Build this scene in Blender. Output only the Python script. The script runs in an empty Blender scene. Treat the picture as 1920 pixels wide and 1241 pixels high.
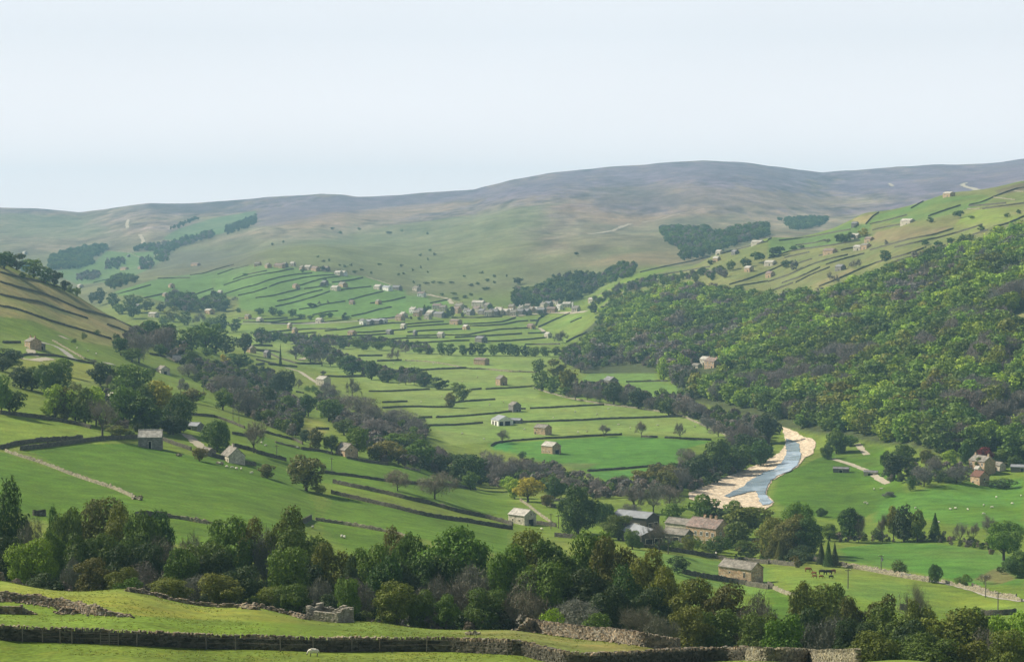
HAZE = 0.95e-4
import bpy, math, random
import numpy as np
random.seed(7)
rng = np.random.default_rng(7)
scene = bpy.context.scene
COL = scene.collection

# ------------------------------------------------------------------ camera model
F = 4000.0
PITCH = math.atan(170.5 / F)
CP, SP = math.cos(PITCH), math.sin(PITCH)

def pix2uv(px, py):
    x = (np.asarray(px, float) - 960.0) / F
    y = (620.5 - np.asarray(py, float)) / F
    yc = CP + y * SP
    return x / yc, (-SP + y * CP) / yc

def uv2pix(u, v):
    # inverse of pix2uv
    y = (v * CP + SP) / (CP - v * SP)
    yc = CP + y * SP
    return u * yc * F + 960.0, 620.5 - y * F

# ------------------------------------------------------------------ terrain control points (image column, image row, distance)
def floorY(py):           # valley floor rises gently upstream
    v = (py - 450.0) / F
    return 134.6 / (v + 0.014)

CPTS = []
def cp(*rows):
    for r in rows:
        CPTS.append(r if r[2] else (r[0], r[1], floorY(r[1])))
# foreground spur
for px in (-300, 0, 400, 960, 1440, 1920, 2300):
    cp((px, 1262, 225))
cp((-300, 1110, 275), (-300, 1072, 320), (0, 1205, 238), (0, 1140, 268), (0, 1108, 292), (0, 1087, 322), (0, 1135, 400),
   (240, 1210, 240), (240, 1140, 275), (240, 1105, 315), (240, 1140, 390),
   (480, 1222, 243), (480, 1175, 272), (480, 1141, 305), (480, 1160, 380),
   (700, 1218, 250), (700, 1169, 300), (700, 1176, 335), (700, 1180, 400),
   (960, 1232, 238), (960, 1182, 290), (960, 1190, 350), (960, 1165, 430),
   (1200, 1246, 240), (1200, 1206, 280), (1200, 1222, 330), (1200, 1190, 410),
   (1440, 1228, 262), (1440, 1262, 310), (1440, 1260, 380),
   (1700, 1240, 250), (1700, 1290, 320), (1700, 1270, 390),
   (1920, 1260, 240), (1920, 1310, 310), (1920, 1280, 390), (2300, 1300, 380))
# fields beyond the tree belt
cp((-300, 960, 520), (0, 985, 520), (240, 1000, 520), (480, 1030, 520), (700, 1075, 520), (960, 1110, 530), (1200, 1120, 540),
   (1440, 1150, 540), (1700, 1165, 530), (1920, 1175, 530), (2300, 1180, 520))
cp((0, 920, 590), (200, 925, 620), (400, 960, 610), (600, 1000, 620), (900, 1030, 650), (1250, 1070, 630), (1390, 1097, 645), (1500, 1085, 650),
   (1650, 1110, 620), (1800, 1140, 590), (1920, 1110, 620), (2300, 1100, 640))
cp((-300, 830, 690), (0, 850, 700), (150, 860, 720), (279, 838, 790), (437, 863, 800), (350, 900, 700), (550, 930, 720), (750, 960, 740), (980, 985, 800),
   (1180, 1010, 760), (1320, 1030, 760), (1480, 1045, 740), (1600, 1020, 800), (1750, 1020, 790), (1900, 1050, 730), (2300, 1020, 760))
cp((-300, 760, 800), (0, 780, 810), (200, 765, 900), (380, 785, 950), (500, 835, 900), (640, 850, 950), (800, 895, 930), (1000, 940, 920), (560, 890, 820),
   (1150, 915, None), (1300, 930, None), (1440, 942, None), (1560, 930, None), (1700, 960, 925), (1850, 950, 925), (1920, 950, 915), (2300, 930, 900))
# left hillside
cp((-300, 640, 950), (-300, 540, 1150), (-300, 430, 1400), (-300, 400, 1650), (0, 700, 960), (0, 655, 1120), (0, 590, 1280), (0, 500, 1500), (0, 520, 1750), (57, 655, 1150), (160, 680, 1160), (120, 600, 1400), (120, 541, 1620), (120, 570, 1850),
   (250, 660, 1380), (250, 613, 1720), (250, 640, 1950), (300, 700, 1280), (400, 720, 1330), (340, 640, 1750), (480, 720, 1500), (600, 720, 1640), (480, 650, 2000), (560, 775, 1230), (700, 810, 1150))
# valley floor
for py in (900, 848, 812, 770, 720, 680, 640, 605):
    for px in ((900, 1030, 1250) if py > 790 else (800, 960, 1150) if py > 700 else (650, 850, 1050)):
        cp((px, py, None))
cp((1480, 815, None), (1400, 780, 1370), (1560, 860, 1150), (1480, 880, None), (1650, 850, 1150), (1700, 900, 1030), (1850, 885, 1060), (1920, 880, 1060), (2300, 880, 1040), (480, 620, 2400), (560, 595, 2700), (250, 640, 2300), (0, 640, 2300))
# terrace of fields and far green slopes
cp((430, 590, 2750), (600, 600, 2620), (700, 600, 2600), (900, 592, 2620), (1080, 585, 2600), (1050, 640, 2230),
   (500, 560, 2850), (500, 498, 3150), (620, 510, 3080), (740, 541, 2950), (850, 567, 2800), (650, 570, 2780), (350, 560, 2950), (380, 505, 3400), (250, 545, 3000), (300, 500, 3700))
# big hill behind the village
cp((900, 540, 2980), (1000, 560, 2820), (1100, 560, 2780), (800, 520, 3200), (960, 500, 3200), (1080, 520, 2960), (700, 480, 3450), (1000, 420, 3800), (600, 440, 3800), (700, 410, 4200), (900, 400, 4100), (900, 353, 4700), (1000, 355, 4500), (1000, 329, 5000), (900, 346, 5100), (780, 360, 5300), (650, 361, 5500), (650, 400, 4700),
   (1150, 310, 5100), (1320, 298, 5200), (1250, 350, 4500), (1150, 440, 3500), (1250, 480, 3150), (1200, 400, 3850), (1400, 400, 3800), (1350, 440, 3400), (1300, 490, 3000), (1450, 380, 4300), (1540, 318, 5900), (1450, 307, 5500), (1600, 410, 3900), (1500, 440, 3400),
   (500, 440, 4100), (420, 480, 3800), (500, 400, 4900), (430, 376, 6000), (280, 376, 6100), (330, 430, 4900), (380, 440, 4600), (240, 385, 6000), (150, 393, 6700), (0, 386, 6500), (-300, 380, 6500),
   (0, 430, 5400), (150, 440, 5200), (250, 460, 4600), (100, 500, 4200), (200, 515, 3900), (0, 480, 4400), (-300, 470, 4400), (100, 560, 3300), (0, 600, 2900),
   (1700, 309, 6500), (1920, 293, 6700), (2300, 280, 6700), (1700, 350, 5200), (1920, 330, 5000), (1820, 345, 5000), (2300, 330, 5000), (1700, 420, 3700), (1850, 400, 3700), (2300, 400, 3600))
# right hillside
cp((1190, 522, 2650), (1110, 590, 2480), (1110, 640, 2150), (1340, 478, 2580), (1440, 446, 2560), (1620, 400, 2520), (1780, 362, 2500), (1920, 340, 2450), (2300, 300, 2350),
   (1620, 425, 2800), (1440, 475, 2850), (1780, 385, 2850), (1920, 362, 2800), (2300, 320, 2800), (1340, 500, 2850),
   (1620, 465, 2230), (1800, 410, 2150), (1920, 395, 2050), (1440, 515, 2300), (1300, 545, 2350), (1575, 505, 2050), (1700, 470, 1980), (1850, 430, 1900),
   (1920, 430, 1780), (1750, 500, 1820), (1500, 560, 1950), (1920, 500, 1600), (1300, 600, 2100), (1200, 640, 2020), (1300, 683, 1760), (1450, 640, 1720), (1600, 590, 1700), (1700, 650, 1460), (1900, 615, 1360), (1150, 690, 1830), (1250, 735, 1570),
   (1500, 720, 1440), (1650, 750, 1290), (1850, 740, 1200), (1920, 700, 1230), (2300, 400, 1600), (2300, 600, 1300), (2300, 750, 1130))

C = np.array(CPTS, float)
cu, cv = pix2uv(C[:, 0], C[:, 1])
SU = 7.0
PX = np.stack([cu * SU, np.log(C[:, 2])], 1)
N = len(PX)
def _phi(r2):
    return 0.5 * r2 * np.log(np.maximum(r2, 1e-12))
K = _phi(((PX[:, None] - PX[None]) ** 2).sum(-1)) + np.eye(N) * 0.0004
P1 = np.concatenate([np.ones((N, 1)), PX], 1)
A = np.block([[K, P1], [P1.T, np.zeros((3, 3))]])
SOL = np.linalg.solve(A, np.concatenate([cv, np.zeros(3)]))
def tps(u, L):
    u = np.clip(u, -0.31, 0.31)
    out = np.empty(u.shape)
    uf, Lf, of = u.ravel() * SU, L.ravel(), out.ravel()
    for i in range(0, uf.size, 20000):
        q = np.stack([uf[i:i + 20000], Lf[i:i + 20000]], 1)
        r2 = ((q ** 2).sum(1)[:, None] + (PX ** 2).sum(1)[None] - 2 * q @ PX.T)
        of[i:i + 20000] = _phi(np.maximum(r2, 0)) @ SOL[:N] + SOL[N] + q @ SOL[N + 1:]
    return of.reshape(u.shape)

# value noise in numpy
_perm = rng.random((256, 256))
def vnoise(x, y):
    xi, yi = np.floor(x).astype(int), np.floor(y).astype(int)
    fx, fy = x - xi, y - yi
    fx, fy = fx * fx * (3 - 2 * fx), fy * fy * (3 - 2 * fy)
    g = lambda a, b: _perm[a & 255, b & 255]
    return (g(xi, yi) * (1 - fx) + g(xi + 1, yi) * fx) * (1 - fy) + (g(xi, yi + 1) * (1 - fx) + g(xi + 1, yi + 1) * fx) * fy
def fbm(x, y, o=4):
    s, a, t = 0, 1.0, 0
    for k in range(o):
        s = s + a * vnoise(x * 2 ** k + 17.3 * k, y * 2 ** k + 5.1 * k); t += a; a *= 0.5
    return s / t - 0.5

# grid in (u, ln Y)
ucore = np.linspace(-0.262, 0.262, 860)
uo = np.array([0.28, 0.31, 0.36, 0.42, 0.5, 0.62, 0.8, 1.1, 1.6])
US = np.concatenate([-uo[::-1], ucore, uo])
Lcore = np.linspace(math.log(225), math.log(7600), 960)
YN = np.array([0.0, 8, 20, 40, 70, 105, 140, 175, 205])
YF = np.array([8000, 8700, 9600])
YS = np.concatenate([YN, np.exp(Lcore), YF])
LMIN, LMAX = math.log(225), math.log(7200)
GU, GY = np.meshgrid(US, YS)
GL = np.log(np.clip(GY, 225, 7200))
V = tps(GU, GL)
Yc = np.exp(GL)
Z = V * Yc
X = GU * GY
near = GY < 225
Z = np.where(near, -1.75 + (Z + 1.75) * (GY / 225), Z)
# the flat beyond the last ridge
# relief
far_w = np.clip((GY - 2600) / 1800, 0, 1)
Z = Z + far_w * (fbm(X / 420, GY / 700, 4) * 26 + (np.abs(fbm(X / 150, GY / 500, 3)) - .12) * 22 * np.clip((5600 - GY) / 1500, .15, 1))
mid_w = np.clip((GY - 500) / 600, 0, 1) * (1 - far_w)
Z = Z + mid_w * (fbm(X / 120, GY / 120, 3) * 3.2) + np.clip((GY - 150) / 100, 0, 1) * (1 - far_w) * fbm(X / 22, GY / 22, 3) * 0.55
Z = Z + np.clip((GY - 300) / 300, 0, 1) * (1 - far_w) * fbm(X / 7, GY / 7, 2) * 0.15

# the far skyline is surveyed from the photograph: lower or raise the tops to it
SKY = np.array([(-400, 384), (0, 385), (60, 386), (150, 392), (200, 388), (245, 380), (280, 376), (340, 376), (400, 374), (500, 366), (600, 359), (650, 361), (670, 363), (750, 362), (830, 356), (890, 350), (905, 345), (960, 332), (1040, 321), (1150, 310), (1210, 307), (1260, 300), (1320, 297), (1380, 300), (1450, 308), (1540, 318), (1600, 316), (1700, 309), (1800, 303), (1920, 292), (2400, 285)], float)
su_, sv_ = pix2uv(SKY[:, 0], SKY[:, 1])
rows_ = YS > 3300
for _ in range(4):
    vv = (Z[rows_] / GY[rows_])
    dl = vv.max(0) - np.interp(US, su_, sv_)
    dl = np.convolve(np.pad(dl, 2, 'edge'), np.ones(5) / 5, 'valid')
    t_ = np.clip((GY - 2900) / 1900, 0, 1); t_ = t_ * t_ * (3 - 2 * t_)
    Z = Z - dl[None] * GY * t_
# far beyond the tops the land falls away again
t_ = np.clip((GY - 7000) / 2600, 0, 1); Z = Z - t_ * 200

_Lrow = np.log(np.maximum(YS, 1.0))
def zat(x, y):
    """height of the ground mesh at world x, y"""
    x, y = np.asarray(x, float), np.asarray(y, float)
    u = x / np.maximum(y, 1.0)
    j = np.clip(np.searchsorted(YS, y) - 1, 0, len(YS) - 2)
    i = np.clip(np.searchsorted(US, u) - 1, 0, len(US) - 2)
    fj = (y - YS[j]) / (YS[j + 1] - YS[j])
    fi = (u - US[i]) / (US[i + 1] - US[i])
    return (Z[j, i] * (1 - fi) + Z[j, i + 1] * fi) * (1 - fj) + (Z[j + 1, i] * (1 - fi) + Z[j + 1, i + 1] * fi) * fj

_ty = np.exp(np.linspace(math.log(200), math.log(9000), 3200))
def hit(px, py, Y0=None, Y1=None):
    """first ground point seen at an image position (array in, arrays out); else NaN"""
    px, py = np.atleast_1d(np.asarray(px, float)), np.atleast_1d(np.asarray(py, float))
    u, v = pix2uv(px, py)
    ty = _ty
    if Y0: ty = ty[ty >= Y0]
    if Y1: ty = ty[ty <= Y1]
    out = np.full((len(px), 3), np.nan)
    for k in range(len(px)):
        z = zat(u[k] * ty, ty) - v[k] * ty
        below = z >= 0
        if below[0] or not below.any():
            if below[0]:
                # start under the ground: skip to first opening
                s = np.argmax(~below)
                if below[s] or not below[s:].any(): continue
                b = s + np.argmax(below[s:])
            else: continue
        else:
            b = np.argmax(below)
        t = z[b - 1] / (z[b - 1] - z[b])
        y = ty[b - 1] + t * (ty[b] - ty[b - 1])
        out[k] = (u[k] * y, y, float(zat(u[k] * y, y)))
    return out

def place(px, Y):
    u, _ = pix2uv(px, 600.0)
    return np.array([u * Y, Y, float(zat(u * Y, Y))])

REG = {'A': (0, 380, .2578), 'B': (480, 280, .2578), 'C': (960, 280, .2578), 'D': (1440, 280, .2578), 'E': (0, 600, .2578), 'F': (480, 600, .2578),
       'G': (960, 600, .2578), 'I': (1440, 600, .2578), 'J': (0, 920, .2586), 'K': (480, 920, .2586), 'L': (960, 920, .2586), 'M': (1440, 920, .2586),
       'N': (400, 480, .19334), 'O': (760, 480, .19334), 'P': (0, 0, 1.0), 'R': (1270, 790, .16112), 'S': (1100, 930, .16112), 'Q': (0, 1060, .15625),
       'U': (1620, 820, .16112), 'VA': (700, 540, .125), 'VB': (920, 540, .125), 'T': (100, 440, .15625), 'W': (380, 1130, .15625)}
def rp(reg, pts):
    o = REG[reg]
    a = np.array(pts, float)
    a[..., 0] = o[0] + a[..., 0] * o[2]
    a[..., 1] = o[1] + a[..., 1] * o[2]
    return a

# ------------------------------------------------------------------ naming and linking
def tag(o, label=None, cat=None, group=None, kind=None):
    if label: o['label'] = label
    if cat: o['category'] = cat
    if group: o['group'] = group
    if kind: o['kind'] = kind
    return o
def link(o, parent=None):
    COL.objects.link(o)
    if parent is not None: o.parent = parent
    return o
def np_mesh(name, verts, faces, mats=(), smooth=False, mat_idx=None):
    """verts (n,3), faces (m,4) or (m,3) arrays, or a list of such"""
    me = bpy.data.meshes.new(name)
    verts = np.asarray(verts, np.float32)
    if isinstance(faces, np.ndarray): faces = [faces]
    faces = [f for f in faces if len(f)]
    me.vertices.add(len(verts)); me.vertices.foreach_set('co', verts.ravel())
    idx = np.concatenate([f.ravel() for f in faces]).astype(np.int32)
    tot = np.concatenate([np.full(len(f), f.shape[1], np.int32) for f in faces])
    start = np.concatenate([[0], np.cumsum(tot)[:-1]]).astype(np.int32)
    me.loops.add(len(idx)); me.loops.foreach_set('vertex_index', idx)
    me.polygons.add(len(tot)); me.polygons.foreach_set('loop_start', start); me.polygons.foreach_set('loop_total', tot)
    if mat_idx is not None: me.polygons.foreach_set('material_index', np.asarray(mat_idx, np.int32))
    me.polygons.foreach_set('use_smooth', np.full(len(tot), bool(smooth)))
    me.update(calc_edges=True)
    for m in mats: me.materials.append(m)
    return me
def add_obj(name, me, parent=None, loc=None):
    o = bpy.data.objects.new(name, me)
    if loc is not None: o.location = loc
    return link(o, parent)
def empty(name, loc=(0, 0, 0), rz=0.0):
    o = bpy.data.objects.new(name, None)
    o.location = loc; o.rotation_euler = (0, 0, rz)
    o.empty_display_size = 0.5
    return link(o)
def set_col(me, cols, name='Col'):
    a = me.color_attributes.new(name, 'FLOAT_COLOR', 'POINT')
    c = np.ones((len(me.vertices), 4), np.float32); c[:, :3] = cols
    a.data.foreach_set('color', c.ravel())
# ------------------------------------------------------------------ camera, sun, sky, haze
cam = bpy.data.cameras.new('Camera'); cam.sensor_width = 36; cam.lens = 36 * F / 1920.0
cam.clip_start = 1.0; cam.clip_end = 60000
camo = bpy.data.objects.new('Camera', cam); camo.location = (0, 0, 0)
camo.rotation_euler = (math.pi / 2 - PITCH, 0, 0)
COL.objects.link(camo); scene.camera = camo
scene.render.resolution_x, scene.render.resolution_y = 1024, 661

SUN_EL, SUN_AZ = math.radians(41), math.radians(-68)     # azimuth measured from +Y towards +X
sd = np.array([math.sin(SUN_AZ) * math.cos(SUN_EL), math.cos(SUN_AZ) * math.cos(SUN_EL), math.sin(SUN_EL)])
sl = bpy.data.lights.new('Sun', 'SUN'); sl.energy = 5.0; sl.angle = math.radians(0.5); sl.color = (1.0, 0.91, 0.73)
so = bpy.data.objects.new('Sun', sl); COL.objects.link(so)
from mathutils import Vector
so.rotation_euler = Vector(sd).to_track_quat('Z', 'Y').to_euler()
so.location = (-300, 0, 400)

w = bpy.data.worlds.new('World'); scene.world = w; w.use_nodes = True
nt = w.node_tree; bg = nt.nodes['Background']
sky = nt.nodes.new('ShaderNodeTexSky'); sky.sky_type = 'NISHITA'; sky.sun_disc = False
sky.sun_elevation = SUN_EL; sky.sun_rotation = SUN_AZ; sky.altitude = 300; sky.air_density = 1.0; sky.dust_density = 2.5; sky.ozone_density = 1.0
hs = nt.nodes.new('ShaderNodeHueSaturation'); hs.inputs['Saturation'].default_value = 0.42; hs.inputs['Value'].default_value = 1.0
# thin veil of high cloud over the whole sky
tc = nt.nodes.new('ShaderNodeTexCoord'); mp = nt.nodes.new('ShaderNodeMapping'); mp.inputs['Scale'].default_value = (2.2, 2.2, 9)
nz = nt.nodes.new('ShaderNodeTexNoise'); nz.inputs['Scale'].default_value = 1.6; nz.inputs['Detail'].default_value = 5
nt.links.new(tc.outputs['Generated'], mp.inputs[0]); nt.links.new(mp.outputs[0], nz.inputs['Vector'])
cr = nt.nodes.new('ShaderNodeMapRange'); cr.inputs[1].default_value = 0.35; cr.inputs[2].default_value = 0.75; cr.inputs[3].default_value = 0.80; cr.inputs[4].default_value = 0.86
mxw = nt.nodes.new('ShaderNodeMix'); mxw.data_type = 'RGBA'
nt.links.new(sky.outputs[0], hs.inputs['Color']); nt.links.new(hs.outputs[0], mxw.inputs[6]); mxw.inputs[7].default_value = (17.9, 17.4, 17.1, 1)
nt.links.new(nz.outputs[0], cr.inputs[0])
sx = nt.nodes.new('ShaderNodeSeparateXYZ'); nt.links.new(tc.outputs['Generated'], sx.inputs[0])
el = nt.nodes.new('ShaderNodeMapRange'); el.inputs[1].default_value = .12; el.inputs[2].default_value = .35; el.inputs[3].default_value = 1; el.inputs[4].default_value = .05   # the veil lies low
nt.links.new(sx.outputs[2], el.inputs[0])
ml = nt.nodes.new('ShaderNodeMath'); ml.operation = 'MULTIPLY'; nt.links.new(cr.outputs[0], ml.inputs[0]); nt.links.new(el.outputs[0], ml.inputs[1]); nt.links.new(ml.outputs[0], mxw.inputs[0])
eh = nt.nodes.new('ShaderNodeMapRange'); eh.inputs[1].default_value = .015; eh.inputs[2].default_value = .095; eh.inputs[3].default_value = 0; eh.inputs[4].default_value = 1
nt.links.new(sx.outputs[2], eh.inputs[0])
hc = nt.nodes.new('ShaderNodeMix'); hc.data_type = 'RGBA'; hc.inputs[6].default_value = (1.36, 1.28, 1.30, 1); hc.inputs[7].default_value = (.90, .94, 1.0, 1); nt.links.new(eh.outputs[0], hc.inputs[0])
vm = nt.nodes.new('ShaderNodeVectorMath'); vm.operation = 'MULTIPLY'; nt.links.new(mxw.outputs[2], vm.inputs[0]); nt.links.new(hc.outputs[2], vm.inputs[1])
nt.links.new(vm.outputs[0], bg.inputs[0]); bg.inputs[1].default_value = 0.048

vs = scene.view_settings; vs.view_transform = 'Standard'; vs.look = 'None'; vs.exposure = 0.52; vs.gamma = 1.0

# one even box of air over the whole dale
hm = bpy.data.materials.new('haze_air'); hm.use_nodes = True
hn = hm.node_tree; hn.nodes.clear()
ho = hn.nodes.new('ShaderNodeOutputMaterial'); pv = hn.nodes.new('ShaderNodeVolumePrincipled')
pv.inputs['Color'].default_value = (0.42, 0.75, 1.0, 1); pv.inputs['Density'].default_value = HAZE; pv.inputs['Anisotropy'].default_value = 0.0
hn.links.new(pv.outputs[0], ho.inputs['Volume'])
xm, y0, y1 = 8000.0, -1500.0, 9900.0
zb, zt = float(Z.min()) - 8, max(float(Z.max()) + 45, 320.0)
hv = np.array([[x, y, z] for z in (zb, zt) for y in (y0, y1) for x in (-xm * 3.1, xm * 3.1)])
hf = np.array([[0, 2, 3, 1], [4, 5, 7, 6], [0, 1, 5, 4], [2, 6, 7, 3], [0, 4, 6, 2], [1, 3, 7, 5]])
hz = add_obj('haze', np_mesh('haze', hv, hf, [hm])); tag(hz, kind='stuff')
cy = scene.cycles
cy.use_denoising = True; cy.max_bounces = 4; cy.diffuse_bounces = 2; cy.volume_bounces = 0; cy.transparent_max_bounces = 8
cy.glossy_bounces = 2; cy.transmission_bounces = 2; cy.use_adaptive_sampling = True; cy.adaptive_threshold = 0.02
# ------------------------------------------------------------------ ground material
def nodes(m):
    m.use_nodes = True
    return m.node_tree, m.node_tree.nodes['Principled BSDF']
def noise_mul(nt, vec, scale, detail, lo, hi, fmin=0.3, fmax=0.7, w=(1, 1, 1)):
    mp = nt.nodes.new('ShaderNodeMapping'); mp.inputs['Scale'].default_value = w
    nt.links.new(vec, mp.inputs[0])
    n = nt.nodes.new('ShaderNodeTexNoise'); n.inputs['Scale'].default_value = scale; n.inputs['Detail'].default_value = detail
    nt.links.new(mp.outputs[0], n.inputs['Vector'])
    r = nt.nodes.new('ShaderNodeMapRange'); r.inputs[1].default_value = fmin; r.inputs[2].default_value = fmax; r.inputs[3].default_value = lo; r.inputs[4].default_value = hi
    nt.links.new(n.outputs[0], r.inputs[0])
    return r.outputs[0], n.outputs[0]
def mathn(nt, op, a, b):
    m = nt.nodes.new('ShaderNodeMath'); m.operation = op
    for i, v in enumerate((a, b)):
        if isinstance(v, (int, float)): m.inputs[i].default_value = v
        else: nt.links.new(v, m.inputs[i])
    return m.outputs[0]
def scale_col(nt, col, f):
    v = nt.nodes.new('ShaderNodeVectorMath'); v.operation = 'SCALE'
    nt.links.new(col, v.inputs[0]); nt.links.new(f, v.inputs['Scale'])
    return v.outputs[0]
gm = bpy.data.materials.new('pasture_and_moor'); gt, gb = nodes(gm)
at = gt.nodes.new('ShaderNodeAttribute'); at.attribute_name = 'Col'
ge = gt.nodes.new('ShaderNodeNewGeometry'); pos = ge.outputs['Position']
n1, _ = noise_mul(gt, pos, 1.3, 5, 0.70, 1.30)
n2, _ = noise_mul(gt, pos, 0.13, 7, 0.76, 1.24)
n3, _ = noise_mul(gt, pos, 0.02, 5, 0.84, 1.16)
f = mathn(gt, 'MULTIPLY', mathn(gt, 'MULTIPLY', n1, n2), n3)
c1 = scale_col(gt, at.outputs['Color'], f)
# drier, yellower tussocks
n4, _ = noise_mul(gt, pos, 0.30, 6, 0.0, 0.40, 0.52, 0.72, (1, 1, 1))
mx = gt.nodes.new('ShaderNodeMix'); mx.data_type = 'RGBA'; mx.blend_type = 'MULTIPLY'
gt.links.new(n4, mx.inputs[0]); gt.links.new(c1, mx.inputs[6]); mx.inputs[7].default_value = (1.45, 0.98, 0.95, 1)
gt.links.new(mx.outputs[2], gb.inputs['Base Color']); gb.inputs['Roughness'].default_value = 0.95
gb.inputs['Specular IOR Level'].default_value = 0.1
bn = gt.nodes.new('ShaderNodeTexNoise'); bn.inputs['Scale'].default_value = 1.1; bn.inputs['Detail'].default_value = 6; gt.links.new(pos, bn.inputs['Vector'])
bp = gt.nodes.new('ShaderNodeBump'); bp.inputs['Strength'].default_value = 0.55; bp.inputs['Distance'].default_value = 0.35
gt.links.new(bn.outputs[0], bp.inputs['Height']); gt.links.new(bp.outputs[0], gb.inputs['Normal'])

nr, nc = Z.shape
ii = np.arange(nr * nc).reshape(nr, nc)
gf = np.stack([ii[:-1, :-1], ii[:-1, 1:], ii[1:, 1:], ii[1:, :-1]], -1).reshape(-1, 4)
gv = np.stack([X, GY, Z], -1).reshape(-1, 3).astype(float)
gv[:nc, 0] = US * 6           # the first row, under the camera, keeps a width
gv[:nc, 2] = -1.75

def polyw(reg, pts, Y0=None, Y1=None, n=10, closed=True):
    p = rp(reg, pts)
    q = np.concatenate([p, p[:1]]) if closed else p
    out = []
    for a, b in zip(q[:-1], q[1:]):
        t = np.linspace(0, 1, n, endpoint=False)[:, None]
        out.append(a + (b - a) * t)
    if not closed: out.append(q[-1:])
    s = np.concatenate(out)
    h = hit(s[:, 0], s[:, 1], Y0, Y1)
    return h[~np.isnan(h[:, 0])]
def inside(poly, x, y):
    """even-odd test of points against a polygon in the ground plane"""
    r = np.zeros(x.shape, bool)
    bx = (x >= poly[:, 0].min()) & (x <= poly[:, 0].max()) & (y >= poly[:, 1].min()) & (y <= poly[:, 1].max())
    xi, yi = x[bx], y[bx]
    c = np.zeros(xi.shape, bool)
    px, py = poly[:, 0], poly[:, 1]
    for k in range(len(poly)):
        x1, y1, x2, y2 = px[k], py[k], px[k - 1], py[k - 1]
        if y1 == y2: continue
        m = ((y1 > yi) != (y2 > yi)) & (xi < (x2 - x1) * (yi - y1) / (y2 - y1) + x1)
        c ^= m
    r[bx] = c
    return r
gx, gy, gz = gv[:, 0], gv[:, 1], gv[:, 2]
G_PAST = np.array([.115, .180, .022]); G_RICH = np.array([.06, .145, .014]); G_PALE = np.array([.165, .190, .040]); G_STRAW = np.array([.26, .22, .09])
G_MOOR = np.array([.140, .115, .085]); G_HEATH = np.array([.130, .102, .140]); G_BROWN = np.array([.21, .16, .10]); G_FAR = np.array([.120, .130, .060])
def mixc(a, b, t): return a[None] * (1 - t[:, None]) + b[None] * t[:, None]
n_a = fbm(gx / 90, gy / 140, 4); n_b = fbm(gx / 35, gy / 40, 4); n_c = fbm(gx / 300, gy / 500, 4); n_d = fbm(gx / 60 + 40, gy / 200 + 9, 4)
col = mixc(G_PAST, G_PALE, np.clip(0.3 + n_a * 1.6, 0, 1))
# far hills: heather on the tops, rough grass lower down
hill = np.clip((gy - 2700) / 300, 0, 1)
hh = gz + 10 + n_c * 120 + n_a * 40 + n_d * 60 + fbm(gx / 14, gy / 40, 3) * 60
base = mixc(G_FAR, G_MOOR * 1.3, np.clip((hh + 45) / 120, 0, 1))
base = base * (1 - np.clip((hh - 62) / 60, 0, 1))[:, None] + G_HEATH[None] * np.clip((hh - 62) / 60, 0, 1)[:, None]
tt = np.clip((n_d + n_b * .6 - .04) * 5, 0, 1) * np.clip((gz + 20) / 80, 0, 1)
base = base * (1 - tt[:, None] * .6) + G_BROWN[None] * (tt[:, None] * .6)
base = base * (1 + fbm(gx / 22, gy / 70, 4) * 1.7 * np.clip((hh + 30) / 90, 0, 1) + fbm(gx / 60 + 3, gy / 240, 3) * 1.1)[:, None]
col = col * (1 - hill[:, None]) + base * hill[:, None]
WARP = {}
def paint(reg, pts, c, amt=1.0, Y0=None, Y1=None, n=10, alt=None, nz=None, soft=3):
    global col
    pw = polyw(reg, pts, Y0, Y1, n)
    if len(pw) < 3: print('paint miss', reg, pts[0]); return
    if soft:
        jit_ = ((0, 0), (.5, .3), (-.5, -.3), (.25, -1), (-.25, 1), (1, 1.3), (-1, -1.3)) if soft > 9 else ((0, 0), (.6, 1.), (-.6, -1.))
        # ragged natural edge, fading over the soft distance
        w_ = np.zeros(len(gx))
        if soft not in WARP: WARP[soft] = (fbm(gx / (soft * 2.5), gy / (soft * 4), 3) * soft * (2.5 if soft > 9 else .8), fbm(gx / (soft * 2.5) + 70, gy / (soft * 4), 3) * soft * (5 if soft > 9 else 1))
        wx, wy = WARP[soft]
        for ox, oy in jit_:
            w_ += inside(pw, gx + wx + ox * soft, gy + wy + oy * soft)
        m = w_ > 0; a = amt * w_[m] / len(jit_)
    else:
        m = inside(pw, gx, gy); a = np.full(m.sum(), amt)
    c = np.array(c)
    cc = np.repeat(c[None], m.sum(), 0)
    if alt is not None:
        t = np.clip(0.5 + nz[m] * 2.2, 0, 1)[:, None]
        cc = cc * (1 - t) + np.array(alt)[None] * t
    col[m] = col[m] * (1 - a[:, None]) + cc * a[:, None]
# --- land cover: what each enclosure really grows
BR = (.27, .225, .10); BR2 = (.215, .225, .07); RG = (.056, .130, .010); RG2 = (.072, .148, .012); PG = (.165, .238, .050); PG2 = (.160, .228, .034)
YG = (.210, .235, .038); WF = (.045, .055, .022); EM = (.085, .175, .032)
# left hillside
paint('P', [(-40, 480), (60, 525), (130, 550), (200, 585), (262, 612), (262, 640), (230, 640), (120, 590), (0, 552), (-40, 545)], BR, .85, 1100, 2000, alt=(.125, .145, .055), nz=n_b)
paint('P', [(-40, 545), (0, 552), (120, 590), (230, 632), (262, 640), (240, 655), (150, 640), (60, 600), (-40, 590)], BR2, .7, 1000, 2000, alt=BR, nz=n_b)
paint('P', [(-40, 610), (60, 640), (230, 700), (260, 760), (100, 720), (-40, 700)], (.135, .165, .05), .6, 700, 1500, alt=PG, nz=n_b)
paint('E', [(110, 290), (300, 275), (500, 300), (690, 330), (700, 440), (520, 450), (300, 330), (110, 400)], YG, .7)
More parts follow.
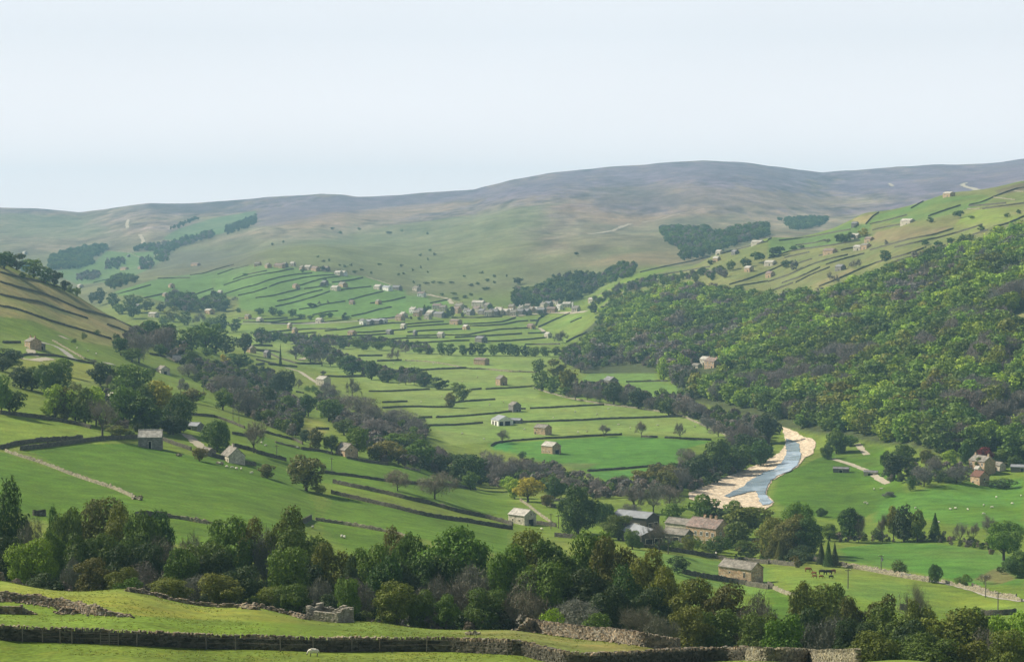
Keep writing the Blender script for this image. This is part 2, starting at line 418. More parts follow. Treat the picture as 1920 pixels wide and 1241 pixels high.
# near left enclosures
paint('E', [(-100, 700), (0, 700), (330, 720), (600, 780), (740, 830), (600, 870), (280, 890), (0, 920), (-100, 930)], RG2, .9, alt=PG2, nz=n_b)
paint('E', [(160, 950), (600, 900), (1000, 900), (1400, 990), (1862, 1100), (2200, 1250), (1862, 1330), (1000, 1330), (480, 1110)], RG2, .92, alt=RG, nz=n_b)
paint('E', [(-100, 960), (60, 960), (480, 1110), (1000, 1330), (900, 1400), (-100, 1400)], RG, .9, alt=RG2, nz=n_b)
paint('J', [(1200, 200), (1590, 250), (1500, 320), (1300, 400)], RG, .9)
paint('K', [(540, 20), (1370, 205), (1862, 290), (1862, 480), (1000, 310), (430, 210)], RG, .85, alt=RG2, nz=n_a)
paint('K', [(400, 205), (1000, 310), (1200, 370), (1100, 480), (700, 470), (500, 330)], RG2, .85)
paint('F', [(0, 960), (480, 1110), (1050, 1185), (1600, 1235), (1862, 1260), (1862, 1700), (1862, 1440), (560, 1190), (0, 1130)], RG2, .6)
paint('F', [(0, 830), (340, 930), (960, 1055), (1400, 1100), (1600, 1230), (900, 1160), (480, 1100), (0, 960)], RG2, .75, alt=RG, nz=n_a)
paint('F', [(330, 700), (480, 740), (520, 800), (430, 880), (330, 820)], YG, .7, alt=BR, nz=n_b)
paint('P', [(150, 880), (480, 850), (580, 905), (605, 960), (575, 1000), (520, 1040), (250, 1010), (40, 970), (30, 900)], RG2, .9, 480, 900, alt=(.085, .155, .015), nz=n_b)
# foreground
paint('P', [(-60, 1108), (0, 1088), (240, 1108), (480, 1143), (600, 1170), (560, 1172), (240, 1155), (0, 1112)], (.215, .225, .032), .85, 200, 345, alt=(.165, .235, .045), nz=n_b)
paint('P', [(-60, 1152), (240, 1154), (500, 1165), (700, 1172), (950, 1200), (1000, 1236), (700, 1205), (0, 1176), (-60, 1176)], (.12, .19, .02), .8, 200, 345, alt=(.13, .19, .042), nz=n_b)
paint('P', [(800, 1172), (960, 1180), (1200, 1205), (1290, 1225), (1150, 1232), (1000, 1225), (880, 1200)], (.130, .170, .045), .7, 200, 345, alt=(.19, .18, .06), nz=n_b)
paint('L', [(480, 1115), (700, 1110), (1090, 1160), (900, 1180), (760, 1180)], (.27, .22, .07), .55, 200, 345)
# valley floor
paint('P', [(430, 630), (700, 630), (1050, 655), (1010, 700), (1010, 745), (1180, 760), (1290, 780), (1360, 800), (1360, 820), (1100, 812), (840, 835), (760, 760), (640, 700), (480, 670)], (.150, .235, .052), .85, alt=(.185, .245, .062), nz=n_b)
paint('G', [(-100, 895), (0, 890), (800, 842), (1450, 880), (1280, 930), (1200, 1070), (1000, 1070), (560, 1100), (200, 1030), (-20, 960)], (.072, .185, .026), .92, alt=(.062, .165, .022), nz=n_b)
paint('G', [(520, 1105), (1050, 1075), (850, 1160), (700, 1180)], (.06, .19, .032), .8)
paint('G', [(300, 1040), (620, 1040), (560, 1080), (330, 1070)], (.15, .17, .06), .6)
paint('G', [(500, 440), (560, 380), (850, 320), (1040, 360), (1050, 440), (1270, 500), (1250, 570), (1000, 580), (960, 520), (820, 465), (560, 465)], (.115, .205, .045), .8)
paint('F', [(1700, 890), (1862, 885), (1862, 960), (1720, 940)], (.05, .18, .04), .9)
# right bank fields
paint('P', [(1445, 935), (1460, 895), (1520, 865), (1570, 845), (1680, 850), (1700, 930), (1600, 980), (1480, 960)], RG2, .9, alt=RG, nz=n_b)
paint('I', [(470, 1010), (540, 930), (700, 900), (860, 930), (860, 1120), (720, 1110)], (.155, .205, .045), .85, alt=RG2, nz=n_b)
paint('U', [(200, 650), (600, 620), (1000, 540), (1862, 480), (1862, 1100), (900, 1000), (500, 900), (100, 1000)], RG2, .92, 750, 1200, alt=(.08, .2, .03), nz=n_b)
paint('M', [(480, 420), (900, 370), (1200, 380), (1600, 430), (1862, 500), (1862, 690), (1480, 680), (1100, 600), (600, 520)], (.055, .170, .022), .9, 560, 880, alt=(.085, .16, .03), nz=n_b)
paint('M', [(1500, 640), (1640, 560), (1760, 590), (1800, 640), (1650, 680)], (.15, .13, .055), .8, 560, 880)
paint('M', [(0, 550), (300, 580), (900, 640), (1862, 830), (1862, 900), (1000, 860), (300, 690), (0, 650)], (.17, .225, .03), .85, 480, 800, alt=(.12, .215, .04), nz=n_b)
paint('L', [(860, 420), (1862, 560), (1862, 780), (1240, 650), (1000, 520)], (.115, .215, .040), .8, 480, 800)
paint('M', [(0, 690), (200, 790), (180, 1000), (0, 960)], RG, .8, 480, 800)
# right hillside
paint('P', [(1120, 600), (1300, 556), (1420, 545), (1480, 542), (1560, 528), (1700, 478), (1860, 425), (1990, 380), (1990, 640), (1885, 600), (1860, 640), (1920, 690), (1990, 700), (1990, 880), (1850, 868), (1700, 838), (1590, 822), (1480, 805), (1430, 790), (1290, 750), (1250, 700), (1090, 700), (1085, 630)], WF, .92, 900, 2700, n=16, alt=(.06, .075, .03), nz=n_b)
paint('I', [(1700, 0), (1862, -60), (2000, -60), (2000, 70), (1862, 70)], (.20, .20, .07), .9, 1000, 1700)
paint('P', [(1110, 585), (1200, 522), (1340, 480), (1450, 447), (1620, 402), (1780, 364), (1920, 342), (1990, 340), (1990, 420), (1860, 455), (1700, 505), (1560, 560), (1400, 574), (1200, 592)], (.125, .155, .045), .9, 1600, 2900, n=16, alt=(.165, .165, .062), nz=n_b)
paint('D', [(0, 660), (200, 600), (600, 500), (760, 540), (700, 660), (450, 700), (150, 740), (0, 790)], (.080, .155, .040), .7, 1800, 2900)
paint('D', [(720, 545), (800, 470), (950, 410), (1150, 350), (1560, 330), (1640, 350), (1560, 400), (1300, 480), (1100, 520), (960, 530)], (.085, .165, .038), .85, 1800, 2900, alt=(.12, .17, .04), nz=n_b)
paint('D', [(600, 510), (760, 470), (720, 540), (640, 545)], BR, .8, 1800, 2900)
paint('D', [(780, 600), (1000, 560), (1350, 560), (1200, 620), (900, 690), (740, 700)], (.21, .16, .09), .85, 1700, 2900, alt=(.15, .15, .06), nz=n_b)
paint('D', [(1450, 440), (1700, 430), (1900, 410), (1900, 500), (1560, 560), (1350, 570)], (.20, .19, .075), .8, 1600, 2900, alt=PG2, nz=n_b)
paint('D', [(1650, 300), (1900, 230), (1900, 290), (1700, 330)], (.11, .09, .06), .8, 1800, 2900)
paint('D', [(260, 970), (450, 870), (600, 860), (640, 880), (500, 950), (380, 1000)], (.20, .175, .08), .8, 1600, 2900)
paint('D', [(0, 800), (450, 720), (700, 680), (1280, 640), (1000, 800), (700, 820), (300, 1000), (0, 1040)], (.125, .150, .052), .75, 1500, 2900, alt=(.15, .155, .06), nz=n_b)
# terrace fields by the village
paint('N', [(60, 130), (340, 90), (800, 110), (1200, 170), (1480, 200), (1720, 280), (1862, 330), (1862, 600), (1400, 600), (700, 560), (250, 520), (240, 400), (0, 380), (0, 140)], EM, .8, 2300, 3700, n=16, alt=(.105, .205, .045), nz=n_b)
paint('O', [(-60, 380), (220, 390), (240, 440), (430, 430), (440, 500), (100, 560), (-60, 600)], EM, .8, 2300, 3400, alt=(.11, .21, .045), nz=n_b)
paint('P', [(430, 600), (700, 610), (900, 598), (1090, 588), (1110, 600), (1060, 645), (960, 650), (560, 640), (450, 625)], (.125, .205, .036), .85, 1900, 3000, n=16, alt=(.17, .23, .04), nz=n_b)
paint('T', [(60, 430), (500, 330), (640, 190), (900, 220), (1300, 200), (1300, 330), (1000, 480), (700, 560), (300, 600), (120, 520)], EM, .75, 3000, 5200, alt=(.10, .18, .06), nz=n_b)
paint('T', [(720, 690), (1250, 530), (1920, 440), (1920, 800), (1300, 800), (1000, 720), (800, 740)], EM, .8, 2300, 4000, alt=(.10, .2, .05), nz=n_b)
paint('A', [(1180, 260), (1300, 190), (1560, 110), (1862, 60), (1862, 150), (1600, 230), (1300, 290)], (.08, .17, .06), .7, 3800, 6500)
# moorland patches on the big hill
for pts, c, a in [([(480, 400), (650, 365), (900, 355), (900, 372), (700, 400), (560, 420), (480, 425)], (.120, .095, .145), .6),
                  ([(560, 410), (760, 385), (900, 380), (840, 395), (700, 415), (560, 432)], (.25, .18, .12), .6),
                  ([(900, 350), (1150, 312), (1320, 300), (1540, 322), (1500, 345), (1300, 345), (1100, 345), (950, 375), (900, 372)], (.120, .095, .145), .5),
                  ([(1230, 340), (1420, 360), (1560, 372), (1600, 385), (1400, 392), (1250, 372)], (.20, .15, .11), .5),
                  ([(1060, 370), (1180, 405), (1300, 400), (1220, 425), (1140, 420), (1060, 395)], (.22, .15, .10), .55),
                  ([(1080, 350), (1250, 350), (1380, 380), (1260, 395), (1120, 385)], (.085, .070, .065), .6),
                  ([(1130, 480), (1280, 470), (1285, 495), (1180, 500), (1080, 498)], (.24, .18, .10), .5),
                  ([(1540, 325), (1920, 300), (1960, 300), (1960, 350), (1700, 372), (1600, 350)], (.13, .102, .155), .5),
                  ([(1560, 345), (1700, 350), (1640, 362), (1540, 360)], (.085, .068, .12), .6),
                  ([(300, 470), (400, 470), (520, 488), (420, 510), (300, 515)], (.085, .085, .060), .7),
                  ([(480, 470), (700, 430), (900, 400), (1040, 380), (1010, 430), (960, 500), (900, 540), (780, 535), (640, 505), (500, 490)], (.112, .138, .052), .6),
                  ([(240, 385), (400, 376), (480, 385), (450, 400), (300, 400)], (.06, .05, .06), .6),
                  ([(0, 400), (150, 405), (220, 440), (120, 450), (0, 440)], (.12, .15, .07), .5)]:
    paint('P', pts, c, a, 2600, 7500, n=14, alt=tuple(min(1, q * 1.35) for q in c), nz=n_b, soft=38)

# unseen hillside climbing behind the camera, added to block light from the low sky
yb = np.concatenate([[0], np.geomspace(12, 1350, 40)]); xb = np.linspace(-1, 1, 41)
XB, YB = np.meshgrid(xb, yb); XB = XB * (40 + YB * 1.6)
ZB = -1.75 + YB * .20 * np.clip(YB / 60, 0, 1)  + fbm(XB / 90, YB / 90, 3) * np.clip(YB / 20, 0, 12)
hb = np_mesh('hillside', np.stack([XB, -YB, ZB], -1).reshape(-1, 3), np.stack([_i[:-1, :-1], _i[1:, :-1], _i[1:, 1:], _i[:-1, 1:]], -1).reshape(-1, 4) if (_i := np.arange(XB.size).reshape(XB.shape)) is not None else None, [gm], smooth=True)
set_col(hb, np.tile(G_PAST * .7, (XB.size, 1))); hbo = add_obj('hillside', hb); tag(hbo, kind='structure')
gme = np_mesh('ground', gv, gf, [gm], smooth=True)
set_col(gme, np.clip(col, 0, 1))
go = add_obj('ground', gme); tag(go, kind='structure')
# ------------------------------------------------------------------ stone and other materials
def voro_stone(name, base, scale=2.2, bump=0.6, var=(.55, 1.5), rough=.95, stretch=(1, 1, 1.8), tint=None):
    m = bpy.data.materials.new(name); t, b = nodes(m)
    tc = t.nodes.new('ShaderNodeTexCoord'); mp = t.nodes.new('ShaderNodeMapping'); mp.inputs['Scale'].default_value = stretch
    t.links.new(tc.outputs['Object'], mp.inputs[0])
    v = t.nodes.new('ShaderNodeTexVoronoi'); v.inputs['Scale'].default_value = scale; t.links.new(mp.outputs[0], v.inputs['Vector'])
    sep = t.nodes.new('ShaderNodeSeparateColor'); t.links.new(v.outputs['Color'], sep.inputs[0])
    r = t.nodes.new('ShaderNodeMapRange'); r.inputs[3].default_value = var[0]; r.inputs[4].default_value = var[1]; t.links.new(sep.outputs[0], r.inputs[0])
    n, _ = noise_mul(t, tc.outputs['Object'], .7, 5, .75, 1.25)
    rgb = t.nodes.new('ShaderNodeRGB'); rgb.outputs[0].default_value = (*base, 1)
    mx = t.nodes.new('ShaderNodeMix'); mx.data_type = 'RGBA'; mx.blend_type = 'MULTIPLY'
    if tint:
        t.links.new(sep.outputs[1], mx.inputs[0]); mx.inputs[7].default_value = (*tint, 1)
    else: mx.inputs[0].default_value = 0
    t.links.new(rgb.outputs[0], mx.inputs[6])
    t.links.new(scale_col(t, mx.outputs[2], mathn(t, 'MULTIPLY', r.outputs[0], n)), b.inputs['Base Color'])
    bp = t.nodes.new('ShaderNodeBump'); bp.inputs['Strength'].default_value = bump; bp.inputs['Distance'].default_value = 0.12; bp.invert = True
    t.links.new(v.outputs['Distance'], bp.inputs['Height']); t.links.new(bp.outputs[0], b.inputs['Normal'])
    b.inputs['Roughness'].default_value = rough; b.inputs['Specular IOR Level'].default_value = 0.15
    return m
def plain(name, base, rough=.8, nsc=1.2, lo=.8, hi=1.2, spec=.2, metal=0, w=(1, 1, 1)):
    m = bpy.data.materials.new(name); t, b = nodes(m)
    tc = t.nodes.new('ShaderNodeTexCoord')
    n, _ = noise_mul(t, tc.outputs['Object'], nsc, 5, lo, hi, w=w)
    rgb = t.nodes.new('ShaderNodeRGB'); rgb.outputs[0].default_value = (*base, 1)
    t.links.new(scale_col(t, rgb.outputs[0], n), b.inputs['Base Color'])
    b.inputs['Roughness'].default_value = rough; b.inputs['Specular IOR Level'].default_value = spec; b.inputs['Metallic'].default_value = metal
    return m
M = {}
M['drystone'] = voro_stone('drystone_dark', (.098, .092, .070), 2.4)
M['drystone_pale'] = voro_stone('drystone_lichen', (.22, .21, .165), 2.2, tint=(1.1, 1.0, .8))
M['front'] = voro_stone('shade_darkened_gritstone', (.085, .08, .062), 2.0, var=(.5, 1.5))  # base colour darkened to deepen the shade on the front wall's near side
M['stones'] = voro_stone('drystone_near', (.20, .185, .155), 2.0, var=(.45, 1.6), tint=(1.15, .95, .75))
M['barn'] = voro_stone('barn_sandstone', (.40, .33, .235), 1.6, .4, (.7, 1.3), tint=(1.15, .9, .75))
M['barn_pale'] = voro_stone('barn_limestone', (.52, .475, .39), 1.6, .4, (.75, 1.2))
M['barn_grey'] = voro_stone('barn_gritstone', (.20, .19, .175), 1.6, .4, (.7, 1.3))
M['slate'] = voro_stone('stone_slate_roof', (.22, .205, .18), 1.5, .3, (.75, 1.25), stretch=(1, 1, 1))
M['slate_pale'] = voro_stone('pale_slate_roof', (.42, .40, .36), 1.5, .3, (.8, 1.2), stretch=(1, 1, 1))
M['slate_red'] = voro_stone('red_brown_slate_roof', (.25, .18, .155), 1.5, .3, (.75, 1.25), stretch=(1, 1, 1), tint=(.8, .95, 1.0))
M['slate_grey'] = voro_stone('blue_grey_slate_roof', (.20, .20, .21), 1.5, .3, (.8, 1.2), stretch=(1, 1, 1))
M['sheet'] = plain('grey_sheet_roof', (.27, .285, .31), .5, .6, .85, 1.15)
M['black'] = plain('dark_opening', (.012, .012, .012), .9)
M['white'] = plain('white_paint', (.78, .77, .73), .6)
M['wood'] = plain('weathered_timber', (.16, .145, .125), .85, 4)
M['wood_pale'] = plain('pale_timber', (.42, .39, .33), .8, 4)
M['glass'] = plain('window_glass', (.02, .025, .03), .12, 1, .9, 1.1, .6)
M['blue'] = plain('pale_blue_glass', (.20, .36, .46), .3, 1, .85, 1.1, .5)
M['rust'] = plain('rusty_sheet', (.15, .075, .055), .8, 2, .6, 1.3)
M['track'] = plain('pale_track', (.38, .34, .26), .95, .6, .8, 1.15)
M['road'] = plain('grey_road', (.34, .32, .29), .9, .4, .85, 1.15)

def box_batch(c, ax, ay, az, hx, hy, hz, jit=0.0):
    """many boxes: centres (n,3), unit axes (n,3), half sizes (n,) -> verts, quads"""
    n = len(c)
    s = np.array([[-1, -1, -1], [1, -1, -1], [1, 1, -1], [-1, 1, -1], [-1, -1, 1], [1, -1, 1], [1, 1, 1], [-1, 1, 1]], float)
    v = c[:, None] + s[None, :, 0:1] * (ax * hx[:, None])[:, None] + s[None, :, 1:2] * (ay * hy[:, None])[:, None] + s[None, :, 2:3] * (az * hz[:, None])[:, None]
    if jit: v = v + rng.normal(0, jit, v.shape)
    f = np.array([[0, 3, 2, 1], [4, 5, 6, 7], [0, 1, 5, 4], [1, 2, 6, 5], [2, 3, 7, 6], [3, 0, 4, 7]])
    return v.reshape(-1, 3), (f[None] + np.arange(n)[:, None, None] * 8).reshape(-1, 4)
def resample(p, step):
    d = np.concatenate([[0], np.cumsum(np.hypot(np.diff(p[:, 0]), np.diff(p[:, 1])))])
    n = max(2, int(round(d[-1] / step)) + 1)
    s = np.linspace(0, d[-1], n)
    return np.stack([np.interp(s, d, p[:, 0]), np.interp(s, d, p[:, 1])], 1)
def line_world(reg, pts, step, Y0=None, Y1=None, smooth=2):
    p = rp(reg, pts)
    q = []
    for a, b in zip(p[:-1], p[1:]):
        k = max(1, int(np.hypot(*(b - a)) / 6))
        q.append(a + (b - a) * np.linspace(0, 1, k, endpoint=False)[:, None])
    q = np.concatenate(q + [p[-1:]])
    h = hit(q[:, 0], q[:, 1], Y0, Y1)
    h = h[~np.isnan(h[:, 0])]
    if len(h) < 2: return None
    # drop jumps over a ridge
    keep = [h[0]]
    for k in h[1:]:
        if abs(k[1] - keep[-1][1]) < 0.16 * keep[-1][1]: keep.append(k)
    h = np.array(keep)
    if len(h) < 2: return None
    l = resample(h[:, :2], step)
    for _ in range(smooth):
        if len(l) > 4: l[1:-1] = l[1:-1] * .5 + (l[:-2] + l[2:]) * .25
    return l
def wall_mesh(l, h, th, jit, dip=None):
    """dry stone wall along a line on the ground: battered sides and an uneven row of cope stones"""
    n = len(l)
    d = np.gradient(l, axis=0); d /= np.maximum(np.hypot(d[:, 0], d[:, 1]), 1e-6)[:, None]
    nrm = np.stack([-d[:, 1], d[:, 0]], 1)
    z = zat(l[:, 0], l[:, 1])
    zl = zat(*(l + nrm * th).T); zr = zat(*(l - nrm * th).T)
    hh = h * (1 + rng.normal(0, jit, n)) * (1 if dip is None else dip(np.linspace(0, 1, n)))
    prof = [(-.62, None), (-.5, .0), (-.36, .82), (-.22, 1.0), (.22, 1.0), (.36, .82), (.5, .0), (.62, None)]
    vs_ = []
    for s, t in prof:
        o = l + nrm * (s * th * (1 + rng.normal(0, .06, n)))[:, None]
        if t is None: zz = np.minimum(np.minimum(zl, zr), z) - .6
        else: zz = z + hh * t + (rng.normal(0, .05, n) * h if t >= .8 else 0)
        vs_.append(np.column_stack([o, zz]))
    m = len(prof)
    v = np.stack(vs_, 1).reshape(-1, 3)
    i = np.arange(n * m).reshape(n, m)
    f = np.stack([i[:-1, :-1], i[:-1, 1:], i[1:, 1:], i[1:, :-1]], -1).reshape(-1, 4)
    caps = np.array([[i[e, 0], i[e, 1], i[e, 6], i[e, 7]] for e in (0, -1)] + [[i[e, 1], i[e, 2], i[e, 5], i[e, 6]] for e in (0, -1)] + [[i[e, 2], i[e, 3], i[e, 4], i[e, 5]] for e in (0, -1)])
    return v, np.concatenate([f, caps])

REGISTER = []      # (object, words about its look, px, py) for labels given at the end
def reg(o, look, cat, px, py, group=None, fixed=None):
    o['category'] = cat
    if group: o['group'] = group
    if fixed: o['label'] = fixed
    else: REGISTER.append((o, look, float(px), float(py)))
    return o
def centre_obj(name, v, f, mats, mi=None):
    c = np.array([v[:, 0].mean(), v[:, 1].mean(), v[:, 2].min()])
    me = np_mesh(name, v - c, f, mats, mat_idx=mi)
    return add_obj(name, me, loc=tuple(c))
WALL_LINES = []
def wall(rg, pts, h=None, mat='drystone', look=None, Y0=None, Y1=None, th=.62, step=None, jit=.07, dip=None, fixed=None):
    l = line_world(rg, pts, 3.0, Y0, Y1)
    if l is None: print('wall miss', rg, pts[0]); return
    Ym = l[:, 1].mean()
    if h is None: h = 1.5 if Ym < 900 else 1.2 if Ym < 1700 else 1.55
    l = resample(l, step or max(.5, Ym / 900))
    v, f = wall_mesh(l, h, th, jit, dip)
    o = centre_obj('dry_stone_wall', v, f, [M[mat]])
    o['kind'] = 'thing'
    p = rp(rg, pts); mid = p[len(p) // 2] if len(p) > 2 else p.mean(0)
    ln = np.hypot(*np.diff(l, axis=0).T).sum()
    size = 'short' if ln < 60 else 'long' if ln > 220 else ''
    look = look or (('pale' if 'pale' in mat else 'dark') + ' ' + size + ' stone field wall').replace('  ', ' ')
    reg(o, look, 'wall', mid[0], mid[1], 'dry stone field walls', fixed)
    WALL_LINES.append(l)
    return o
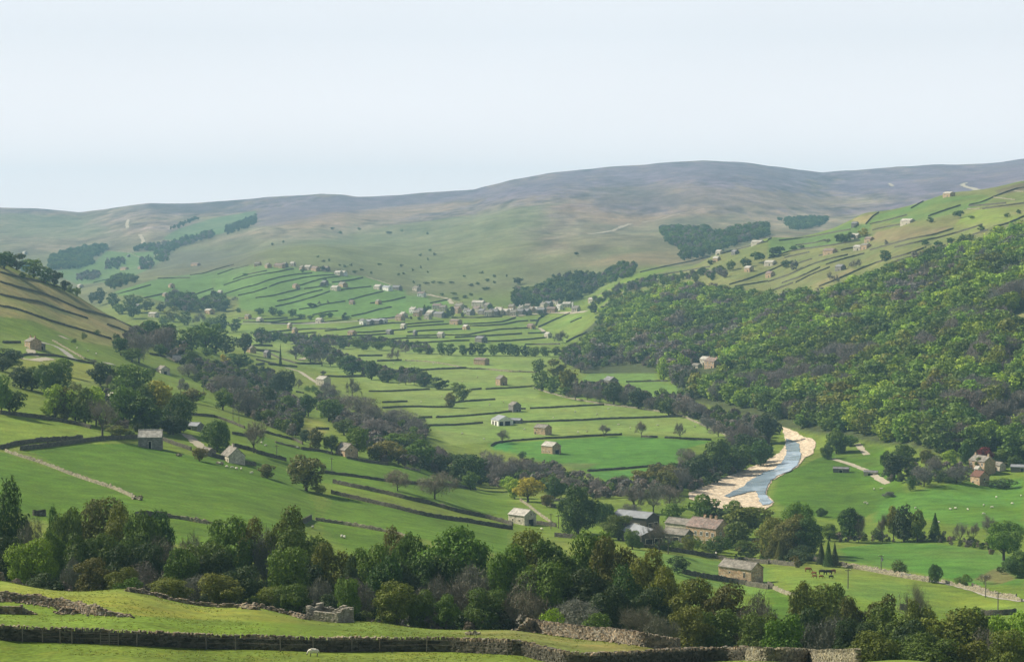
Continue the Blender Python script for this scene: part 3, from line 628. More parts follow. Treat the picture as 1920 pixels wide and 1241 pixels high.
W_ = [
 ('A', [(0, 510), (120, 540), (300, 578), (400, 610), (520, 650), (640, 700), (760, 750), (870, 810), (1035, 895)]),
 ('A', [(0, 580), (140, 620), (300, 660), (420, 705), (560, 770), (700, 805), (820, 840), (920, 890), (1020, 935)]),
 ('A', [(0, 672), (160, 705), (290, 725), (420, 775), (560, 820), (640, 845)]),
 ('A', [(0, 755), (100, 770), (230, 815), (380, 865), (560, 920), (700, 960), (810, 995)]),
 ('A', [(780, 890), (860, 915), (950, 955)]),
 ('A', [(20, 1020), (150, 1020)]), ('A', [(110, 1125), (200, 1108), (420, 1118), (560, 1155), (690, 1175)]),
 ('E', [(0, 685), (180, 700), (400, 735), (560, 760), (660, 790)]),
 ('E', [(0, 942), (100, 912), (280, 885), (480, 875), (600, 865)]), ('E', [(150, 948), (300, 930), (600, 890), (740, 872), (1000, 862)]),
 ('E', [(1180, 875), (1260, 905), (1390, 950)]), ('E', [(1480, 975), (1600, 1010), (1700, 1035), (1862, 1062)]),
 ('E', [(1380, 690), (1560, 705), (1660, 740), (1780, 790)]), ('E', [(1200, 210), (1300, 262)]), ('E', [(1090, 250), (1200, 268), (1290, 312)]), ('E', [(1690, 830), (1862, 860)]),
 ('E', [(1700, 920), (1800, 945), (1862, 960)]),
 ('F', [(60, 820), (160, 845), (280, 875), (340, 905)]), ('F', [(0, 968), (90, 992), (220, 1025)]),
 ('F', [(330, 942), (450, 952), (560, 980)]), ('F', [(660, 1008), (800, 1035), (960, 1055)]),
 ('F', [(480, 1112), (620, 1128), (760, 1147), (900, 1168), (1050, 1186), (1200, 1195), (1400, 1203), (1600, 1235)]),
 ('F', [(560, 1185), (680, 1212), (860, 1247)]),
 ('K', [(545, 22), (640, 42), (760, 72), (940, 112), (1140, 162), (1240, 187), (1370, 207)]), ('K', [(1370, 207), (1500, 222), (1660, 250), (1862, 282)]),
 ('K', [(830, 2), (950, 26), (1100, 66), (1280, 102), (1440, 152), (1600, 182), (1740, 217), (1862, 252)]),
 ('K', [(320, 245), (360, 232), (400, 205)]), ('J', [(240, 178), (330, 182)]), ('J', [(985, 190), (1110, 186), (1210, 190)]),
 ('F', [(740, 265), (920, 262)]), ('F', [(880, 302), (1060, 296)]), ('F', [(1070, 386), (1150, 372), (1300, 362), (1420, 357), (1530, 353)]),
 ('F', [(820, 522), (960, 522), (1100, 514), (1265, 506)]), ('F', [(1550, 512), (1640, 503)]), ('F', [(1670, 505), (1862, 496)]),
 ('F', [(920, 602), (1100, 595)]), ('F', [(920, 642), (1050, 634), (1180, 632), (1290, 637), (1430, 634)]), ('F', [(1430, 606), (1500, 596), (1600, 588), (1740, 581)]),
 ('F', [(1190, 712), (1280, 710)]), ('F', [(1310, 711), (1500, 702), (1700, 685), (1862, 668)]), ('F', [(1230, 769), (1440, 767), (1560, 757), (1650, 750)]),
 ('F', [(1710, 918), (1740, 898), (1800, 888), (1862, 885)]), ('F', [(470, 412), (650, 417), (800, 414)]),
 ('F', [(0, 225), (80, 236), (170, 282), (300, 321), (480, 323)]), ('F', [(0, 292), (150, 327)]), ('F', [(0, 186), (120, 191)]), ('F', [(90, 325), (300, 345)]), ('F', [(0, 330), (60, 320)]),
 ('F', [(440, 795), (530, 797)]), ('F', [(290, 525), (350, 535)]), ('F', [(250, 570), (320, 585)]),
 ('N', [(0, 140), (100, 112), (200, 87)]), ('N', [(40, 182), (180, 132), (340, 96)]), ('N', [(190, 232), (330, 182), (520, 146)]), ('N', [(100, 287), (260, 232), (440, 187), (600, 162), (780, 126)]),
 ('N', [(90, 377), (260, 322), (420, 282), (520, 242), (650, 207), (800, 182), (960, 171)]), ('N', [(240, 387), (400, 352), (520, 311)]),
 ('N', [(540, 302), (640, 262), (760, 237), (900, 207), (1050, 192), (1180, 186)]), ('N', [(830, 292), (940, 257), (1080, 217), (1230, 201)]),
 ('N', [(410, 410), (560, 392), (720, 352), (840, 326)]), ('N', [(880, 322), (1000, 307), (1060, 291)]), ('N', [(620, 442), (760, 412), (900, 367), (1060, 331)]), ('N', [(600, 494), (700, 472), (860, 432), (1000, 392), (1130, 346)]),
 ('N', [(1240, 332), (1400, 312), (1530, 299)]), ('N', [(1150, 260), (1300, 242), (1450, 213)]), ('N', [(830, 522), (960, 502), (1100, 467), (1280, 441)]),
 ('N', [(1310, 432), (1440, 397), (1580, 362), (1650, 346)]), ('N', [(1520, 462), (1700, 442), (1862, 402)]), ('N', [(960, 577), (1090, 547), (1210, 536)]), ('N', [(1340, 587), (1480, 557), (1600, 522), (1730, 498)]),
 ('N', [(240, 607), (480, 617), (720, 606)]), ('N', [(290, 642), (560, 647), (700, 627), (900, 611)]), ('N', [(560, 657), (820, 657), (1100, 642), (1300, 621)]),
 ('N', [(540, 742), (760, 722), (960, 710), (1200, 711)]), ('N', [(1080, 732), (1250, 717), (1400, 692), (1470, 681)]), ('N', [(680, 767), (850, 757), (1000, 746)]),
 ('N', [(900, 802), (1130, 792), (1300, 782), (1500, 772), (1680, 761)]), ('N', [(1350, 747), (1500, 744), (1640, 734), (1862, 716)]), ('N', [(1470, 682), (1700, 657), (1862, 651)]), ('N', [(1400, 632), (1640, 610), (1862, 592)]),
 ('N', [(1490, 817), (1700, 812), (1862, 801)]), ('N', [(1700, 857), (1862, 851)]), ('N', [(390, 872), (560, 876)]), ('N', [(410, 917), (540, 922), (650, 941)]),
 ('O', [(0, 667), (200, 650), (370, 639)]), ('O', [(20, 692), (200, 677), (420, 663)]), ('O', [(450, 602), (700, 602), (940, 591)]), ('O', [(570, 664), (760, 657), (940, 642), (1070, 601)]),
 ('O', [(630, 682), (750, 682), (950, 667), (1100, 637), (1190, 633)]), ('O', [(1210, 632), (1290, 629)]), ('O', [(20, 744), (200, 727), (380, 720), (550, 713)]), ('O', [(0, 802), (320, 796)]),
 ('O', [(10, 782), (200, 777), (400, 772), (600, 770), (750, 740), (900, 717), (1190, 701)]), ('O', [(480, 794), (700, 782), (900, 772), (1130, 756)]), ('O', [(1190, 754), (1370, 746)]),
 ('O', [(0, 854), (250, 840), (500, 827), (620, 823)]), ('O', [(780, 832), (960, 830), (1200, 812), (1360, 796)]), ('O', [(1160, 863), (1300, 862), (1500, 859)]),
 ('O', [(1290, 692), (1420, 632), (1600, 556)]), ('O', [(1560, 837), (1660, 787), (1760, 746)]), ('O', [(1260, 677), (1275, 640), (1290, 612)]), ('O', [(1290, 612), (1380, 561)]), ('O', [(1600, 647), (1710, 601)]),
 ('O', [(240, 460), (420, 425)]),
 ('G', [(0, 496), (150, 484)]), ('G', [(130, 646), (300, 639), (450, 630), (670, 619)]), ('G', [(40, 650), (100, 650)]), ('G', [(60, 746), (250, 740), (500, 732), (700, 720), (960, 714), (1240, 703)]),
 ('G', [(0, 882), (200, 867), (400, 857), (600, 845), (800, 836)]), ('G', [(940, 851), (1060, 856)]), ('G', [(1110, 859), (1250, 866), (1450, 876)]), ('G', [(550, 1102), (700, 1092), (880, 1080), (1040, 1063)]),
 ('G', [(500, 456), (570, 456)]), ('G', [(830, 453), (980, 449), (1130, 446)]), ('G', [(395, 161), (460, 126), (540, 96)]),
 ('D', [(0, 662), (100, 612), (200, 599)]), ('D', [(80, 667), (300, 641), (480, 607), (600, 586)]), ('D', [(200, 702), (350, 682), (420, 661)]), ('D', [(710, 547), (760, 491), (850, 436), (950, 409), (1040, 396)]),
 ('D', [(1040, 432), (1130, 381)]), ('D', [(740, 547), (860, 522), (1010, 481)]), ('D', [(1165, 491), (1260, 456), (1400, 411)]), ('D', [(1460, 411), (1560, 386), (1640, 351)]), ('D', [(1640, 351), (1700, 327), (1800, 292), (1862, 282)]),
 ('D', [(1460, 417), (1600, 407), (1730, 396)]), ('D', [(1560, 437), (1700, 417), (1862, 396)]), ('D', [(0, 797), (150, 747), (300, 722), (460, 702), (670, 666)]), ('D', [(120, 791), (300, 751)]),
 ('D', [(370, 777), (450, 761)]), ('D', [(0, 892), (90, 852), (180, 816)]), ('D', [(220, 832), (320, 801)]), ('D', [(0, 967), (150, 917), (330, 837), (450, 800), (580, 771)]), ('D', [(100, 977), (230, 932), (380, 861)]),
 ('D', [(0, 1042), (180, 976)]), ('D', [(200, 972), (320, 912), (450, 861)]), ('D', [(420, 842), (560, 797), (700, 761)]), ('D', [(530, 737), (640, 716)]),
 ('D', [(740, 737), (900, 692), (1050, 652), (1200, 627), (1350, 581)]), ('D', [(920, 717), (1100, 677), (1280, 637), (1450, 587), (1560, 551)]), ('D', [(370, 1002), (500, 952), (640, 887), (790, 827), (880, 801)]),
 ('D', [(880, 837), (1000, 797), (1150, 762), (1290, 701)]), ('D', [(900, 797), (1030, 762), (1150, 716)]), ('D', [(1400, 657), (1600, 591)]), ('D', [(1640, 572), (1750, 542), (1862, 491)]),
 ('D', [(760, 592), (860, 567), (980, 548)]),
 ('C', [(930, 897), (1100, 857), (1300, 817), (1490, 771)]), ('C', [(1020, 927), (1200, 897), (1440, 856)]), ('C', [(1580, 987), (1700, 952), (1862, 891)]), ('C', [(1620, 1002), (1862, 961)]), ('C', [(1490, 771), (1650, 730), (1862, 672)]),
 ('L', [(180, 242), (320, 262)]), ('L', [(310, 332), (460, 347)]), ('L', [(840, 402), (1000, 417), (1180, 442), (1350, 467), (1500, 492), (1600, 522), (1640, 507), (1862, 532)]),
 ('L', [(1240, 602), (1400, 632), (1560, 657), (1700, 682)]), ('L', [(1700, 687), (1862, 712)]), ('L', [(220, 100), (320, 125)]),
 ('M', [(0, 525), (100, 538), (210, 548)]), ('M', [(210, 490), (400, 521), (570, 551)]), ('M', [(1540, 902), (1690, 902), (1800, 892)]), ('M', [(960, 862), (1040, 855)]), ('M', [(0, 690), (40, 712)]),
 ('T', [(770, 715), (950, 670), (1170, 605)]), ('T', [(1080, 765), (1200, 740), (1320, 712)]), ('T', [(1590, 760), (1750, 705), (1920, 650)]), ('T', [(960, 190), (1200, 190)]), ('T', [(1640, 490), (1800, 470), (1920, 430)]), ('T', [(1250, 530), (1640, 520)]), ('T', [(480, 580), (680, 530)]),
]
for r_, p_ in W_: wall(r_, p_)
PW_ = [('E', [(40, 957), (120, 987), (240, 1022), (380, 1072), (480, 1112), (620, 1162), (760, 1207), (850, 1237), (985, 1300)]),
       ('F', [(140, 892), (200, 907), (320, 937)]), ('K', [(430, 212), (560, 232), (740, 262), (900, 292), (1000, 307), (1100, 342)]),
       ('J', [(1210, 190), (1350, 210), (1480, 240), (1590, 252)]), ('F', [(1530, 355), (1700, 361), (1862, 379)]), ('O', [(620, 1097), (800, 1102), (1000, 1122), (1280, 1132)]), ('O', [(0, 1017), (200, 1024), (400, 1052), (560, 1087)]),
       ('G', [(160, 492), (250, 527), (400, 567), (560, 597), (680, 617)]), ('G', [(680, 617), (900, 642), (1100, 672), (1240, 702)]), ('G', [(1240, 702), (1400, 772), (1560, 842)]),
       ('M', [(570, 541), (730, 566), (880, 596), (1040, 626), (1170, 646)]), ('M', [(570, 556), (730, 580), (880, 612), (1040, 640), (1170, 662)]), ('M', [(1260, 662), (1400, 702), (1560, 747), (1650, 772), (1840, 802)]), ('M', [(1480, 692), (1620, 752), (1800, 777)]), ('M', [(40, 712), (120, 747), (210, 777)]),
       ('C', [(650, 1080), (800, 1047), (1000, 987)]), ('C', [(560, 1090), (700, 1030), (830, 975)]), ('O', [(420, 425), (230, 372)]), ('O', [(560, 460), (440, 440)]), ('L', [(60, 72), (120, 112), (220, 192), (290, 237)]), ('L', [(300, 75), (420, 60)]),
       ('N', [(1480, 205), (1600, 240), (1730, 285)]), ('E', [(380, 150), (620, 290), (700, 305)]), ('F', [(1080, 1078), (1190, 1098)]), ('T', [(200, 170), (340, 175)]), ('T', [(650, 195), (900, 210), (1050, 280)]), ('D', [(1450, 437), (1545, 435)]), ('D', [(1640, 352), (1750, 365), (1800, 372)]), ('D', [(1790, 305), (1862, 312)])]
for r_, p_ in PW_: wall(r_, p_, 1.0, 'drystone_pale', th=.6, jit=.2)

# ---- the walls near enough to see their stones
def stone_wall(name, l, h, th, look, fixed, mats, rubble=None, cope=True, px=0, py=0):
    """dry stone wall laid course by course: l is a fine line on the ground, h a height or function of 0..1"""
    d = np.concatenate([[0], np.cumsum(np.hypot(*np.diff(l, axis=0).T))])
    T = d[-1]
    cs, ax, ay, az, hx, hy, hz = [], [], [], [], [], [], []
    def at_(s):
        s = np.clip(s, 0, T)
        x, y = np.interp(s, d, l[:, 0]), np.interp(s, d, l[:, 1])
        x2, y2 = np.interp(s + .3, d, l[:, 0]), np.interp(s + .3, d, l[:, 1])
        x1, y1 = np.interp(s - .3, d, l[:, 0]), np.interp(s - .3, d, l[:, 1])
        t = np.stack([x2 - x1, y2 - y1], -1); t /= np.maximum(np.hypot(t[..., 0], t[..., 1]), 1e-6)[..., None]
        return x, y, t
    hf_ = (lambda q: np.full_like(q, h)) if not callable(h) else h
    z0 = -.25
    course = 0.17
    for side in (-1, 1):
        z = z0
        while z < 2.3:
            ch = course * rng.uniform(.8, 1.25)
            n = int(T / .36) + 2
            s = np.cumsum(rng.uniform(.22, .52, n)); s = s[s < T]
            w = np.diff(np.concatenate([[0], s]))
            s = s - w / 2
            ht = hf_(s / T) - (.22 if cope else 0)
            ok = z + ch * .7 < ht * (1 + rng.normal(0, .03, len(s)))
            if not ok.any(): break
            s, w = s[ok], w[ok]
            x, y, t = at_(s)
            nn = np.stack([-t[:, 1], t[:, 0]], 1)
            off = th * (.40 - .16 * z / 1.7) + rng.normal(0, .025, len(s))
            cs.append(np.column_stack([x + side * nn[:, 0] * off * .6, y + side * nn[:, 1] * off * .6, zat(x, y) + z + ch / 2]))
            ax.append(np.column_stack([t, np.zeros(len(s))])); ay.append(np.column_stack([nn, np.zeros(len(s))])); az.append(np.tile([0, 0, 1.0], (len(s), 1)))
            hx.append(w / 2 * .94); hy.append(off * .62); hz.append(np.full(len(s), ch / 2 * .93))
            z += ch
    if cope:
        s = np.cumsum(rng.uniform(.11, .26, int(T / .14))); s = s[s < T]
        x, y, t = at_(s); nn = np.stack([-t[:, 1], t[:, 0]], 1)
        ht = hf_(s / T)
        ok = (ht > .5) & (rng.random(len(s)) > .07)
        s, x, y, t, nn, ht = s[ok], x[ok], y[ok], t[ok], nn[ok], ht[ok]
        k = rng.uniform(.10, .24, len(s))
        tilt = rng.normal(0, .18, len(s))
        cs.append(np.column_stack([x, y, zat(x, y) + ht - .24 + k * .8]))
        ax.append(np.column_stack([t * np.cos(tilt)[:, None], np.sin(tilt)])); ay.append(np.column_stack([nn, np.zeros(len(s))])); az.append(np.column_stack([-t * np.sin(tilt)[:, None], np.cos(tilt)]))
        hx.append(rng.uniform(.04, .11, len(s))); hy.append(rng.uniform(.16, .27, len(s))); hz.append(k)
    if rubble:
        n, spread = rubble
        s = rng.uniform(0, T, n); x, y, t = at_(s); nn = np.stack([-t[:, 1], t[:, 0]], 1)
        o = rng.normal(0, spread, n); x, y = x + nn[:, 0] * o, y + nn[:, 1] * o
        a = rng.normal(0, 1, (n, 3)); a /= np.linalg.norm(a, axis=1)[:, None]
        b = np.cross(a, rng.normal(0, 1, (n, 3))); b /= np.linalg.norm(b, axis=1)[:, None]
        cs.append(np.column_stack([x, y, zat(x, y) + .06])); ax.append(a); ay.append(b); az.append(np.cross(a, b))
        hx.append(rng.uniform(.08, .26, n)); hy.append(rng.uniform(.07, .2, n)); hz.append(rng.uniform(.05, .15, n))
    cat = np.concatenate
    nb = sum(len(c) for c in cs[:-1]) if (cope and not rubble) else 0
    v, f = box_batch(cat(cs), cat(ax), cat(ay), cat(az), cat(hx), cat(hy), cat(hz), .018)
    # dark hearting between the faces
    hh = hf_(np.linspace(0, 1, len(l)))
    lo = l[::4] if len(l) > 12 else l
    v2, f2 = wall_mesh(lo, 1.0, th * .62, 0, dip=lambda q: np.maximum(hf_(q) - .3, .05))
    mi = np.concatenate([np.zeros(len(f)), np.ones(len(f2))])
    if len(mats) > 2 and nb: mi[nb * 6:len(f)] = 2
    o = centre_obj(name, cat([v, v2]), cat([f, f2 + len(v)]), mats, mi)
    o['kind'] = 'thing'
    reg(o, look, 'wall', px, py, None, fixed)
    return o
MS = [M['stones'], M['drystone']]
l = line_world('P', [(-90, 1197), (0, 1199), (100, 1203), (190, 1206), (260, 1209), (390, 1215), (480, 1217), (560, 1220), (600, 1221), (700, 1220), (840, 1221), (950, 1226), (985, 1229), (1010, 1236), (1060, 1249), (1100, 1252), (1180, 1249), (1240, 1244), (1320, 1239), (1402, 1237)], .4, 200, 300)
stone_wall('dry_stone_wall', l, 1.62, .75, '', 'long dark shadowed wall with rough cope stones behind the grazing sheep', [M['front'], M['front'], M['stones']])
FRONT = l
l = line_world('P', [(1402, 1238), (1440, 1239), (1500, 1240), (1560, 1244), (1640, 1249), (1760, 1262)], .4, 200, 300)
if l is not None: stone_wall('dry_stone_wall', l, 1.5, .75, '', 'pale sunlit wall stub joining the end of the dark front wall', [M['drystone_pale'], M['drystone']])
l = line_world('P', [(790, 1171), (830, 1174), (900, 1176), (960, 1181), (1040, 1190), (1120, 1199), (1200, 1210), (1260, 1221), (1320, 1224), (1400, 1226), (1440, 1228), (1520, 1232), (1600, 1238), (1690, 1246), (1760, 1255)], .4, 200, 340)
stone_wall('dry_stone_wall', l, lambda q: np.clip(q * 40, .35, 1.85) * (1 - .1 * q), .8, '', 'tall pale lichen-grey wall with rough courses running below the tree belt', MS, rubble=(160, 1.0))
l = line_world('Q', [(-300, 395), (0, 415), (300, 440), (560, 478), (720, 500), (880, 530), (1040, 568), (1200, 590), (1350, 600), (1480, 603), (1570, 605)], .4, 200, 340)
stone_wall('dry_stone_wall', l, lambda q: np.clip((1 - q) * 7, .12, 1.15) * (1 + .12 * np.sin(q * 40)), .8, '', 'tumbledown grey wall collapsing into rubble on the pale slope', MS, rubble=(420, .8), cope=False)
l = line_world('Q', [(-300, 575), (0, 578), (200, 580), (330, 582), (420, 582)], .4, 200, 340)
stone_wall('dry_stone_wall', l, lambda q: np.where(q < .78, 1.05, np.clip((1 - q) * 5, .1, 1.1)), .8, '', 'black shadowed wall stub ending in rubble above the front field', MS, rubble=(60, .5), cope=False)
l = line_world('Q', [(670, 575), (760, 573), (880, 575), (930, 578)], .4, 200, 340)
stone_wall('dry_stone_wall', l, lambda q: .85 * np.sin(np.clip(q, .08, .95) * math.pi), .9, '', 'small dark heap of wall left standing among the fallen stones', MS, rubble=(60, .6), cope=False)
l = line_world('Q', [(-300, 170), (0, 182), (240, 192), (450, 205), (620, 215), (760, 228), (860, 240)], .4, 220, 360)
stone_wall('dry_stone_wall', l, lambda q: np.clip((1 - q) * 6, .1, 1.25), .75, '', 'dark wall along the brow under the bright leafy tree', MS)
l = line_world('P', [(240, 1109), (300, 1114), (390, 1125), (480, 1143)], .5, 230, 380)
if l is not None: stone_wall('dry_stone_wall', l, lambda q: .55 + .15 * np.sin(q * 50), .7, '', 'low broken wall showing over the brow of the pale field', MS, rubble=(80, .6), cope=False)
l = line_world('W', [(620, 50), (760, 72), (900, 105), (1050, 145), (1180, 185), (1245, 200)], .5, 230, 380)
if l is not None: stone_wall('dry_stone_wall', l, lambda q: .55 + .15 * np.sin(q * 50), .7, '', 'low line of wall stones leading down to the roofless ruin', MS, rubble=(60, .4), cope=False)

# ------------------------------------------------------------------ tracks, lanes, river
def strip(name, rg, pts, wd, mat, lift=.12, Y0=None, Y1=None, step=3.0, wob=.12):
    l = line_world(rg, pts, step, Y0, Y1)
    if l is None: print('strip miss', rg, pts[0]); return
    d = np.gradient(l, axis=0); d /= np.maximum(np.hypot(d[:, 0], d[:, 1]), 1e-6)[:, None]
    nn = np.stack([-d[:, 1], d[:, 0]], 1)
    n = len(l); rows = []
    w_ = wd / 2 * (1 + rng.normal(0, wob, n))
    for s in (-1, -.5, 0, .5, 1):
        p = l + nn * (s * w_)[:, None]
        rows.append(np.column_stack([p, zat(p[:, 0], p[:, 1]) + lift]))
    v = np.stack(rows, 1).reshape(-1, 3)
    i = np.arange(n * 5).reshape(n, 5)
    f = np.stack([i[:-1, :-1], i[1:, :-1], i[1:, 1:], i[:-1, 1:]], -1).reshape(-1, 4)
    o = centre_obj(name, v, f, [M[mat]]); o['kind'] = 'structure'
    return o
strip('path', 'T', [(1040, 0), (1060, 40), (1080, 75), (1070, 110), (1060, 130)], 8, 'track', .8, 3500, 6000, 12, .25)
strip('path', 'P', [(239, 428), (238, 420), (241, 412)], 9, 'track', .8, 3500, 7000, 12, .3)
strip('path', 'C', [(560, 620), (650, 610), (740, 592), (800, 565), (860, 545)], 9, 'track', .8, 2800, 6000, 12, .3)
strip('path', 'C', [(950, 535), (1000, 525), (1050, 520), (1130, 495), (1220, 470), (1300, 458), (1400, 435)], 6, 'track', .8, 2800, 6000, 12, .3)
strip('path', 'D', [(1570, 318), (1500, 290), (1440, 275), (1410, 262), (1440, 245)], 13, 'track', .8, 3000, 7000, 14, .25)
strip('path', 'D', [(880, 250), (910, 270)], 8, 'track', .8, 3000, 7500, 12)
strip('road', 'E', [(270, 160), (340, 170), (400, 188), (450, 215), (490, 245), (520, 275), (590, 298)], 4.5, 'road', .12, None, None, 3)
strip('path', 'E', [(225, 215), (225, 240), (250, 262)], 5, 'track'); strip('path', 'E', [(760, 312), (825, 322)], 4, 'road')
strip('path', 'E', [(440, 122), (480, 130)], 5, 'track')
strip('road', 'E', [(1350, 830), (1390, 860), (1430, 895), (1480, 935), (1530, 975)], 5, 'track', .12, None, None, 3)
strip('path', 'I', [(650, 900), (690, 950), (720, 980)], 3.5, 'track'); strip('path', 'I', [(465, 1008), (600, 1048), (730, 1100), (800, 1150), (870, 1190)], 3.5, 'track')
strip('road', 'M', [(560, 548), (730, 573), (880, 604), (1040, 633), (1170, 655), (1280, 668), (1360, 680), (1480, 715), (1640, 762), (1862, 802)], 4.2, 'road')
strip('path', 'G', [(840, 1235), (900, 1205), (980, 1180)], 4, 'track'); strip('path', 'L', [(780, 30), (860, 0), (940, -30)], 3.5, 'track')
strip('path', 'F', [(215, 345), (320, 375), (400, 430), (450, 460)], 4, 'track'); strip('path', 'P', [(560, 675), (600, 664), (640, 660)], 4, 'track')
strip('path', 'O', [(1300, 700), (1330, 720), (1345, 740)], 5, 'track', .3)
strip('road', 'N', [(100, 660), (400, 655), (700, 660), (1000, 655), (1300, 640), (1862, 600)], 6, 'road', .3, 2000, 3400, 6)
strip('road', 'VB', [(300, 430), (600, 400), (860, 370), (1250, 375), (1440, 350)], 7, 'track', .3, 2000, 3400, 6)
strip('road', 'VA', [(560, 60), (800, 100), (1130, 165), (1180, 240)], 6, 'track', .3, 2000, 3600, 6)
strip('path', 'P', [(20, 668), (60, 676), (95, 672)], 6, 'track', .12)

def sheet(name, rg, pts, mat, lift, Y0=None, Y1=None, n=12, kind='structure'):
    """draped sheet over the ground inside an outline"""
    pw = polyw(rg, pts, Y0, Y1, n)
    x0, x1, y0_, y1_ = pw[:, 0].min(), pw[:, 0].max(), pw[:, 1].min(), pw[:, 1].max()
    s = max(1.0, (y1_ - y0_) / 260)
    gx_, gy_ = np.meshgrid(np.arange(x0, x1, s * .28), np.arange(y0_, y1_, s * .8))
    wobx, woby = fbm(gx_ / 5, gy_ / 8, 2) * 1.4, fbm(gx_ / 5 + 50, gy_ / 8, 2) * 3
    m = inside(pw, (gx_ + wobx).ravel(), (gy_ + woby).ravel()).reshape(gx_.shape)
    q = m[:-1, :-1] & m[1:, :-1] & m[:-1, 1:] & m[1:, 1:]
    i = np.arange(gx_.size).reshape(gx_.shape)
    f = np.stack([i[:-1, :-1], i[:-1, 1:], i[1:, 1:], i[1:, :-1]], -1)[q]
    u_, inv = np.unique(f.ravel(), return_inverse=True)
    xx, yy = gx_.ravel()[u_], gy_.ravel()[u_]
    bump = fbm(xx / 1.5, yy / 1.5, 3) * .35 if mat == 'gravel' else 0
    v = np.column_stack([xx, yy, zat(xx, yy) + lift + bump])
    o = centre_obj(name, v, inv.reshape(-1, 4), [M[mat]]); o['kind'] = kind
    return o
M['gravel'] = voro_stone('river_cobbles', (.54, .47, .37), .9, .5, (.65, 1.35), stretch=(1, 1, 1), tint=(1.0, .9, .8))
gravel = sheet('shingle', 'R', [(1210, 60), (1290, 90), (1400, 130), (1470, 180), (1570, 200), (1620, 260), (1590, 380), (1500, 425), (1462, 470), (1392, 543), (1240, 622), (1112, 690), (1062, 785), (1046, 860), (1130, 938), (1100, 985), (1000, 1050), (700, 1060), (400, 1000), (120, 900), (130, 830), (350, 730), (600, 630), (800, 560), (950, 490), (1100, 420), (1200, 350), (1250, 280), (1240, 180)], 'gravel', .30, 850, 1500)
wm = bpy.data.materials.new('river_water'); wt, wb = nodes(wm)
wb.inputs['Base Color'].default_value = (.32, .41, .52, 1); wb.inputs['Roughness'].default_value = .10; wb.inputs['Specular IOR Level'].default_value = .6; wb.inputs['IOR'].default_value = 1.33
tcw = wt.nodes.new('ShaderNodeTexCoord'); nw = wt.nodes.new('ShaderNodeTexNoise'); nw.inputs['Scale'].default_value = .8; nw.inputs['Detail'].default_value = 5; wt.links.new(tcw.outputs['Object'], nw.inputs['Vector'])
bw = wt.nodes.new('ShaderNodeBump'); bw.inputs['Strength'].default_value = .12; bw.inputs['Distance'].default_value = .3; wt.links.new(nw.outputs[0], bw.inputs['Height']); wt.links.new(bw.outputs[0], wb.inputs['Normal'])
# riffles: broken white water over the shallows
n_r, _ = noise_mul(wt, tcw.outputs['Object'], .22, 8, 0, .7, .55, .68)
mw = wt.nodes.new('ShaderNodeMix'); mw.data_type = 'RGBA'; wt.links.new(n_r, mw.inputs[0]); mw.inputs[6].default_value = (.28, .37, .47, 1); mw.inputs[7].default_value = (.55, .58, .58, 1)
wt.links.new(mw.outputs[2], wb.inputs['Base Color'])
M['water'] = wm
river = sheet('river', 'R', [(1255, 200), (1330, 230), (1420, 265), (1430, 330), (1445, 430), (1400, 520), (1300, 590), (1180, 640), (1090, 700), (1050, 770), (1030, 850), (1060, 900), (1110, 945), (1080, 975), (980, 985), (950, 930), (930, 860), (900, 820), (760, 850), (600, 900), (540, 880), (640, 820), (760, 770), (830, 700), (930, 650), (1000, 600), (1130, 560), (1220, 470), (1270, 370), (1255, 290)], 'water', .62, 850, 1500)
river.name = 'river'
# ------------------------------------------------------------------ foliage
def leaf_mat(name, attr=None, trans=.26, spread=(.68, 1.32)):
    m = bpy.data.materials.new(name); t, b = nodes(m)
    out = t.nodes['Material Output']
    if attr:
        c = t.nodes.new('ShaderNodeAttribute'); c.attribute_name = attr; cs = c.outputs['Color']
    else:
        c = t.nodes.new('ShaderNodeObjectInfo'); cs = c.outputs['Color']
    g = t.nodes.new('ShaderNodeNewGeometry')
    r = t.nodes.new('ShaderNodeMapRange'); r.inputs[3].default_value = spread[0]; r.inputs[4].default_value = spread[1]
    t.links.new(g.outputs['Random Per Island'], r.inputs[0])
    cc = scale_col(t, cs, r.outputs[0])
    t.links.new(cc, b.inputs['Base Color']); b.inputs['Roughness'].default_value = .6; b.inputs['Specular IOR Level'].default_value = .22
    tr = t.nodes.new('ShaderNodeBsdfTranslucent'); t.links.new(cc, tr.inputs[0])
    mx = t.nodes.new('ShaderNodeMixShader'); mx.inputs[0].default_value = trans
    t.links.new(b.outputs[0], mx.inputs[1]); t.links.new(tr.outputs[0], mx.inputs[2]); t.links.new(mx.outputs[0], out.inputs['Surface'])
    return m
LM = leaf_mat('foliage'); LMS = leaf_mat('foliage_mass', 'Tint', .26, (.84, 1.18)); TM = leaf_mat('twigs', None, .0, (.7, 1.3))
BARK = plain('bark', (.085, .072, .058), .9, 3, .7, 1.3)
H0 = 10.0
def tube(pts, rad, k=5):
    """tapered tube through points"""
    pts = np.array(pts, float); rad = np.array(rad, float); n = len(pts)
    d = np.gradient(pts, axis=0); d /= np.linalg.norm(d, axis=1)[:, None] + 1e-9
    ref = np.where(np.abs(d[:, 2:3]) > .9, [[1.0, 0, 0]], [[0, 0, 1.0]])
    a = np.cross(d, ref); a /= np.linalg.norm(a, axis=1)[:, None] + 1e-9
    b = np.cross(d, a)
    th = np.linspace(0, 2 * math.pi, k, endpoint=False)
    v = pts[:, None] + rad[:, None, None] * (np.cos(th)[None, :, None] * a[:, None] + np.sin(th)[None, :, None] * b[:, None])
    i = np.arange(n * k).reshape(n, k)
    f = np.stack([i[:-1], np.roll(i[:-1], -1, 1), np.roll(i[1:], -1, 1), i[1:]], -1).reshape(-1, 4)
    return v.reshape(-1, 3), f
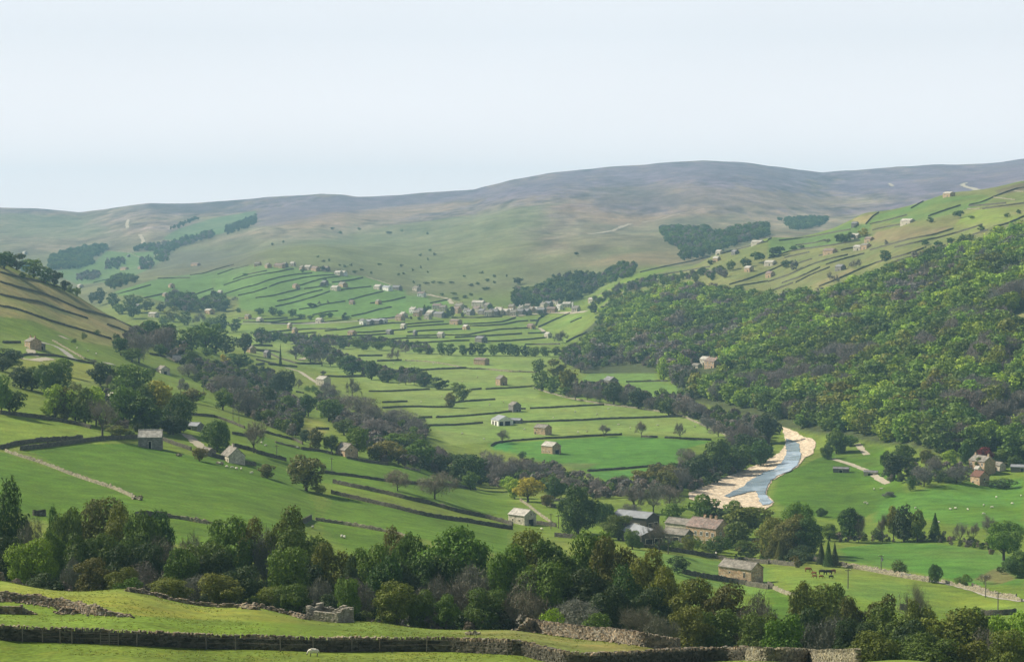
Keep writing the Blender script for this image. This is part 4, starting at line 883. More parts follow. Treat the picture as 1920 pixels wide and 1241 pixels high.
def merge(parts):
    vs_, fs_, o = [], [], 0
    for v, f in parts:
        vs_.append(v); fs_.append(f + o); o += len(v)
    return np.concatenate(vs_), np.concatenate(fs_)
def quads(c, n, s, asp=None, r=rng):
    """small leaf faces at c facing n"""
    k = len(c)
    n = n / (np.linalg.norm(n, axis=1)[:, None] + 1e-9)
    a = np.cross(n, r.normal(0, 1, (k, 3))); a /= np.linalg.norm(a, axis=1)[:, None] + 1e-9
    b = np.cross(n, a)
    s = s * r.uniform(.6, 1.35, k)
    sa = s[:, None]; sb = (s * (r.uniform(.5, .95, k) if asp is None else asp))[:, None]
    v = np.stack([c - a * sa, c - b * sb + n * sa * .2, c + a * sa, c + b * sb + n * sa * .2], 1)
    return v.reshape(-1, 3), np.arange(k * 4).reshape(k, 4)
def crown(n, s, r, lobes=18, rx=4.0, zlo=2.2, zhi=10.0, shape='round', flat=.75, inner=.25):
    """leaves on the outsides of many overlapping boughs; gaps stay between them"""
    C_, R_ = [], []
    zc, rz = (zlo + zhi) / 2, (zhi - zlo) / 2
    tries = 0
    while len(C_) < lobes and tries < 4000:
        tries += 1
        p = r.normal(0, 1, 3); p /= np.linalg.norm(p); p *= r.uniform(.30, .95) ** .8
        if shape == 'oval': w_ = 1 - .25 * abs(p[2])
        elif shape == 'cone': w_ = 1.0 - .75 * (p[2] * .5 + .5)
        else: w_ = 1.0
        q = np.array([p[0] * rx * w_, p[1] * rx * w_, zc + p[2] * rz * .86])
        rad = r.uniform(.20, .50) * rx * (.8 + .3 * w_)
        if all(np.linalg.norm(q - c) > .42 * (rad + rr) for c, rr in zip(C_, R_)):
            C_.append(q); R_.append(rad)
    C_, R_ = np.array(C_), np.array(R_)
    pr = R_ ** 2 / (R_ ** 2).sum()
    m = int(n * 2.2)
    k = r.choice(len(C_), m, p=pr)
    d = r.normal(0, 1, (m, 3)); d[:, 2] = d[:, 2] * .9 + .12; d /= np.linalg.norm(d, axis=1)[:, None]
    rad = R_[k] * (1 - inner * r.random(m) ** 2 * 1.2) * (1 + .20 * np.sin(d[:, 0] * 6 + k) * np.cos(d[:, 1] * 7 + 2 * k) + .13 * np.maximum(r.normal(0, 1, m), 0))
    p = C_[k] + d * rad[:, None] * [1, 1, flat]
    # leaves deep inside another bough are not built
    dd = np.linalg.norm((p[:, None] - C_[None]) / [1, 1, flat], axis=2) / R_[None]
    dd[np.arange(m), k] = 9
    ok = dd.min(1) > .80
    p, d = p[ok][:n], d[ok][:n]
    nn = d + r.normal(0, .55, p.shape) + [0, 0, .25]
    return quads(p, nn, np.full(len(p), s), r=r), C_, R_
def limbs(C_, r, base=.32, k=5):
    parts = [tube([[0, 0, -.8], [0, 0, .2], [.05, .02, 1.5], [.12, -.05, 3.2], [0, .1, 5.5]], [base * 1.35, base * 1.1, base * .85, base * .7, base * .35], 7)]
    for c in C_[np.argsort(C_[:, 2])][:min(len(C_), 9)]:
        z0 = r.uniform(1.3, 3.0)
        mid = np.array([c[0] * .5, c[1] * .5, z0 + (c[2] - z0) * .45])
        parts.append(tube([[0, 0, z0], mid, c], [base * .5, base * .3, base * .12], k))
    return merge(parts)
def branching(r, levels=4, spread=.62, n0=6, trunk_h=2.4, base=.30, size=10.0, up=.35, k=4):
    """a leafless tree: trunk, limbs, branches; returns wood (v,f) and the tips"""
    parts, tips = [], []
    parts.append(tube([[0, 0, -.8], [0, 0, .1], [.04, .03, trunk_h]], [base * 1.35, base * 1.1, base * .8], 7))
    def grow(p, d, L, rad, lv):
        n = 4; pts = [p]; q = p.copy(); dd = d.copy()
        for i in range(n):
            dd = dd + r.normal(0, .13, 3) + np.array([0, 0, .05]); dd /= np.linalg.norm(dd)
            q = q + dd * L / n; pts.append(q.copy())
        parts.append(tube(pts, np.linspace(rad, rad * .45, n + 1), k if lv > 1 else 3))
        if lv == 0: tips.append((pts[-1], dd)); return
        for i in range(r.integers(3, 5)):
            t = r.uniform(.35, 1.0) if i else 1.0
            s = pts[int(round(t * n))]
            a = r.normal(0, 1, 3); a -= a.dot(dd) * dd; a /= np.linalg.norm(a)
            nd = dd * math.cos(spread) + a * math.sin(spread * r.uniform(.7, 1.2)); nd[2] += up * .4; nd /= np.linalg.norm(nd)
            grow(s, nd, L * r.uniform(.58, .8), rad * .5, lv - 1)
    for i in range(n0):
        a = i * 2.4 + r.uniform(-.3, .3); el = r.uniform(.25, 1.25)
        d = np.array([math.cos(a) * math.cos(el), math.sin(a) * math.cos(el), math.sin(el)])
        grow(np.array([0, 0, trunk_h * r.uniform(.75, 1)]), d, size * r.uniform(.26, .34), base * .55, levels - 1)
    return merge(parts), tips
def twigs(tips, n, L, wd, r):
    P_ = np.array([t[0] for t in tips]); D_ = np.array([t[1] for t in tips])
    k = r.integers(0, len(P_), n)
    d = D_[k] + r.normal(0, .6, (n, 3)); d /= np.linalg.norm(d, axis=1)[:, None]
    c0 = P_[k] - D_[k] * r.uniform(0, L * .9, n)[:, None] + r.normal(0, .12, (n, 3))
    ln = L * r.uniform(.5, 1.2, n)
    a = np.cross(d, r.normal(0, 1, (n, 3))); a /= np.linalg.norm(a, axis=1)[:, None] + 1e-9
    w_ = (wd * r.uniform(.6, 1.3, n))[:, None]
    c1 = c0 + d * ln[:, None]
    v = np.stack([c0 - a * w_, c0 + a * w_, c1 + a * w_ * .4, c1 - a * w_ * .4], 1).reshape(-1, 3)
    return v, np.arange(n * 4).reshape(n, 4)
def norm_size(parts_list):
    """scale a set of (v,f) so that the tree is H0 tall and 8 m wide"""
    z = max(v[:, 2].max() for v, f in parts_list)
    cr = parts_list[-1][0]
    wx = np.percentile(np.abs(cr[:, :2]), 98.5)
    out = []
    for v, f in parts_list:
        v = v.copy(); v[:, 2] *= H0 / z; v[:, :2] *= 4.0 / wx
        out.append((v, f))
    return out
PROTO = {}
def proto(key, trunk, crn, cm, tm=None):
    PROTO.setdefault(key, []).append((np_mesh(key + '_trunk', *trunk, [tm or BARK], smooth=True) if trunk is not None else None, np_mesh(key + '_crown', *crn, [cm]), crn))
for sd_ in range(7):       # broadleaved trees in leaf, near
    r = np.random.default_rng(100 + sd_)
    c, C_, R_ = crown(9000, .165, r, lobes=[20, 26, 17, 30, 22, 18, 28][sd_], rx=3.7, zlo=[.6, .9, .3, 1.2, .5, 1.0, .2][sd_], shape=['round', 'oval', 'round', 'oval', 'round', 'oval', 'round'][sd_])
    t_, c = norm_size([limbs(C_, r), c]); proto('leafy_near', t_, c, LM)
for sd_ in range(6):
    r = np.random.default_rng(200 + sd_)
    c, C_, R_ = crown(2300, .31, r, lobes=18 + sd_ * 2, rx=3.7, zlo=[.3, .8, .5, 1.0, .2, .6][sd_], shape=['round', 'oval'][sd_ % 2])
    t_, c = norm_size([limbs(C_, r, k=4), c]); proto('leafy_mid', t_, c, LM)
for sd_ in range(5):
    r = np.random.default_rng(300 + sd_)
    c, C_, R_ = crown(680, .47, r, lobes=11 + sd_, rx=3.6, zlo=.1, shape=['round', 'oval'][sd_ % 2])
    t_, c = norm_size([limbs(C_, r, k=3), c]); proto('leafy_far', t_, c, LM)
for sd_ in range(4):
    r = np.random.default_rng(400 + sd_)
    wd, tips = branching(r, 5, n0=6, up=.3)
    c = twigs(tips, 3600, 1.25, .016, r)
    wd, c = norm_size([wd, c]); proto('bare_near', wd, c, TM)
for sd_ in range(5):
    r = np.random.default_rng(500 + sd_)
    wd, tips = branching(r, 4, n0=6, up=.35, k=3)
    c = twigs(tips, 2400, 1.5, .035, r)
    wd, c = norm_size([wd, c]); proto('bare_mid', wd, c, TM)
for sd_ in range(4):       # many-stemmed thicket trees just coming into bud
    r = np.random.default_rng(550 + sd_)
    c, C_, R_ = crown(1500, .12, r, lobes=16, rx=3.7, zlo=.9)
    c = merge([c, twigs([(q, np.array([0, 0, 1.0]) + r.normal(0, .5, 3)) for q in c[0][::7]], 2600, 1.3, .03, r)])
    t_, c = norm_size([limbs(C_, r, .2, 4), c]); proto('bud_mid', t_, c, TM)
for sd_ in range(3):
    r = np.random.default_rng(600 + sd_)
    wd, tips = branching(r, 3, n0=6, k=3)
    c = twigs(tips, 620, 2.3, .10, r)
    wd, c = norm_size([wd, c]); proto('bare_far', wd, c, TM)
for sd_ in range(3):
    r = np.random.default_rng(700 + sd_)
    n = 5200; z = r.random(n) ** 1.35; a = r.uniform(0, 2 * math.pi, n)
    tier = np.floor(z * 13) / 13; rr = (1 - z) * 3.4 * (1.12 - .5 * (z - tier) * 13 * .5) * (1 + .22 * np.sin(a * 5 + tier * 40)) * r.uniform(.72, 1, n)
    p = np.column_stack([np.cos(a) * rr, np.sin(a) * rr, .7 + z * 9.2 - rr * .12])
    c = quads(p, np.column_stack([np.cos(a), np.sin(a), np.full(n, .7)]) + r.normal(0, .5, (n, 3)), np.full(n, .19), r=r)
    t_ = tube([[0, 0, -.8], [0, 0, 5], [0, 0, 9.6]], [.26, .17, .04], 6)
    t_, c = norm_size([t_, c]); proto('conifer', t_, c, LM)
for sd_ in range(4):
    r = np.random.default_rng(800 + sd_)
    c, C_, R_ = crown(1900, .27, r, lobes=14, rx=3.9, zlo=-1.0, zhi=10, flat=.95)
    _, c = norm_size([c, c]); proto('bush', None, c, LM)
for sd_ in range(3):       # dense crowns that come down to the ground
    r = np.random.default_rng(820 + sd_)
    c, C_, R_ = crown(9500, .17, r, lobes=30, rx=3.9, zlo=-.6, flat=1.0, shape=['oval', 'round', 'oval'][sd_])
    t_, c = norm_size([limbs(C_, r), c]); proto('dense', t_, c, LM)
for sd_ in range(3):
    r = np.random.default_rng(850 + sd_)
    c, C_, R_ = crown(300, .75, r, lobes=8, rx=3.9, zlo=-1.0, zhi=10, flat=.95)
    _, c = norm_size([c, c]); proto('bush_far', None, c, LM)
TONE = {'g': ((.130, .210, .024), 'green leafy'), 'b': ((.25, .36, .032), 'bright yellow-green'), 'd': ((.062, .120, .018), 'dark green'), 'k': ((.056, .088, .026), 'very dark green'),
        'o': ((.170, .185, .026), 'olive-gold'), 'y': ((.36, .33, .03), 'golden'), 'r': ((.150, .145, .030), 'bronze-tinged'), 'x': ((.200, .032, .030), 'copper-red'),
        'p': ((.175, .16, .13), 'grey-brown bare'), 'q': ((.21, .185, .135), 'pale bare'), 'm': ((.165, .148, .125), 'dark purplish bare'), 'w': ((.112, .165, .026), 'mid-green')}
TWIGGY = 'pqm'
FARTONE = 1.0
def make_tree(kind, tone, x, y, h, wd, px, py, group=None, fixed=None, single=False, look=None):
    col3, word = TONE[tone]
    d = y
    if kind == 'tree':
        if look and 'round' in look or tone == 'd' and d < 1300 and rng.random() < .6: key = 'dense'
        elif tone in TWIGGY: key = 'bare_near' if d < 800 and tone != 'm' else 'bud_mid' if (tone == 'm' or rng.random() < .35) and d < 1500 else 'bare_mid' if d < 1500 else 'bare_far'
        else: key = 'leafy_near' if d < 760 else 'leafy_mid' if d < 1500 else 'leafy_far'
    elif kind == 'bush': key = 'bush' if d < 1600 else 'bush_far'
    else: key = 'conifer'
    lst = PROTO[key]; tr, cr_, _ = lst[rng.integers(len(lst))]
    z = float(zat(x, y)) - .1
    name = {'tree': 'bare_tree' if tone in TWIGGY else 'broadleaf_tree', 'bush': 'bush', 'conifer': 'conifer_tree'}[kind]
    sc = (wd / 8.0, wd / 8.0, h / H0)
    rz = rng.uniform(0, 2 * math.pi)
    c = np.array(col3) * rng.uniform(.86, 1.16) * np.array([rng.uniform(.9, 1.1), 1, rng.uniform(.9, 1.1)])
    if group == G_BELT: c = c * [.76, .84, .7]
    elif group == 'trees of the hillside wood': c = c * 1.04
    if single or tr is None:
        o = add_obj(name, cr_, loc=(x, y, z)); o.rotation_euler = (0, 0, rz); o.scale = sc; o.color = (*c, 1)
    else:
        o = empty(name, (x, y, z), rz); o.scale = sc
        t = add_obj('trunk', tr, o)
        k = add_obj('crown', cr_, o); k.color = (*c, 1)
    cat = 'tree' if kind != 'bush' else 'bush'
    hw = 'tall' if h > 14 else 'small' if h < 6 else ''
    base = look or f"{hw} {word} {'tree' if kind == 'tree' else kind}".strip()
    reg(o, base, cat, px, py, group, fixed)
    return o
G_BELT = 'trees of the belt behind the front field'
def T(rg, rows, kind='tree', group=None):
    """rows: column, top row, bottom row or distance, width in crop pixels, tone"""
    for row in rows:
        cx, ctop, b, wpx, tone = row[:5]
        k = row[5] if len(row) > 5 else kind
        o = REG[rg]
        px, pt = o[0] + cx * o[2], o[1] + ctop * o[2]
        if isinstance(b, str): g = place(px, float(b))
        else:
            h_ = hit([px], [o[1] + b * o[2]])[0]
            if np.isnan(h_[0]): print('tree miss', rg, row); continue
            g = h_
        _, v = pix2uv(px, pt)
        h = float(v) * g[1] - g[2]
        wd = wpx * o[2] * g[1] / F
        if h < .8: print('tree low', rg, row, round(h, 1)); h = 2.0
        h = min(h, 26)
        if group == G_BELT: wd *= 1.26; h *= 1.07
        look = row[6] if len(row) > 6 else None
        make_tree(k, tone, g[0], g[1], h, wd, px, pt + 10, group, None, g[1] > 1900, look)
G_BELT = 'trees of the belt behind the front field'
T('J', [(40, -60, '415', 260, 'd'), (190, 150, '405', 170, 'm'), (395, 130, '430', 130, 'd'), (500, 130, '420', 170, 'w'), (235, 350, '372', 270, 'b'), (395, 290, '395', 190, 'g'), (600, 330, '385', 240, 'w'),
        (715, 70, '440', 300, 'r'), (830, 130, '425', 260, 'o'), (1000, 170, '415', 220, 'w'), (1140, 160, '430', 180, 'd'), (640, 500, '350', 250, 'r'), (850, 560, '347', 200, 'o'), (925, 630, '344', 160, 'g', 'bush'),
        (1040, 500, '368', 220, 'm'), (1200, 300, '398', 220, 'm'), (1390, 290, '402', 220, 'm'), (1290, 420, '380', 200, 'g'), (1230, 640, '344', 230, 'o'), (1470, 380, '388', 260, 'w'), (1640, 200, '420', 280, 'g'), (1800, 210, '430', 180, 'r'),
        (1590, 600, '352', 260, 'o'), (1740, 560, '362', 260, 'k'), (60, 330, '385', 200, 'k'), (760, 330, '392', 260, 'w'), (900, 400, '382', 220, 'k'), (1080, 380, '390', 200, 'k'), (500, 480, '366', 170, 'm'), (1420, 600, '356', 220, 'm'), (1560, 430, '384', 240, 'k')], group=G_BELT)
T('K', [(80, 260, '420', 220, 'm'), (190, 150, '420', 270, 'o'), (370, 290, '398', 340, 'w'), (230, 420, '380', 250, 'g'), (560, 400, '388', 250, 'o'), (690, 480, '376', 130, 'k'), (830, 400, '395', 260, 'g'), (1010, 290, '420', 200, 'r'), (930, 490, '380', 260, 'd'), (1130, 330, '410', 210, 'w'),
        (1440, 285, '408', 440, 'g'), (1210, 480, '396', 260, 'd'), (670, 640, '350', 150, 'g'), (1010, 660, '350', 270, 'o'), (1270, 610, '366', 220, 'm'), (1375, 750, '348', 150, 'w'), (1560, 520, '388', 250, 'm'), (1660, 480, '396', 240, 'p'), (90, 700, '356', 200, 'o'), (270, 670, '354', 200, 'w'),
        (440, 620, '362', 160, 'm'), (560, 720, '355', 200, 'k'), (740, 600, '366', 200, 'm'), (1180, 720, '350', 180, 'w'), (1450, 620, '368', 220, 'm'), (1650, 720, '352', 240, 'w'), (350, 500, '386', 260, 'k'), (1050, 520, '384', 240, 'k'), (1350, 480, '396', 300, 'd')], group=G_BELT)
T('L', [(130, 280, '408', 320, 'o'), (-30, 400, '392', 260, 'g'), (340, 370, '402', 380, 'w'), (590, 320, '410', 280, 'g'), (760, 365, '405', 280, 'r'), (985, 435, '398', 250, 'o'), (1090, 560, '386', 240, 'o'), (1190, 470, 600, 140, 'k', 'bush'),
        (280, 520, '380', 320, 'g'), (460, 780, '340', 320, 'm'), (920, 810, '335', 280, 'p'), (1110, 890, '330', 200, 'm'), (290, 850, '322', 130, 'b', 'bush'), (700, 700, '352', 280, 'k'), (1330, 640, '376', 300, 'o'), (1560, 680, '372', 320, 'r'), (1500, 850, '345', 320, 'w'),
        (1760, 720, '366', 260, 'm'), (1800, 900, '338', 240, 'w'), (80, 700, '352', 260, 'm'), (560, 560, '378', 300, 'k'), (820, 560, '378', 280, 'd'), (1000, 700, '358', 260, 'k'), (1280, 860, '340', 260, 'o'), (150, 520, '380', 220, 'm'), (620, 880, '330', 220, 'w', 'bush')], group=G_BELT)
T('M', [(-10, 820, '350', 150, 'm'), (110, 900, '335', 280, 'g'), (270, 680, '418', 170, 'o'), (345, 700, '385', 300, 'o'), (475, 690, '400', 200, 'w'), (630, 780, '392', 220, 'r'), (800, 770, '392', 260, 'r'), (900, 860, '352', 340, 'w'), (1100, 670, '470', 240, 'q'), (1120, 820, '360', 220, 'o'),
        (1290, 870, '350', 480, 'o'), (1500, 870, '352', 320, 'w'), (1210, 1060, '310', 360, 'w'), (1790, 890, '345', 280, 'b'), (1760, 1000, '322', 260, 'o'), (1650, 960, '340', 220, 'm'), (450, 900, '345', 260, 'm'), (620, 950, '338', 260, 'k'), (760, 1030, '322', 300, 'o'), (1000, 1040, '322', 300, 'w'), (1450, 1080, '312', 320, 'o'), (1100, 960, '336', 300, 'k'), (250, 850, '360', 260, 'k')], group=G_BELT)
# farm and fields this side of the river
T('P', [(1083, 903, 1000, 76, 'd', 'tree', 'tall dark rounded yew-like tree'), (1160, 962, 1012, 58, 'w'), (1130, 940, 985, 60, 'd'), (1262, 941, 985, 50, 'g'), (1320, 924, 985, 66, 'g'), (1375, 935, 985, 44, 'g'), (1395, 945, 1010, 90, 'o'), (1350, 950, 990, 46, 'k'), (1236, 974, 1036, 66, 'p'), (1186, 990, 1030, 36, 'w'), (1288, 1000, 1036, 30, 'o', 'bush'), (1345, 1002, 1038, 44, 'd', 'bush'), (1380, 975, 1030, 54, 'w'), (1250, 1008, 1034, 36, 'k', 'bush'), (1215, 985, 1012, 30, 'm'),
        (1500, 938, 1040, 62, 'g'), (1480, 962, 1045, 70, 'r'), (1515, 965, 1045, 60, 'd'), (1450, 965, 1040, 60, 'o'), (1540, 950, 968, 22, 'd'), (1590, 948, 1016, 44, 'd'), (1610, 955, 1016, 30, 'm'), (1556, 980, 1014, 30, 'g'), (1655, 952, 1016, 22, 'q'), (1675, 946, 1015, 30, 'o'), (1695, 942, 1016, 44, 'k'),
        (1720, 952, 1016, 34, 'w'), (1645, 988, 1014, 26, 'k', 'bush'), (1800, 975, 1020, 34, 'p'), (1825, 975, 1020, 24, 'p'), (1860, 960, 1022, 44, 'p'), (1882, 974, 1050, 74, 'g'), (1912, 1030, 1082, 60, 'd'), (1888, 1050, 1076, 36, 'k', 'bush'),
        (1845, 1072, 1095, 30, 'q'), (1410, 1005, 1032, 50, 'r', 'bush'), (1395, 1010, 1036, 34, 'w', 'bush'), (1340, 1012, 1034, 60, 'w', 'bush'), (1290, 1015, 1032, 30, 'r', 'bush'), (1305, 1003, 1030, 24, 'g', 'bush'), (1270, 1012, 1032, 26, 'w', 'bush'), (1365, 1000, 1030, 28, 'd', 'bush'),
        (1455, 1005, 1050, 40, 'r'), (1490, 1020, 1052, 60, 'k', 'bush'), (1190, 905, 960, 60, 'p'), (1225, 900, 962, 60, 'p'), (1255, 905, 950, 50, 'm'), (1185, 940, 975, 40, 'm'), (990, 892, 940, 56, 'y'), (1040, 890, 935, 40, 'd'), (1025, 925, 950, 24, 'r'), (880, 851, 912, 50, 'd'), (965, 895, 935, 34, 'b')])
T('P', [(1553, 1010, 1062, 20, 'd'), (1540, 1014, 1058, 20, 'k'), (1565, 1015, 1062, 18, 'k'), (1753, 960, 1012, 28, 'd'), (1461, 1010, 1056, 20, 'r'), (1690, 1045, 1076, 38, 'w', 'bush'), (1753, 1055, 1093, 26, 'd', 'tree'), (1807, 1072, 1099, 32, 'w', 'bush')], 'conifer')
T('P', [(1668, 920, 932, 26, 'm', 'bush'), (1880, 893, 914, 60, 'k', 'bush')])
T('U', [(350, 180, 480, 300, 'k'), (700, 290, 570, 360, 'm'), (560, 430, 620, 160, 'd', 'bush'), (720, 130, 330, 180, 'r'), (1080, 290, 530, 300, 'm'), (1410, 100, 330, 190, 'x'), (1600, 120, 320, 200, 'g'), (1740, 200, 370, 140, 'w'), (1000, 130, 330, 200, 'b'), (1180, 40, 300, 180, 'd'), (1340, 220, 400, 110, 'w'), (900, 360, 500, 180, 'k', 'bush'), (250, 140, 330, 120, 'd'), (830, 200, 420, 220, 'm'), (1800, 240, 360, 130, 'd', 'bush'), (940, 420, 520, 200, 'w', 'bush'), (450, 60, 300, 260, 'w')])
T('I', [(530, 830, 960, 110, 'd'), (430, 880, 1010, 90, 'd'), (600, 830, 915, 110, 'g')])
# left slopes
T('E', [(10, 385, 685, 150, 'g'), (70, 500, 675, 210, 'd'), (150, 330, 495, 190, 'k'), (230, 330, 510, 190, 'w'), (380, 300, 560, 270, 'd'), (450, 270, 400, 150, 'g'), (400, 455, 722, 170, 'b'), (470, 470, 732, 170, 'o'), (550, 500, 745, 160, 'b'), (620, 480, 762, 170, 'w'), (700, 470, 770, 180, 'b'), (350, 600, 692, 110, 'b'),
        (745, 540, 850, 250, 'q'), (730, 300, 475, 160, 'k'), (850, 320, 490, 180, 'w'), (960, 310, 560, 270, 'g'), (900, 460, 760, 200, 'g'), (1020, 540, 795, 270, 'd'), (1150, 430, 705, 260, 'y'), (1060, 450, 700, 140, 'w'), (1310, 520, 822, 220, 'd'), (1180, 690, 800, 200, 'd'), (1260, 690, 832, 200, 'k'), (850, 760, 850, 150, 'o'), (1400, 490, 600, 160, 'r'),
        (880, 120, 258, 130, 'd'), (960, 200, 305, 150, 'w'), (1010, 80, 310, 220, 'm'), (1100, 0, 130, 150, 'd'), (1180, 30, 235, 200, 'm'), (1165, 170, 265, 100, 'd'), (1390, 50, 235, 190, 'g'), (1500, 10, 225, 220, 'g'), (1570, 60, 245, 160, 'd'), (1640, 100, 245, 150, 'k'), (1500, 195, 262, 90, 'g'), (1380, 210, 335, 100, 'w'), (1640, 245, 325, 90, 'y', 'bush'), (1730, 240, 350, 200, 'd'),
        (1780, 90, 245, 140, 'k'), (1370, 300, 412, 150, 'm'), (1600, 370, 540, 190, 'm'), (1710, 380, 560, 200, 'm'), (1800, 450, 700, 240, 'm'), (1620, 505, 655, 150, 'g'), (1580, 715, 960, 235, 'd', 'tree', 'dark round-headed tree'), (1450, 920, 1025, 110, 'r'), (1845, 700, 965, 220, 'q'), (1470, 520, 590, 90, 'b', 'bush'), (1100, 340, 420, 60, 'w', 'bush'),
        (1060, 620, 800, 200, 'k'), (780, 380, 480, 110, 'm'), (60, 200, 340, 200, 'k'), (20, 260, 370, 160, 'k'), (100, 255, 340, 120, 'w', 'bush'), (1430, 380, 450, 90, 'k', 'bush'), (560, 440, 520, 100, 'o', 'bush'), (1330, 420, 520, 90, 'p', 'bush')])
T('E', [(710, 65, 112, 55, 'd'), (610, 85, 142, 50, 'w'), (532, 130, 167, 50, 'd'), (935, 800, 850, 80, 'k')], 'bush')
T('A', [(30, 350, 480, 170, 'd'), (120, 365, 490, 150, 'k'), (190, 400, 505, 120, 'd'), (245, 405, 545, 160, 'g'), (330, 470, 590, 110, 'd'), (395, 490, 610, 100, 'k'), (160, 500, 552, 55, 'd', 'bush'), (470, 560, 645, 80, 'k'), (560, 612, 685, 60, 'g'), (510, 590, 660, 60, 'w', 'bush'),
        (720, 595, 752, 110, 'k'), (670, 650, 740, 70, 'k'), (815, 650, 765, 100, 'd'), (960, 660, 800, 150, 'w'), (1065, 695, 795, 110, 'w'), (860, 730, 812, 90, 'g'), (970, 740, 842, 120, 'd'), (1165, 720, 802, 80, 'k'), (1245, 750, 865, 120, 'o'), (1190, 820, 900, 100, 'g'), (1330, 780, 890, 110, 'w'), (1450, 790, 890, 120, 'm'), (1540, 830, 910, 110, 'w'), (1620, 800, 950, 90, 'd'), (1720, 840, 940, 100, 'd'), (1100, 850, 960, 110, 'k'), (1200, 870, 1000, 170, 'd')])
# stream-side wood and trees on the valley floor
T('F', [(200, 355, 560, 190, 'k', 'tree', 'big near-black round tree'), (80, 470, 640, 140, 'k'), (100, 370, 480, 120, 'm'), (380, 530, 700, 110, 'd'), (530, 565, 735, 200, 'g'), (700, 400, 560, 120, 'm'), (520, 440, 562, 120, 'm'), (620, 520, 685, 200, 'm'), (750, 530, 720, 260, 'm'), (850, 590, 765, 200, 'm'), (1060, 625, 780, 240, 'm'), (960, 640, 780, 160, 'm'), (1170, 700, 835, 190, 'm'),
        (735, 770, 992, 180, 'g'), (1000, 815, 940, 200, 'g'), (1100, 815, 965, 190, 'w'), (1200, 855, 1070, 240, 'g'), (950, 870, 1035, 260, 'r'), (1330, 900, 1080, 200, 'm'), (1560, 970, 1190, 220, 'd'), (1440, 960, 1125, 180, 'w'), (1700, 935, 1150, 280, 'm'), (1850, 1000, 1170, 200, 'm'), (1840, 1130, 1240, 130, 'b'), (640, 720, 835, 160, 'w'), (160, 640, 765, 200, 'm'), (290, 680, 800, 120, 'k'), (90, 640, 765, 110, 'w'),
        (430, 770, 945, 120, 'r'), (360, 790, 885, 110, 'k'), (550, 830, 965, 120, 'w'), (610, 880, 965, 70, 'o'), (365, 975, 1240, 280, 'r'), (80, 1040, 1148, 140, 'r'), (460, 1195, 1262, 130, 'o', 'bush'), (1030, 1070, 1242, 180, 'q'), (1300, 1085, 1300, 300, 'q'), (850, 700, 860, 220, 'm'), (760, 660, 800, 200, 'm'), (930, 740, 860, 200, 'm'), (1560, 1090, 1235, 120, 'g'), (1320, 960, 1110, 160, 'k'), (30, 370, 470, 90, 'w', 'bush'), (560, 480, 590, 130, 'm'), (230, 540, 680, 130, 'w'), (1480, 990, 1160, 160, 'k'), (1620, 980, 1150, 140, 'm'), (1780, 1020, 1200, 160, 'm'),
        (1412, 520, 637, 100, 'r'), (1508, 460, 588, 100, 'w'), (1455, 450, 535, 80, 'w'), (1340, 410, 502, 130, 'k'), (1225, 390, 482, 120, 'k'), (1150, 380, 475, 100, 'm'), (1090, 385, 472, 110, 'm'), (960, 360, 452, 130, 'k'), (840, 290, 432, 120, 'd'), (702, 250, 397, 160, 'd'), (610, 258, 355, 90, 'w'), (540, 240, 335, 80, 'w'), (395, 190, 305, 120, 'd'), (290, 180, 285, 180, 'm'), (480, 215, 335, 160, 'm'), (430, 195, 310, 100, 'm'),
        (1000, 185, 302, 120, 'm'), (890, 150, 222, 110, 'w'), (730, 130, 202, 130, 'w'), (640, 140, 210, 90, 'k'), (440, 120, 182, 80, 'd'), (300, 140, 190, 90, 'm'), (360, 135, 190, 90, 'k'), (560, 140, 200, 90, 'm'), (140, 90, 152, 60, 'd'), (60, 80, 132, 80, 'w'), (210, 115, 170, 50, 'w'), (1790, 780, 897, 110, 'q'), (490, 365, 405, 50, 'm', 'bush'), (370, 475, 520, 60, 'g', 'bush'), (420, 470, 525, 60, 'g', 'bush'), (310, 420, 495, 60, 'q'), (20, 50, 130, 120, 'k')])
T('F', [(178, 170, 338, 24, 'k')], 'conifer')
T('F', [(x, 160 + (i % 3) * 8, 258, 84, 'dwdkdgdd'[i]) for i, x in enumerate((1350, 1425, 1500, 1575, 1650, 1725, 1790, 1850))] + [(1090, 190, 245, 90, 'm'), (1180, 195, 245, 90, 'w'), (1260, 200, 248, 90, 'k'), (780, 160, 225, 90, 'w')], group='trees of the row across the valley floor')
T('G', [(25, 175, 266, 90, 'd'), (95, 180, 266, 90, 'k'), (170, 190, 266, 90, 'w'), (240, 190, 266, 90, 'w'), (310, 190, 266, 90, 'k')], group='trees of the row across the valley floor')
